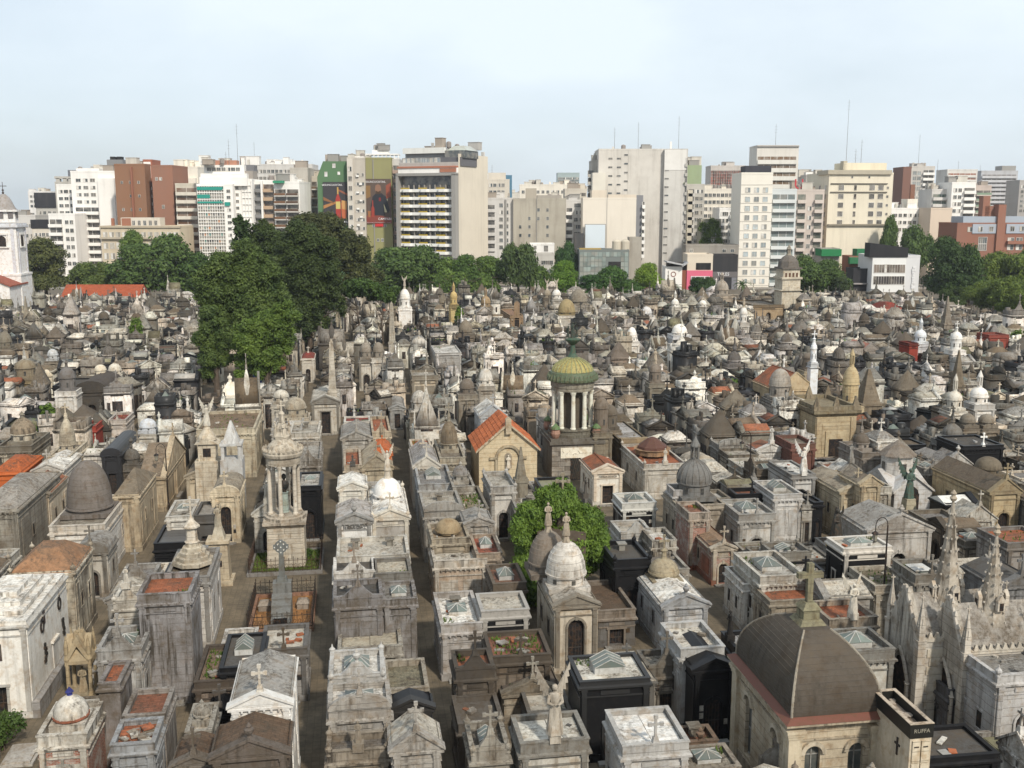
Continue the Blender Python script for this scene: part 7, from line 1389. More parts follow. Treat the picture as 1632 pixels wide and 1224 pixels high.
# around the white ring building and pink shop
b = B(1063, 1090, 428, 356, 'white rendered wall with a brown ring emblem', (.74, .72, .68), depth=8, dirt=.1, cat='commercial building', name='commercial_building')
g = G(); X, Z_ = b.X(1076), b.Z(437); r0 = .95
for i in range(16):
    a0, a1 = i * math.pi / 8, (i + 1) * math.pi / 8; g.prism([(X + r * math.cos(a), Z_ + r * math.sin(a)) for r, a in ((.68, a0), (.9, a0), (.9, a1), (.68, a1))], -.12, -.02)
b.put('ring_emblem', g, 'flat', (.2, .05, .03)); b.box(1090, 1098, 431, 470, .2, 8, 'brown_side', (.22, .07, .04))
g = G(); g.prism([(b.X(1064), b.Z(416)), (b.X(1091), b.Z(421)), (b.X(1091), b.Z(423)), (b.X(1064), b.Z(418))], -2, 6); g.prism([(b.X(1089), b.Z(423)), (b.X(1098), b.Z(417)), (b.X(1098), b.Z(419)), (b.X(1089), b.Z(425))], -2, 6); b.put('canopy_roof', g, 'paint', (.4, .4, .4)); b.box(1068, 1096, 419, 430, 2, 6, 'dark_room', (.05, .045, .04))
b = B(1098, 1139, 408, 356, 'cream and bright pink shop with large arched window', (.60, .53, .43), depth=10, dirt=.1, cat='shop', name='shop'); b.box(1097.5, 1139, 431, 470, -.25, 0, 'pink_front', (.60, .13, .20), dirt=.05); b.box(1112, 1136, 419, 430, -.08, 0, 'dark_opening', K); b.box(1104, 1134, 441, 468, -.32, -.25, 'arched_window', (.04, .045, .05), 'window')
for i in range(5): b.box(1104 + 7.2 * i, 1105 + 7.2 * i, 440, 468, -.42, -.32, 'glazing_bar', (.7, .68, .66))
for rw in (440, 446, 455): b.box(1104, 1134, rw, rw + 1, -.44, -.34, 'transom', (.7, .68, .66))
b = B(1139, 1179, 409, 358, 'black open fronted restaurant with white sign beside the pink shop', (.03, .03, .032), depth=8, dirt=.1, cat='restaurant', name='restaurant'); b.box(1139, 1179, 433, 442, -.3, 0, 'sign_band', (.13, .12, .12)); text('TILLES', 1.5, (b.X(1156), -.36, b.Z(437)), (math.pi / 2, 0, 0), b.root, (.75, .75, .75)); b.box(1140, 1149, 442, 470, -.2, 0, 'pier', (.15, .14, .14)); b.box(1170, 1178, 442, 470, -.2, 0, 'pier', (.18, .18, .2))
b = B(1095, 1180, 393, 366, 'long grey concrete terrace above the pink shop', (.27, .25, .22), dirt=.8, depth=8); b.win(1098, 1110, 395, 405, 1, 1, 1, 1); b.win(1150, 1176, 395, 405, 2, 1, 1.2, 1)
b = B(1118, 1150, 352, 386, 'ivy covered apartment house with white window surrounds', (.3, .28, .22), depth=8); b.win(1121, 1146, 364, 392, 2, 2, 1.8, 1.4, glass=(.5, .5, .5)); IVY = b
b = B(1090, 1122, 296, 420, 'grey stepped tower right of the white topped block', gb, dirt=.6); b.box(1094, 1118, 263, 296, 2, 10, 'green_tower', (.27, .33, .2)); b.bands(1096, 1106, 300, 400, 8, col=lg, out=.8); b.box(1095, 1103, 303, 400, -.8, 0, 'slab_wall', (.5, .46, .38)); b.clutter(5, b.Z(263)); b.win(1107, 1120, 300, 390, 2, 8)
b = B(1131, 1186, 266, 520, 'distant round fronted tower with red and white window grid', (.5, .46, .42)); b.win(1132, 1184, 272, 300, 14, 6, 1.6, 1.4, 'bare', glass=(.25, .09, .07)); b.clutter(4)
b = B(1100, 1182, 303, 450, 'jumble of cream roof terraces behind the ivy house', cr, dirt=.5); b.win(1102, 1180, 306, 350, 12, 4); b.clutter(14)
b = B(1147, 1182, 334, 400, 'white balcony apartments left of the white hotel block', wh, dirt=.3); b.bands(1163, 1180, 336, 392, 5, col=wh); b.win(1149, 1161, 336, 390, 2, 5)
b = B(1180, 1230, 278, 366, 'white hotel block with neat rows of small windows', (.72, .68, .60), depth=16, dirt=.12, name='hotel', cat='hotel'); b.win(1184, 1226, 296, 470, 3, 12, 1.6, 1.6, glass=(.28, .32, .33)); b.box(1187, 1228, 264, 279, 1, 9, 'penthouse', (.045, .045, .055), dirt=.1)
for j in range(12): b.box(1180, 1230, 294 + 14.6 * j, 294.8 + 14.6 * j, -.1, 0, 'string_course', (.5, .47, .42))
b = B(1203, 1269, 234, 440, 'tall white tower with brown shuttered bands behind the white hotel block', (.60, .57, .52), dirt=.3); b.box(1203, 1269, 232, 234, -.6, 4, 'roof_slab', (.3, .28, .26)); b.bands(1204, 1266, 248, 300, 4, out=.9, ph=1.5, col=(.62, .6, .55), rec=(.14, .08, .04)); b.antenna(1237, 196)
b = B(1229, 1269, 304, 370, 'pale blue and cream apartments with central glazed balconies', (.55, .58, .58), depth=14, dirt=.15); b.bands(1230, 1267, 308, 455, 10, out=1.2, col=(.6, .62, .61), rec=(.18, .22, .22))
b = B(1268, 1313, 305, 374, 'pinkish apartments with square balconies and large red rooftop letters', (.52, .45, .40), depth=14, dirt=.3); b.bands(1270, 1284, 308, 430, 8, out=1.3, col=(.55, .48, .43), rec=(.1, .11, .09)); b.bands(1297, 1311, 308, 430, 8, out=1.3, col=(.55, .48, .43), rec=(.1, .11, .09)); b.win(1287, 1294, 325, 430, 1, 7, 1.2, 1.4); text('U:', 5.0, (b.X(1276), 1.5, b.h + 2.4), (math.pi / 2, 0, 0), b.root, (.45, .04, .05), depth=.15); b.clutter(5)
b = B(1283, 1318, 281, 450, 'grey roof blocks behind the red letters', lg); b.box(1298, 1318, 279, 290, -2, 2, 'blank_wall', (.42, .38, .31)); b.clutter(7); b.box(1284, 1295, 274, 281, 2, 5, 'roof_house', wh)
b = B(1319, 1421, 278, 380, 'cream stone office building with cornice and vertical window groups', (.66, .60, .48), depth=22, r=5, dirt=.3, name='office_building', cat='office building')
b.box(1316, 1417, 271, 278, -.8, 10, 'cornice', (.40, .36, .28)); b.box(1347, 1415, 259, 271, 3, 12, 'attic', (.68, .61, .46)); b.box(1346, 1352, 256, 271, 3, 6, 'stair_tower', (.45, .4, .3)); b.box(1322, 1412, 292, 293.5, -.4, 0, 'string_course', (.12, .11, .09)); b.box(1322, 1412, 305.5, 307, -.4, 0, 'string_course', (.12, .11, .09)); b.box(1320, 1416, 357, 359.5, -.9, 0, 'ledge', (.25, .22, .17))
for (xa, xb) in ((1335, 1343), (1384, 1392), (1398, 1406)): b.win(xa, xb, 292.5, 362, 1, 5, 1.8, 1.7, 'multi', glass=(.05, .05, .05))
b.win(1359, 1364, 292.5, 362, 1, 5, .9, 1.8, 'bare', glass=(.03, .025, .02)); b.win(1342, 1396, 279, 286, 2, 1, .6, .7, 'bare'); b.win(1410, 1416, 292.5, 362, 1, 5, .7, .8, 'bare'); b.win(1319, 1320, 292.5, 420, 4, 9, 1.4, 1.6, side='L', glass=(.15, .13, .12)); text('OFICINA DE ARTES', 1.0, (b.X(1397), 2.9, b.Z(264.5)), (math.pi / 2, 0, 0), b.root, (.4, .34, .22)) if 0 else None
b.antenna(1360, 155, b.Z(259)); b.antenna(1375, 235, b.Z(259)); b.antenna(1384, 220, b.Z(259)); 
b = B(1312, 1342, 399, 362, 'green awning roofed pavilion below the cream stone office building', (.3, .28, .25), depth=8); b.box(1311, 1343, 397, 408, -1.5, 6, 'green_roof', (.02, .17, .06), dirt=.1)
b = B(1358, 1396, 411, 366, 'green and red low roofs beside the black screened building', (.28, .12, .08), depth=8); b.box(1370, 1388, 397, 412, 0, 5, 'green_roof', (.02, .15, .06), dirt=.1); b.box(1356, 1380, 410, 420, -2, 0, 'green_awning', (.02, .15, .06))
b = B(1366, 1396, 431, 350, 'low black box building beside the white gallery', (.025, .025, .028), depth=8, dirt=.1); b.box(1366, 1396, 451, 453, -1, 0, 'ledge', (.3, .28, .27))
b = B(1395, 1472, 410, 346, 'modern white gallery building with two window rows and black roof screen', (.60, .60, .60), depth=14, dirt=.1, cat='gallery', name='gallery_building')
g = G(); g.prism([(b.X(1390), b.Z(410)), (b.X(1451), b.Z(410)), (b.X(1451), b.Z(395)), (b.X(1390), b.Z(387))], -.6, 5); b.put('roof_screen', g, 'paint', (.02, .02, .022), .1)
b.box(1395.2, 1449, 410, 470, -.35, 0, 'white_front', (.70, .70, .68), dirt=.1); b.win(1398, 1448, 420, 437, 6, 1, 1.6, 2.6, y=-.35, glass=(.16, .13, .11)); b.win(1398, 1448, 438, 456, 6, 1, 1.6, 2.6, y=-.35, glass=(.05, .045, .045))
g = G(); r_ = random.Random(2)
for i in range(9): g.box(b.X(1462) + r_.uniform(-.25, .25), -.15, b.Z(460 - 4 * i), r_.uniform(.5, 1.3), .25, .7, bottom=True)
b.put('wall_relief', g, 'paint', (.66, .66, .66), .1)
# right end
b = B(1421, 1490, 334, 420, 'pale low apartments right of the cream stone office building', wh, dirt=.3); b.win(1424, 1486, 338, 372, 8, 3, 1.2, 1.2); b.clutter(7); b.box(1449, 1465, 317, 334, 2, 9, 'roof_house', cr)
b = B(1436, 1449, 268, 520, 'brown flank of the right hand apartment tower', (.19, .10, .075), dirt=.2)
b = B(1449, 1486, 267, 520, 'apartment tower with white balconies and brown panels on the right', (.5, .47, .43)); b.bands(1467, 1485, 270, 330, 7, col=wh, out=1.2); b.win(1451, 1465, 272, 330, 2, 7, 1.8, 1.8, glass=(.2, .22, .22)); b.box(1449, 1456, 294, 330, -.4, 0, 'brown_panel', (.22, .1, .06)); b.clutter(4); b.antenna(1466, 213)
b = B(1506, 1554, 272, 540, 'white and brick red tower with banded windows', (.62, .6, .56)); b.bands(1507, 1552, 275, 312, 5, out=.6, col=(.66, .64, .6), rec=(.32, .12, .07)); b.antenna(1530, 255); b.antenna(1497, 253)
b = B(1560, 1618, 274, 560, 'long light grey banded tower on the far right', (.44, .44, .45)); b.bands(1561, 1616, 277, 330, 8, out=.8, col=(.5, .5, .51), rec=(.12, .11, .11)); b.box(1595, 1617, 264, 274, 2, 10, 'roof_house', GY); b.antenna(1565, 262)
b = B(1622, 1680, 289, 520, 'grey tower cut by the right edge', (.36, .34, .32)); b.win(1624, 1660, 294, 340, 6, 6)
b = B(1484, 1516, 304, 430, 'grey and green balcony block on the right', lg, dirt=.4); b.bands(1485, 1514, 308, 340, 3, col=lg, rec=(.05, .1, .08)); b.clutter(5)
b = B(1515, 1553, 293, 425, 'white terraced apartments with rooftop plants on the right', wh, dirt=.25); b.bands(1534, 1552, 298, 360, 6, col=wh); b.win(1517, 1532, 298, 375, 2, 7); b.clutter(4)
b = B(1551, 1578, 298, 435, 'pink and green balconied apartments on the right', (.5, .42, .37)); b.bands(1553, 1577, 302, 340, 4, col=(.55, .5, .45), rail=(.2, .28, .2)); b.clutter(5)
b = B(1484, 1518, 334, 408, 'blank cream wall block above the right hand trees', (.60, .50, .40), depth=12, dirt=.1)
b = B(1528, 1640, 358, 372, 'brown brick apartment house with blue grey mansard dormers', (.24, .11, .075), depth=14, dirt=.25, r=4)
b.box(1537, 1590, 345, 358, .2, 9, 'mansard_roof', (.33, .37, .42), dirt=.1); b.box(1604, 1640, 345, 358, .2, 9, 'mansard_roof', (.33, .37, .42), dirt=.1); b.win(1540, 1590, 360, 372, 3, 1, 1.6, 1.6); b.box(1552, 1592, 357, 372, -.3, 0, 'mansard_slope', (.34, .37, .42)); b.win(1556, 1590, 361, 370, 2, 1, 1.4, 1.6, y=-.3, glass=(.1, .1, .1)); b.box(1606, 1640, 357, 372, -.3, 0, 'mansard_slope', (.34, .37, .42)); b.win(1608, 1638, 360, 370, 2, 1, 1.4, 1.6, y=-.3)
b.box(1571, 1582, 312, 358, 2, 5, 'chimney_stack', (.26, .12, .08)); b.box(1590, 1602, 326, 400, -.8, 3, 'chimney_stack', (.26, .12, .08)); b.box(1575, 1602, 328, 345, 2, 6, 'upper_wall', (.25, .12, .08)); b.win(1560, 1580, 378, 400, 1, 2, 3.0, 2.2, 'multi'); b.win(1608, 1636, 378, 400, 2, 2, 2.2, 1.8); b.box(1608, 1640, 384, 389, -1.2, 0, 'balcony', (.26, .12, .08))
# distant filling rooftops
r2 = random.Random(11); k = 0; x = -30
DIST = []
adj = ['cream', 'white', 'grey', 'sand coloured', 'pale pink']
while x < 1660:
    w_ = r2.uniform(22, 46); top = r2.uniform(303, 322) if x > 40 else 345; D_ = r2.uniform(620, 760); ci = r2.randrange(5); c = [(.64, .6, .53), (.68, .66, .63), (.5, .49, .47), (.6, .54, .46), (.6, .53, .49)][ci]
    near = min([(abs(q[0] - x), q[1]) for q in ((60, 'black mansard roof'), (210, 'brick walls'), (350, 'gridded glass apartments'), (440, 'stepped balconies'), (570, 'advertising walls'), (690, 'hotel slab'), (790, 'tan tower'), (860, 'grey party wall'), (1000, 'huge blank wall'), (1130, 'ivy house'), (1230, 'white hotel block'), (1370, 'cream stone office'), (1460, 'brown flanked tower'), (1540, 'white and red tower'), (1600, 'grey banded tower'))])
    b = B(x, x + w_, top, D_, f'distant {adj[ci]} {["flat", "low", "plain", "small"][k % 4]} block far behind the {near[1]}', c, depth=16, dirt=.4)
    b.root['group'] = 'distant town blocks on the skyline'; b.win(x + 2, x + w_ - 2, top + 3, top + 26, max(3, int(w_ / 6)), 3, 1.6, 1.5, 'bare'); b.clutter(3); k += 1; x += w_ * r2.uniform(.85, 1.2)
# white bell tower and church on the left
(tx, ty) = un(18, 470, 6); D_ = ty; s = 1 / (F / proj(tx, ty, 20)[2]); zz = lambda r_: zat(r_, ty)
root = thing('bell_tower', 'white church bell tower with grey bell shaped cap and iron cross', 'church', (tx, ty, 0), .12)
a = 46 * s; g = G(); g.box(0, 0, 0, a * 1.12, a * 1.12, zz(438)); g.box(0, 0, zz(438), a * .98, a * .98, zz(362) - zz(438)); g.box(0, 0, zz(438), a * 1.16, a * 1.16, .5); addp(root, 'wall', 'plain', (.76, .76, .75), g, .08)
g = G(); g.box(0, 0, zz(362), a * 1.14, a * 1.14, .5, bottom=True); g.box(0, 0, zz(362) + .5, a * 1.05, a * 1.05, .5); addp(root, 'cornice', 'plain', (.6, .62, .66), g, .1)
g = G(); z0 = zz(360) + .9; g.lathe([(a * .42, 0), (a * .40, zz(338) - z0), (a * .5, zz(338) - z0 + .1), (a * .5, zz(338) - z0 + .6)], 8, 0, 0, z0, R(22.5)); lt = addp(root, 'lantern', 'plain', (.72, .72, .72), g, .08)
g = G()
for i in range(8): q = i * math.pi / 4; g.box(a * .39 * math.cos(q), a * .39 * math.sin(q), z0 + 1.0, .3, 1.2, 2.2, q)
addp(lt, 'opening', 'metal', (.15, .14, .14), g)
for (y_, x_, q) in ((-a * .5, 0, 0), (0, a * .5, math.pi / 2)):
    g = G(); g.prism([(-1.0, zz(392)), (1.0, zz(392)), (1.0, zz(380)), (.7, zz(377)), (0, zz(375)), (-.7, zz(377)), (-1.0, zz(380))], -.06, .0); o = addp(root, 'bell_opening', 'metal', K, g); o.location = (x_, y_, 0); o.rotation_euler = (0, 0, q)
    g = G(); g.box(-1.3, -.05, zz(393), .3, .2, zz(374) - zz(393)); g.box(1.3, -.05, zz(393), .3, .2, zz(374) - zz(393)); g.box(0, -.1, zz(374), 3.2, .3, .4, bottom=True); g.box(0, -.1, zz(394.5), 3.4, .5, .3, bottom=True); o = addp(root, 'opening_surround', 'plain', (.72, .72, .7), g, .1); o.location = (x_, y_, 0); o.rotation_euler = (0, 0, q)
    g = G()
    for s_ in (-1, 1): g.box(s_ * a * .36, -.08, zz(436), a * .1, .16, zz(364) - zz(436))
    o = addp(root, 'pilaster', 'plain', (.60, .61, .66), g, .1); o.location = (x_, y_, 0); o.rotation_euler = (0, 0, q)
g = G(); g.smooth = True; zc = zz(336) + .1; H_ = zz(309) - zc; g.lathe([(a * .42, 0), (a * .34, H_ * .2), (a * .27, H_ * .5), (a * .19, H_ * .78), (a * .08, H_ * .97), (a * .02, H_)], 20, 0, 0, zc); addp(root, 'cap', 'stone', (.33, .31, .30), g, .3)
g = G(); g.lathe([(.2, 0), (.3, .3), (.1, .6), (.3, .9), (.1, 1.2)], 8, 0, 0, zc + H_); g.tube((0, 0, zc + H_), (0, 0, zz(290)), .09, .07, 6); g.box(0, 0, zz(297), 1.9, .14, .16, bottom=True); addp(root, 'cross', 'metal', (.04, .03, .03), g)
LOOKS.append((tx, ty, 14, 14))
(cx_, cy_) = un(-30, 480, 5); r3 = thing('church_nave', 'white church wing with red tiled roof left of the bell tower', 'church', (cx_, cy_, 0), .12); g = G(); g.prism([(-14, 0), (9, 0), (9, 9), (-3, 14), (-14, 9)], -6, 6); addp(r3, 'wall', 'plain', (.76, .75, .74), g, .1); g = G(); g.prism([(9.4, 8.9), (9.4, 9.2), (-3, 14.4), (-15, 9.2), (-15, 8.9), (-3, 14.05)], -6.4, 6.4); addp(r3, 'roof', 'roof', (.36, .11, .07), g, .3); g = G(); g.box(6.5, -6.03, 3, .8, .06, 2.0); addp(r3, 'pane', 'glass', K, g); LOOKS.append((cx_, cy_, 26, 14))
# red roofed shed
(x0_, y0_) = un(88, 478, 3); b = B(88, 210, 474, y0_, 'long low building with orange red tiled roof by the left park trees', (.6, .57, .52), depth=9, cat='shed', name='long_shed', parapet=False, dirt=.2)
g = G(); g.prismx([(-.4, b.h - .1), (9.4, b.h - .1), (4.5, b.h + 3.2)], -.4, b.w + .4); g2 = g; b.put('roof', g, 'roof', (.40, .095, .04), .25); LOOKS.append((b.root.location.x + b.w / 2, b.root.location.y + 4.5, b.w + 2, 12))
# perimeter wall
wp = [(-165, 281), (0, 300), (112, 289), (111, 214)]
g = G()
for (xa, ya), (xb, yb) in zip(wp, wp[1:]): L = math.hypot(xb - xa, yb - ya); g.box((xa + xb) / 2, (ya + yb) / 2, 0, L, .5, 3.4, math.atan2(yb - ya, xb - xa)); g.box((xa + xb) / 2, (ya + yb) / 2, 3.4, L, .8, .2, math.atan2(yb - ya, xb - xa), True)
o = add_mesh('perimeter_wall', g, 'stone', (.42, .37, .3, .5)); tag(o, 'long weathered wall enclosing the far side of the cemetery', 'wall')
# ---------------------------------------------------------------- trees
def leafcloud(lobes, n, size, seed, flat=1.0, up=.25, jitter=.18, droop=0.0):
    """n leaf sprays scattered near the skins of the lobes (x, y, z, rx, ry, rz)"""
    r = np.random.RandomState(seed); L = np.array(lobes, float); area = (L[:, 3] * L[:, 4] + L[:, 3] * L[:, 5] + L[:, 4] * L[:, 5]); idx = r.choice(len(L), n, p=area / area.sum())
    d = r.normal(size=(n, 3)); d /= np.linalg.norm(d, axis=1)[:, None]; d[:, 2] = np.where(d[:, 2] < -.45, -d[:, 2], d[:, 2])
    rad = 1 - np.abs(r.normal(0, jitter, n)); bump = 1 + .10 * np.sin(d[:, 0] * 9 + idx) * np.sin(d[:, 1] * 8 + idx * 2) + .08 * np.sin(d[:, 2] * 11 + idx)
    c = L[idx, :3] + d * L[idx, 3:6] * (rad * bump)[:, None] + r.normal(0, 1, (n, 3)) * (size * .8)
    nrm = d + r.normal(0, .55, (n, 3)); nrm[:, 2] += up; nrm /= np.linalg.norm(nrm, axis=1)[:, None]
    a = np.cross(nrm, r.normal(size=(n, 3))); a /= np.linalg.norm(a, axis=1)[:, None]; b = np.cross(nrm, a)
    s = size * r.uniform(.6, 1.4, n)[:, None]; tip = a * s; side = b * s * .5
    if droop: tip[:, 2] -= droop * s[:, 0]
    v = np.stack([c - tip * .8, c + side, c + tip, c - side], 1).reshape(-1, 3)
    return v
def mesh_quads(name, v, m):
    n = len(v) // 4; me = bpy.data.meshes.new(name); me.vertices.add(4 * n); me.vertices.foreach_set('co', v.astype(np.float32).ravel())
    me.loops.add(4 * n); me.loops.foreach_set('vertex_index', np.arange(4 * n, dtype=np.int32)); me.polygons.add(n); me.polygons.foreach_set('loop_start', np.arange(0, 4 * n, 4, dtype=np.int32))
    me.materials.append(m); me.update(calc_edges=True); return me
def trunk_geo(h, r, top, limbs, seed, spread):
    g = G(); q = random.Random(seed); p = Vector((0, 0, -.1)); pts = [p.copy()]
    for i in range(5): p = p + Vector((q.uniform(-.06, .06) * h / 4, q.uniform(-.06, .06) * h / 4, top / 5)); pts.append(p.copy())
    for i, (a, b) in enumerate(zip(pts, pts[1:])): g.tube(a, b, r * (1 - .12 * i), r * (1 - .12 * (i + 1)), 8)
    gl = G()
    for i in range(limbs):
        s = pts[2 + i % 4]; an = q.uniform(0, 6.28); e = s + Vector((math.cos(an) * spread * q.uniform(.5, .9), math.sin(an) * spread * q.uniform(.5, .9), q.uniform(.15, .5) * (h - s.z))); m = s.lerp(e, .5) + Vector((0, 0, h * .04)); gl.tube(s, m, r * .38, r * .25, 6); gl.tube(m, e, r * .25, r * .08, 5)
    return g, gl
PROTO = {}
def tree(x, y, h, rad, label, style='round', col=(.05, .085, .022), n=5000, leaf=.5, group=None, proto=None, trunk=.25, cat='tree', name='tree', seed=None):
    seed = seed if seed is not None else int(abs(x * 13 + y * 7)); key = (style, proto); root = thing(name, label, cat, (x, y, 0), (seed % 63) / 10.0, group); LOOKS.append((x, y, 1.2, 1.2)) if y < 330 else None
    if proto is None or key not in PROTO:
        q = random.Random(seed); lobes = []; H = h; z0 = H * trunk
        if style == 'round':
            for i in range(26): a = q.uniform(0, 6.28); t = q.random(); zz = z0 + (H - z0) * (.12 + .74 * t); rr = rad * math.sqrt(max(.05, 1 - (2 * t - .85) ** 2)) * q.uniform(.25, .75); k = rad * q.uniform(.26, .42); lobes.append((rr * math.cos(a), rr * math.sin(a), zz, k, k, k * .75))
        elif style == 'cone':
            for i in range(34): t = (i + q.random()) / 34; zz = z0 + (H - z0) * t * .95; rr = rad * (1 - t) ** .75 * q.uniform(.3, .8); a = q.uniform(0, 6.28); k = rad * (.16 + .22 * (1 - t)); lobes.append((rr * math.cos(a), rr * math.sin(a), zz, k, k, k * .6))
        elif style == 'cedar':
            for i in range(60): t = (i + q.random()) / 60; zz = z0 + (H - z0) * t * .96; env = math.sin(math.pi * min(1, (t * .85 + .2))) ** .6; rr = rad * env * q.uniform(.15, .85); a = q.uniform(0, 6.28); k = rad * q.uniform(.15, .27); lobes.append((rr * math.cos(a), rr * math.sin(a), zz, k * 1.25, k * 1.25, k * .55))
        elif style == 'umbrella':
            for i in range(20): a = q.uniform(0, 6.28); rr = rad * q.uniform(.1, .85); k = rad * q.uniform(.2, .32); lobes.append((rr * math.cos(a), rr * math.sin(a), H * q.uniform(.74, .9), k, k, k * .5))
        elif style == 'sparse':
            for i in range(22): t = (i + .5) / 22; a = i * 2.4; rr = rad * (1 - t * .6) * .6; lobes.append((rr * math.cos(a), rr * math.sin(a), z0 + (H - z0) * t, rad * .26, rad * .26, rad * .16))
        elif style == 'column':
            for i in range(14): t = (i + .5) / 14; lobes.append((q.uniform(-.1, .1) * rad, q.uniform(-.1, .1) * rad, z0 + (H - z0) * t, rad * (1.05 - t * .8), rad * (1.05 - t * .8), H * .07))
        elif style == 'willow':
            for i in range(18): a = q.uniform(0, 6.28); rr = rad * q.uniform(.2, .7); lobes.append((rr * math.cos(a), rr * math.sin(a), H * q.uniform(.35, .75), rad * .35, rad * .35, H * .24))
        elif style == 'bush':
            for i in range(8): a = q.uniform(0, 6.28); rr = rad * q.uniform(.1, .6); lobes.append((rr * math.cos(a), rr * math.sin(a), H * q.uniform(.4, .75), rad * .45, rad * .45, H * .28))
        v = leafcloud(lobes, n, leaf, seed, droop=.9 if style == 'willow' else 0, jitter=.22 if style in ('cedar', 'cone') else .16)
        me = mesh_quads('foliage', v, mat('leaf')); g, gl = trunk_geo(H, max(.12, rad * .07), H * (.85 if style in ('cone', 'cedar', 'sparse', 'column') else .6), 8, seed, rad)
        P = (me, g.mesh('trunk', mat('bark')), gl.mesh('limb', mat('bark')), h, rad)
        if proto is not None: PROTO[key] = P
    else: P = PROTO[key]
    for nm, me in (('foliage', P[0]), ('trunk', P[1]), ('limb', P[2])):
        o = bpy.data.objects.new(nm, me); C.objects.link(o); o.parent = root; o.color = (*col, 1); o.scale = (rad / P[4], rad / P[4], h / P[3])
    return root
def at(px, row, z=0): return un(px, row, z)
DG = (.058, .096, .028); MG = (.078, .125, .030); LG_ = (.085, .14, .028); BG_ = (.07, .08, .03)
def tree_px(px, rt, wpx, D, label, **k):
    x = (px - CX) / F * cp * D; h = zat(rt, D); return tree(x, D, h, wpx / 2 * D / F, label, **k)
# tall group inside the cemetery
def blob_tree(px, rb, label, blobs, n, leaf, col, name='conifer_tree', cat='conifer', forks=((0, 0),), flat=.85, dz=2.5, seed=1, top=.8):
    x, y = un(px, rb, 0); root = thing(name, label, cat, (x, y, 0), 0); LOOKS.append((x, y, 2, 2)); s = y / F * 1.01; q = random.Random(seed); L = []
    for (bx, br, rp) in blobs:
        X, Z = (bx - px) * s, zat(br, y); Rr = rp * s; m = max(12, int(rp / 1.1))
        for i in range(m):
            a, e, k = q.uniform(0, 6.28), q.uniform(-1, 1), q.uniform(.45, .9); r = Rr * q.uniform(.30, .46); c = math.sqrt(1 - e * e)
            L.append((X + Rr * k * c * math.cos(a), Rr * k * c * math.sin(a) * .8, max(1.5, Z + Rr * k * e), r * 1.1, r * 1.1, r * flat * 1.25))
    v = leafcloud(L, int(n * 2.2), leaf * .74, seed, jitter=.5); o = bpy.data.objects.new('foliage', mesh_quads('foliage', v, mat('leaf'))); C.objects.link(o); o.parent = root; o.color = (*col, 1)
    zt = max(zat(b[1], y) for b in blobs); g = G(); p = Vector((0, 0, -.1))
    g.tube(p, (0, 0, zt * .45), .5, .36, 8); g.tube((0, 0, zt * .45), (forks[0][0], 0, zt * top), .36, .1, 7); addp(root, 'trunk', 'bark', (1, 1, 1), g)
    g = G()
    for (bx, br, rp) in blobs: X, Z = (bx - px) * s, zat(br, y); g.tube((0, 0, max(1.5, min(Z - 1, zt * .6) * .75)), (X * .9, q.uniform(-1, 1), Z), .2, .06, 5)
    addp(root, 'limb', 'bark', (1, 1, 1), g); return root
CG = (.072, .108, .034)
blob_tree(347, 640, 'front conifer with bare lower trunk at the left of the tall group', [(345, 512, 22), (335, 540, 24), (358, 545, 22), (340, 572, 22), (362, 572, 14), (333, 596, 13), (350, 520, 16)], 30000, .24, CG, seed=3)
blob_tree(400, 628, 'broadest feathery green cedar in the middle of the tall group', [(395, 412, 26), (430, 440, 28), (370, 432, 32), (345, 455, 28), (400, 450, 36), (440, 480, 32), (365, 485, 38), (410, 500, 42), (450, 510, 30), (345, 478, 26), (385, 530, 30), (425, 530, 32), (460, 545, 16), (418, 418, 20)], 90000, .27, CG, seed=4)
blob_tree(428, 648, 'low spreading cedar with forked bare trunk beside the marble sarcophagus', [(420, 530, 28), (445, 520, 26), (460, 500, 20), (400, 545, 26), (430, 560, 28), (455, 550, 16), (395, 575, 18), (420, 590, 16), (440, 585, 12), (385, 600, 10)], 52000, .24, (.090, .140, .034), seed=5)
blob_tree(495, 560, 'dark dense pine at the right of the tall group', [(488, 378, 26), (470, 400, 30), (510, 400, 30), (455, 430, 30), (490, 430, 38), (520, 440, 32), (470, 465, 34), (505, 470, 36), (535, 470, 22), (480, 505, 30), (505, 510, 22), (455, 500, 20), (540, 495, 14), (480, 530, 16)], 80000, .32, (.044, .066, .022), seed=6, flat=.7)
blob_tree(428, 545, 'dark rounded pine behind the broad cedar', [(432, 366, 16), (422, 385, 24), (440, 395, 26), (425, 420, 28), (405, 400, 14)], 26000, .36, (.046, .070, .022), seed=7)
blob_tree(540, 520, 'brownish green broad tree behind the dark pine', [(500, 362, 24), (525, 370, 26), (550, 388, 26), (570, 405, 26), (480, 368, 18), (545, 415, 28), (585, 425, 22), (600, 440, 14), (565, 440, 24)], 42000, .45, (.062, .072, .030), seed=8, name='tree', cat='tree')
tree_px(384, 350, 44, 215, 'sparse whorled araucaria rising above the gridded apartments', style='sparse', n=5000, leaf=.5, col=(.03, .055, .018), name='conifer_tree', cat='conifer')
tree_px(391, 393, 20, 200, 'slim cypress poking out of the tall group', style='column', n=4000, leaf=.4, col=(.05, .09, .03), name='cypress_tree', cat='cypress')
tree_px(570, 440, 74, 205, 'umbrella pine with dark trunk over the mausoleums', style='umbrella', n=12000, leaf=.4, col=(.04, .075, .018), name='umbrella_pine', cat='pine')
tree_px(606, 452, 50, 215, 'smaller umbrella pine right of the dark trunked one', style='umbrella', n=8000, leaf=.4, col=(.045, .08, .02), name='umbrella_pine', cat='pine')
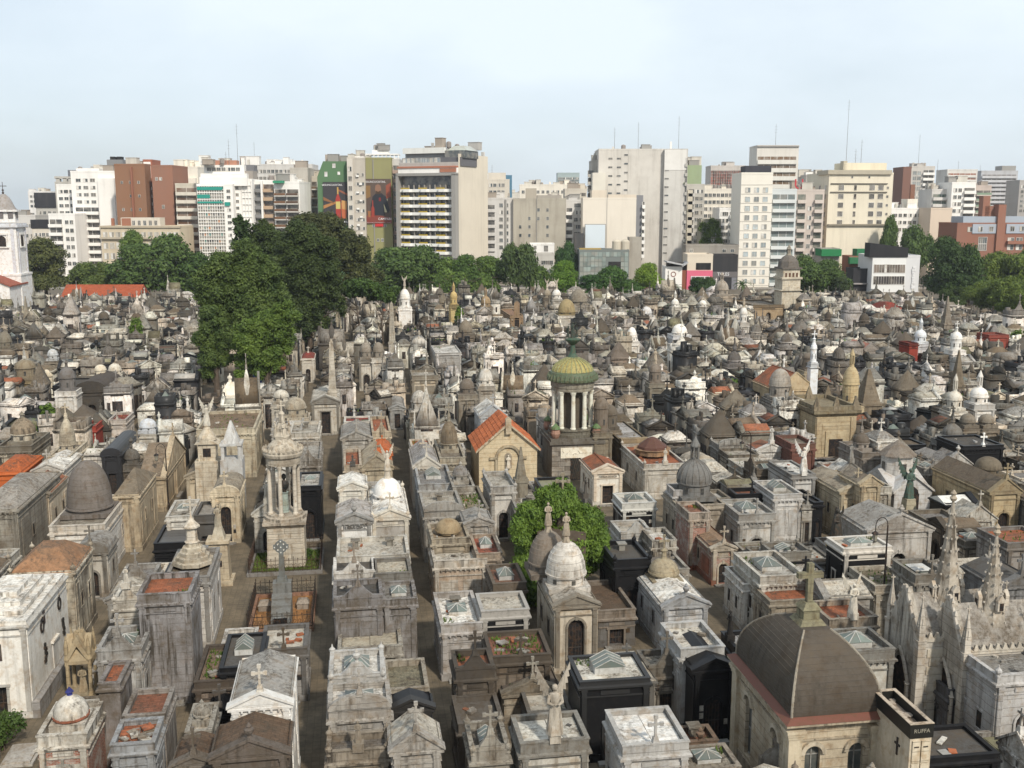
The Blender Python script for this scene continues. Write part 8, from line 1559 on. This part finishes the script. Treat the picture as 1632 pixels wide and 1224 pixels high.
for (px, rb, rt, w_, lb) in ((217, 540, 500, 26, 'small bright bush tree among the left mausoleums'), (733, 516, 490, 14, 'little green tree among the central mausoleums'), (48, 698, 676, 26, 'dark leafy shrub on the left rows'), (1344, 628, 612, 24, 'yellow green shrub behind the massive ochre block'), (77, 660, 648, 18, 'round bright shrub on a left roof'), (1165, 618, 604, 20, 'ochre green shrub in the right middle distance'), (1618, 540, 526, 22, 'pale green shrub near the right park edge')):
    x, y = un(px, rb, 3); tree(x, y, zat(rt, y), w_ / 2 * y / F, lb, style='bush', n=2500, leaf=.28, col=LG_, trunk=.1, name='shrub', cat='shrub')
# row of park trees behind the wall
rows = [(62, 374, 78, 345, 'brownish green tree right of the bell tower', BG_, 'round'), (30, 400, 60, 350, 'olive tree behind the bell tower', BG_, 'round'), (128, 424, 60, 352, 'light olive tree left of the long shed', (.07, .10, .03), 'round'), (155, 420, 56, 356, 'yellow green tree behind the long shed', (.075, .105, .03), 'round'), (207, 362, 44, 368, 'tall thin crowned tree before the beige classical building', MG, 'round'), (214, 388, 84, 352, 'large dark round tree behind the red shed roof', DG, 'round'), (262, 384, 92, 350, 'broad dark green tree left of the tall group', DG, 'round'), (306, 404, 70, 352, 'mid green tree below the gridded apartments', (.04, .075, .02), 'round'),
    (585, 425, 70, 352, 'green tree right of the tall group', MG, 'round'), (625, 394, 90, 350, 'large dark park tree below the olive wall', DG, 'round'), (668, 400, 76, 352, 'dark park tree in front of the hotel balconies', DG, 'round'), (712, 412, 60, 350, 'leafy green park tree under the hotel', MG, 'round'), (742, 402, 56, 348, 'bright leafed park tree right of the hotel slab', (.055, .10, .022), 'round'), (775, 408, 60, 352, 'green park tree left of the willow', MG, 'round'), (735, 436, 60, 340, 'pale feathery conifer left of a similar one below the hotel', (.075, .12, .03), 'cone'), (772, 438, 60, 340, 'pale feathery conifer nearest the willow', (.075, .12, .03), 'cone'), (700, 440, 46, 340, 'pale conifer at the foot of the hotel', (.06, .10, .026), 'cone'),
    (826, 384, 60, 345, 'weeping willow before the grey party wall', (.055, .085, .03), 'willow'), (860, 430, 50, 345, 'low feathery tree beside the willow', (.06, .10, .025), 'round'), (904, 386, 34, 372, 'dark tree behind the round light green one', (.03, .07, .02), 'round'), (902, 412, 52, 345, 'round light green tree below the balcony apartments', (.08, .15, .02), 'round'), (943, 438, 44, 342, 'dark green bushy tree left of the glass fronted building', (.03, .075, .018), 'round'), (975, 430, 62, 345, 'broad green tree under the glass fronted building', (.04, .085, .018), 'round'), (1005, 446, 44, 340, 'small green tree left of the yellow green one', (.045, .09, .02), 'round'), (1036, 416, 50, 345, 'open yellow green tree left of the ring emblem', (.13, .20, .03), 'round'),
    (1118, 442, 34, 338, 'dark small tree before the pink shop', (.03, .06, .02), 'round'), (1134, 446, 30, 338, 'second dark small tree before the pink shop near the restaurant', (.035, .065, .02), 'round'), (1290, 408, 64, 345, 'dark round tree right of the far bell tower', DG, 'round'), (1325, 410, 58, 345, 'dark round tree left of the black box building', DG, 'round'), (1345, 440, 36, 340, 'dull green tree beside the black box building', (.04, .06, .025), 'round'),
    (1420, 355, 30, 375, 'tall dark tree beside the cream stone office', DG, 'round'), (1462, 362, 50, 372, 'dark tree rising behind the white gallery', DG, 'round'), (1510, 372, 62, 345, 'tall dark park tree right of the white gallery', (.032, .06, .018), 'round'), (1525, 390, 60, 330, 'large deep green tree right of the gallery wall', (.028, .052, .016), 'round'), (1552, 400, 50, 330, 'deep green tree below the brown brick house', (.035, .065, .018), 'round')]
for i, (px, rt, w_, D_, lb, c, st) in enumerate(rows): tree_px(px, rt, w_ * 1.25, D_ - (0 if D_ > 362 else 34 if D_ > 320 else 20), lb, style=st, n=17000, leaf=.40, col=(c[0] * 1.15, c[1] * 1.15, c[2] * 1.2), proto=i % 4 if st == 'round' else 0, trunk=.12, group='park trees behind the cemetery wall')
for i, (px, rt, w_, D_, lb) in enumerate(((1548, 420, 80, 300, 'light green spreading tree nearest the deep green ones'), (1590, 402, 100, 305, 'broadest yellow green tree at the right park edge'), (1636, 396, 90, 300, 'yellow green tree cut by the right edge'), (1570, 448, 70, 275, 'low spreading tree overhanging the right cemetery wall'), (1612, 440, 80, 265, 'lower yellow green tree on the right beside the wall'), (1650, 452, 70, 255, 'nearest yellow green tree at the right edge'), (1525, 450, 60, 292, 'darker low tree left of the yellow green ones'))):
    tree_px(px + 6, rt, w_, D_, lb, style='round', n=20000, leaf=.36, col=(.095, .135, .030) if i != 6 else (.05, .08, .025), proto=10 + i % 2, trunk=.1, group='yellow green trees at the right park edge')
def palm(px, rb, rt, label):
    x, y = un(px, rb, 2); h = zat(rt, y); r = thing('palm_tree', label, 'palm', (x, y, 0)); g = G(); g.tube((0, 0, 0), (0, 0, h - 1.5), .25, .18, 8); addp(r, 'trunk', 'bark', (1, 1, 1), g)
    g = G(); q = random.Random(px)
    for i in range(26):
        a = i * 2.4; el = q.uniform(-.2, 1.1); L = 3.2; p = Vector((0, 0, h - 1.5)); 
        for k in range(5):
            d = Vector((math.cos(a) * math.cos(el - k * .3), math.sin(a) * math.cos(el - k * .3), math.sin(el - k * .3))) * L / 5; n_ = p + d; s = Vector((-math.sin(a), math.cos(a), 0)) * .28 * (1 - k * .15); g.add([p - s, p + Vector((0, 0, .08)), p + s, n_ + s * .8, n_ + Vector((0, 0, .08)), n_ - s * .8], [(0, 1, 4, 5), (1, 2, 3, 4)]); p = n_
    addp(r, 'frond', 'leaf', (.05, .08, .03), g)
palm(1075, 478, 452, 'small spiky palm before the ring emblem'); palm(1182, 470, 446, 'small spiky palm before the white hotel block')
# ivy smothered tomb at the centre
x0_, y0_ = un(893, 960, 0); root = thing('ivy_mound', 'bright green creeper covered tree between the banded dome chapel and the black mausoleums', 'tree', (x0_, y0_, 0), 0); LOOKS.append((x0_, y0_, 5.8, 5.0)); HERO.append(('the bright creeper', x0_, y0_, 6, 5, 9))
s = y0_ / F * 1.02; Lb = []; q = random.Random(5)
for (px, row, rp) in ((890, 805, 34), (850, 830, 34), (930, 840, 36), (860, 880, 42), (905, 870, 44), (945, 870, 30), (845, 925, 30), (870, 930, 36), (925, 905, 34), (840, 960, 24), (895, 785, 18), (825, 835, 16), (955, 880, 20), (835, 900, 24), (905, 935, 30), (850, 975, 18), (828, 850, 16), (832, 985, 14), (870, 960, 22), (960, 860, 14), (870, 795, 18)):
    Lb.append(((px - 893) * s, q.uniform(-1.2, 1.0), zat(row, y0_) - (0), rp * s * .95, rp * s * .95, rp * s * .9))
v = leafcloud(Lb, 110000, .11, 5, jitter=.2, droop=.5, up=.1); o = bpy.data.objects.new('foliage', mesh_quads('foliage', v, mat('leaf'))); C.objects.link(o); o.parent = root; o.color = (.09, .148, .03, 1)
g = G(); g.box(0, .2, 0, 3.4, 2.6, 5.6); g.tube((0, 0, 5), (0, .2, 9.0), .4, .15, 6); addp(root, 'trunk', 'bark', (1, 1, 1), g); g = G(); zc_ = zat(785, y0_); g.cross(.1, -.2, zc_, 1.3, .14); addp(root, 'cross', 'stone', (.3, .27, .2), g)
# ivy on the apartment house
v = leafcloud([(IVY.w * a, -.3, IVY.Z(rw), 1.6, .4, 2.4) for a, rw in ((.1, 365), (.3, 378), (.55, 358), (.8, 372), (.9, 388), (.15, 390), (.5, 372), (.7, 362), (.35, 392))], 3500, .4, 9); o = bpy.data.objects.new('ivy', mesh_quads('ivy', v, mat('leaf'))); C.objects.link(o); o.parent = IVY.root; o.color = (.09, .14, .03, 1)
for (x, y, sz, lb) in LATER: tree(x, y, sz * 1.5, sz, lb, style='bush', n=2600, leaf=.1, col=(.05, .085, .025), trunk=.1, name='shrub', cat='shrub')
# pair of blue bins by the trunks
for i, px in enumerate((404, 412)):
    x, y = un(px, 612, 0); r = thing('waste_bin', ('left' if i == 0 else 'right') + ' one of two blue waste bins under the tall trees', 'bin', (x, y, 0), GR); g = G(); g.frus(0, 0, .1, 1.0, 1.0, 1.2, 1.2, 1.2); addp(r, 'body', 'flat', (.02, .06, .25), g); g = G(); g.frus(0, 0, 1.3, 1.3, 1.3, 1.0, 1.0, .2); addp(r, 'lid', 'flat', (.02, .05, .2), g)
# ---------------------------------------------------------------- the rest of the rows of mausoleums
q = random.Random(21)
cells = {}
def claim(x, y, w, d):
    k = (int(x // 12), int(y // 12))
    cells.setdefault(k, []).append((x, y, w, d))
for L in LOOKS: claim(*L)
def free(x, y, w, d, tol=.55):
    u, v = w2uv(x, y); kx, ky = int(x // 12), int(y // 12)
    for i in (-1, 0, 1):
        for j in (-1, 0, 1):
            for (a, b, c, e) in cells.get((kx + i, ky + j), ()):
                u2, v2 = w2uv(a, b)
                if abs(u - u2) < (w + c) / 2 - tol and abs(v - v2) < (d + e) / 2 - tol: return False
    return True
SPOTS = []
clear = [(un(392, 620), 7, 17)]
def inside(x, y):
    n = len(_pc); c = False
    for i in range(n):
        (xa, ya), (xb, yb) = _pc[i], _pc[(i + 1) % n]
        if (ya > y) != (yb > y) and x < (xb - xa) * (y - ya) / (yb - ya) + xa: c = not c
    return c
SH = [0, 3.4, 1.2, 5.1]; al = -2.8
lefts = [al]
while lefts[-1] > -190: lefts.append(lefts[-1] - (7.2 if len(lefts) < 3 else q.choice([7.0, 7.6, 8.2])))
rights = [4.4]
while rights[-1] < 240: rights.append(rights[-1] + q.choice([7.4, 7.8, 8.2]))
alleys = sorted(lefts + rights)
for a0, a1 in zip(alleys, alleys[1:]):
    u0, u1 = a0 + (1.35 if -19 < a0 < 5 else .85), a1 - (1.35 if -19 < a1 < 5 else .85); B_ = (u1 - u0) / 2; jog = q.uniform(-12, 12)
    for col_ in (0, 1):
        v = 30.0 + q.random()
        while v < 370:
            d = q.uniform(1.9, 3.2) if q.random() < .88 else q.uniform(3.2, 4.6); w = B_ * q.uniform(.86, .99); vc = v + d / 2; uc = u0 + B_ * (col_ + .5) + q.uniform(-.08, .08); zn = 0 if vc < 129 else (1 if vc < 178 else (2 if vc < 235 else 3)); uc += SH[zn]
            x, y = uv2w(uc, vc); v += d + (q.uniform(.04, .2) if q.random() < .93 else q.uniform(.4, 1.0))
            if min(abs(vc - t_) for t_ in (129.6, 178, 235)) < 2.4 or ((vc + jog) % 41 < 2.0 and vc > 135): continue
            if not inside(x, y) or y > 330: continue
            px, py, zd = proj(x, y, 3)
            if px < -60 - 2500 / zd * 3 or px > 1692 + 2500 / zd * 3 or zd < 40: continue
            if any((x - c[0][0]) ** 2 / c[1] ** 2 + (y - c[0][1]) ** 2 / c[2] ** 2 < 1 for c in clear): continue
            if not free(x, y, w, d): continue
            hmax = 9.0; wp_ = w * F / zd * .55
            for (xa, xb, ra, rb, yy) in VIS:
                if y < yy - 1.5 and xa < px + wp_ * .7 and xb > px - wp_ * .7:
                    top = proj(x, y + d / 2, 3.6)[1]
                    if top < rb and py > ra:
                        while hmax > 1.2 and proj(x, y + d / 2, min(hmax, 5.2) + .3)[1] < rb - (rb - ra) * .12: hmax -= .3 if hmax < 5.5 else 3.6
            if hmax < 1.5: continue
            claim(x, y, w, d); SPOTS.append((y, x, w, d, col_, px, py, hmax))
SPOTS.sort(); print('FILL', len(SPOTS))
PAL = [('white', (.70, .68, .64), .21), ('off white', (.46, .44, .39), .22), ('cream', (.54, .48, .39), .16), ('grey', (.27, .26, .24), .17), ('sooty grey', (.14, .13, .115), .12), ('brown stone', (.21, .175, .135), .09), ('black granite', (.012, .012, .013), .12)]
RF = [('flat', .25), ('slabs', .07), ('scroll', .11), ('arch', .06), ('pediment', .20), ('gable', .07), ('dome', .045), ('hip', .07), ('barrel', .02), ('stepped', .02), ('pyramid', .01), ('spire', .015)]
def pick(L, r):
    t = r.random() * sum(a[-1] for a in L)
    for a in L:
        t -= a[-1]
        if t <= 0: return a
    return L[-1]
DECK = [('cement', CM, .30), ('white', (.60, .58, .53), .15), ('terracotta', (.30, .11, .06), .13), ('grey', (.24, .23, .22), .2), ('brown', (.17, .13, .09), .15), ('mossy', (.2, .19, .12), .07)]
def spec(r, far=False):
    cn_, col, _ = pick(PAL, r); rf, _ = pick(RF, r); dn, rc, _ = pick(DECK, r); k = r.uniform(.88, 1.12); col = tuple(c * k for c in col)
    if cn_ == 'black granite' and rf not in ('flat', 'pediment', 'scroll', 'slabs'): rf = 'flat'
    if far: col = tuple(c * .97 + .01 for c in col)
    orn = r.choice(['cross', 'cross', 'cross', 'none', 'none', 'urn', 'statue' if r.random() < .5 else 'cross'])
    return dict(cn=cn_, col=col, roof=rf, dn=dn, rc=rc if rf not in ('dome', 'pyramid', 'stepped', 'barrel') else tuple(c * .6 for c in col) if cn_ != 'white' else col, orn=orn, key='marble' if cn_ == 'black granite' else 'stone', dirt=r.uniform(.45, .95) if far else r.uniform(.35, .85), sky=(1 if r.random() < .35 else 0), vents=(1 if r.random() < .12 else 0), urn=1 if r.random() < .15 else 0, weed=(30 if r.random() < .1 else 0))
RN = {'flat': 'flat roofed', 'slabs': 'slab roofed', 'scroll': 'scroll crested', 'arch': 'arch fronted', 'pediment': 'pedimented', 'gable': 'gabled', 'dome': 'domed', 'hip': 'hip roofed', 'barrel': 'barrel vaulted', 'stepped': 'step roofed', 'pyramid': 'pyramid roofed', 'spire': 'spired'}
SHORT = [(lbl, x, y) for (lbl, x, y, w, d, h) in HERO]
def shortname(l):
    ws = l.split(); drop = {'mausoleum', 'with', 'and', 'the', 'a', 'of', 'its'}
    out = [w for w in ws if w not in drop][:5]
    while out and out[-1] in ('in', 'on', 'by', 'at', 'behind', 'left', 'right', 'to', 'over', 'above', 'beside', 'before', 'near'): out.pop()
    return ' '.join(out)
NIND = 235; used = {}; nmade = 0
for (y, x, w, d, col_, px, py, hm) in SPOTS[:NIND]:
    r = random.Random(int(x * 31 + y * 17)); s = spec(r); h = min(hm, r.uniform(2.9, 4.0) if y < 110 else r.uniform(3.0, 4.8))
    if hm < 4: s['roof'], s['orn'], s['urn'] = r.choice(['flat', 'slabs']), 'none', 0
    s['trim'] = shk(s['col'], r.choice([1, 1, .7, .45, .3])) if s['key'] == 'stone' else s['col']
    face = r.choice(['F', 'F', 'L' if col_ == 0 else 'R']); Wd, Dd = (w, d) if face == 'F' else (d, w)
    c = sorted([((x - a) ** 2 + (y - b) ** 2, l, a, b) for (l, a, b) in SHORT if (x - a) ** 2 + (y - b) ** 2 > .5])
    feat = {'cross': 'with cross', 'urn': 'with urn', 'statue': 'with statue', 'none': ''}[s['orn']]
    for (dist, l, a, b) in c:
        u1_, v1_ = w2uv(x, y); u2_, v2_ = w2uv(a, b); rel = ('left of' if u1_ < u2_ else 'right of') if abs(u1_ - u2_) > abs(v1_ - v2_) else ('behind' if v1_ > v2_ else 'in front of')
        lab = f"{s['cn']} {RN[s['roof']]} mausoleum {feat} {rel} the {shortname(l)}".replace('  ', ' ').replace('the the', 'the')
        if lab not in used and len(lab.split()) <= 16: break
    used[lab] = 1
    t = tomb(Wd, Dd, h, s['roof'], s['col'], s['rc'], 1, orn=s['orn'], key=s['key'], dirt=s['dirt'], sky=s['sky'], vents=s['vents'], urn=s['urn'], weed=s['weed'], trim=s['trim'], r=r, door=r.choice(['arch', 'rect', 'rect']))
    emit(t, 'mausoleum', lab, 'mausoleum', (x, y, 0), GR + FR[face] + r.uniform(-.02, .02), 'mausoleums filling the crowded rows')
# everything further back reads as one mass of roofs
tmpl = []
for i in range(140):
    r = random.Random(500 + i); s = spec(r, True); t = tomb(trim=shk(s['col'], r.choice([1, 1, .6, .4, .25])) if s['key'] == 'stone' else None, w=3.0, d=3.0, h=4.0, roof=s['roof'], col=s['col'], rc=s['rc'], lod=0, orn=s['orn'], key=s['key'], dirt=s['dirt'], sky=s['sky'], urn=0, weed=8 if s['weed'] else 0, r=r)
    V_, Fs, Ln, Mi, Ci = [], [], [], [], []; off = 0
    for (n, key, col, par, g) in t.p:
        if not g.v: continue
        V_ += g.v; kk = {'stone': 0, 'plain': 0, 'roof': 0, 'marble': 1, 'metal': 2, 'glass': 3, 'leaf': 4}[key]
        for f in g.f: Fs += [i_ + off for i_ in f]; Ln.append(len(f)); Mi.append(kk)
        Ci += [col] * len(g.v); off += len(g.v)
    tmpl.append((np.array(V_, np.float32), np.array(Fs, np.int32), np.array(Ln, np.int32), np.array(Mi, np.int32), np.array(Ci, np.float32)))
VV, FF, LL, MM, CC = [], [], [], [], []; off = 0; R_ = np.random.RandomState(4)
def put_t(i, x, y, a, sx, sy, sz, k):
    global off
    v, f, l, m, c = tmpl[i]; v = v * np.array([sx, sy, sz], np.float32); ca, sa = math.cos(a), math.sin(a); w = np.empty_like(v); w[:, 0] = v[:, 0] * ca - v[:, 1] * sa + x; w[:, 1] = v[:, 0] * sa + v[:, 1] * ca + y; w[:, 2] = v[:, 2]
    cc = c.copy(); cc[:, :3] *= k; VV.append(w); FF.append(f + off); LL.append(l); MM.append(m); CC.append(cc); off += len(v)
for (y, x, w, d, col_, px, py, hm) in SPOTS[NIND:]:
    tall = 1.0 if q.random() < .93 else q.uniform(1.2, 1.5)
    a = GR + q.choice([0, 0, math.pi / 2, -math.pi / 2]) + (q.gauss(0, .05) if q.random() < .85 else q.uniform(-.6, .6)); big = min(q.uniform(.66, 1.25) * tall, max(.4, hm / 4.6)); put_t(q.randrange(140), x, y, a, w / 3, d / 3, big, np.array([q.choice([.62, .8, 1, 1.15, 1.25])] * 3) * np.array([q.uniform(.97, 1.05), 1, q.uniform(.92, 1.03)]))
def merged(name, VV, FF, LL, MM, CC):
    V_ = np.concatenate(VV); F_ = np.concatenate(FF); L_ = np.concatenate(LL); M_ = np.concatenate(MM); C_ = np.concatenate(CC)
    me = bpy.data.meshes.new(name); me.vertices.add(len(V_)); me.vertices.foreach_set('co', V_.ravel()); me.loops.add(len(F_)); me.loops.foreach_set('vertex_index', F_)
    me.polygons.add(len(L_)); st = np.concatenate([[0], np.cumsum(L_)[:-1]]).astype(np.int32); me.polygons.foreach_set('loop_start', st)
    for k in ('stone', 'marble', 'metal', 'glass', 'leaf'): me.materials.append(mat(k, True))
    me.polygons.foreach_set('material_index', M_); me.update(calc_edges=True)
    at_ = me.attributes.new('tint', 'FLOAT_COLOR', 'POINT'); at_.data.foreach_set('color', C_.astype(np.float32).ravel()); return me, len(V_), int(L_.sum() - 2 * len(L_))
if VV:
    me, nv, ntri = merged('distant_mausoleums', VV, FF, LL, MM, CC); print('STUFF verts', nv, 'tris', ntri)
    o = bpy.data.objects.new('distant_mausoleums', me); C.objects.link(o); o['kind'] = 'stuff'; tag(o, 'dense mass of small mausoleums filling the far part of the cemetery', 'mausoleums')
print('OBJECTS', len(bpy.data.objects))

# thin warm haze over the whole place
g = G(); g.box(0, 700, -1.0, 2600, 1500, 84, bottom=True); hz_ = add_mesh('haze', g, None, (1, 1, 1, 1), None, g.mesh('haze', None)); hz_['kind'] = 'stuff'
m = bpy.data.materials.new('haze'); m.use_nodes = True; t = m.node_tree; t.nodes.clear(); mo = nn(t, 'ShaderNodeOutputMaterial'); pv = nn(t, 'ShaderNodeVolumePrincipled'); pv.inputs['Density'].default_value = 0.00013; pv.inputs['Color'].default_value = (.9, .94, 1, 1); pv.inputs['Anisotropy'].default_value = 0.3
t.links.new(pv.outputs[0], mo.inputs['Volume']); hz_.data.materials.append(m)
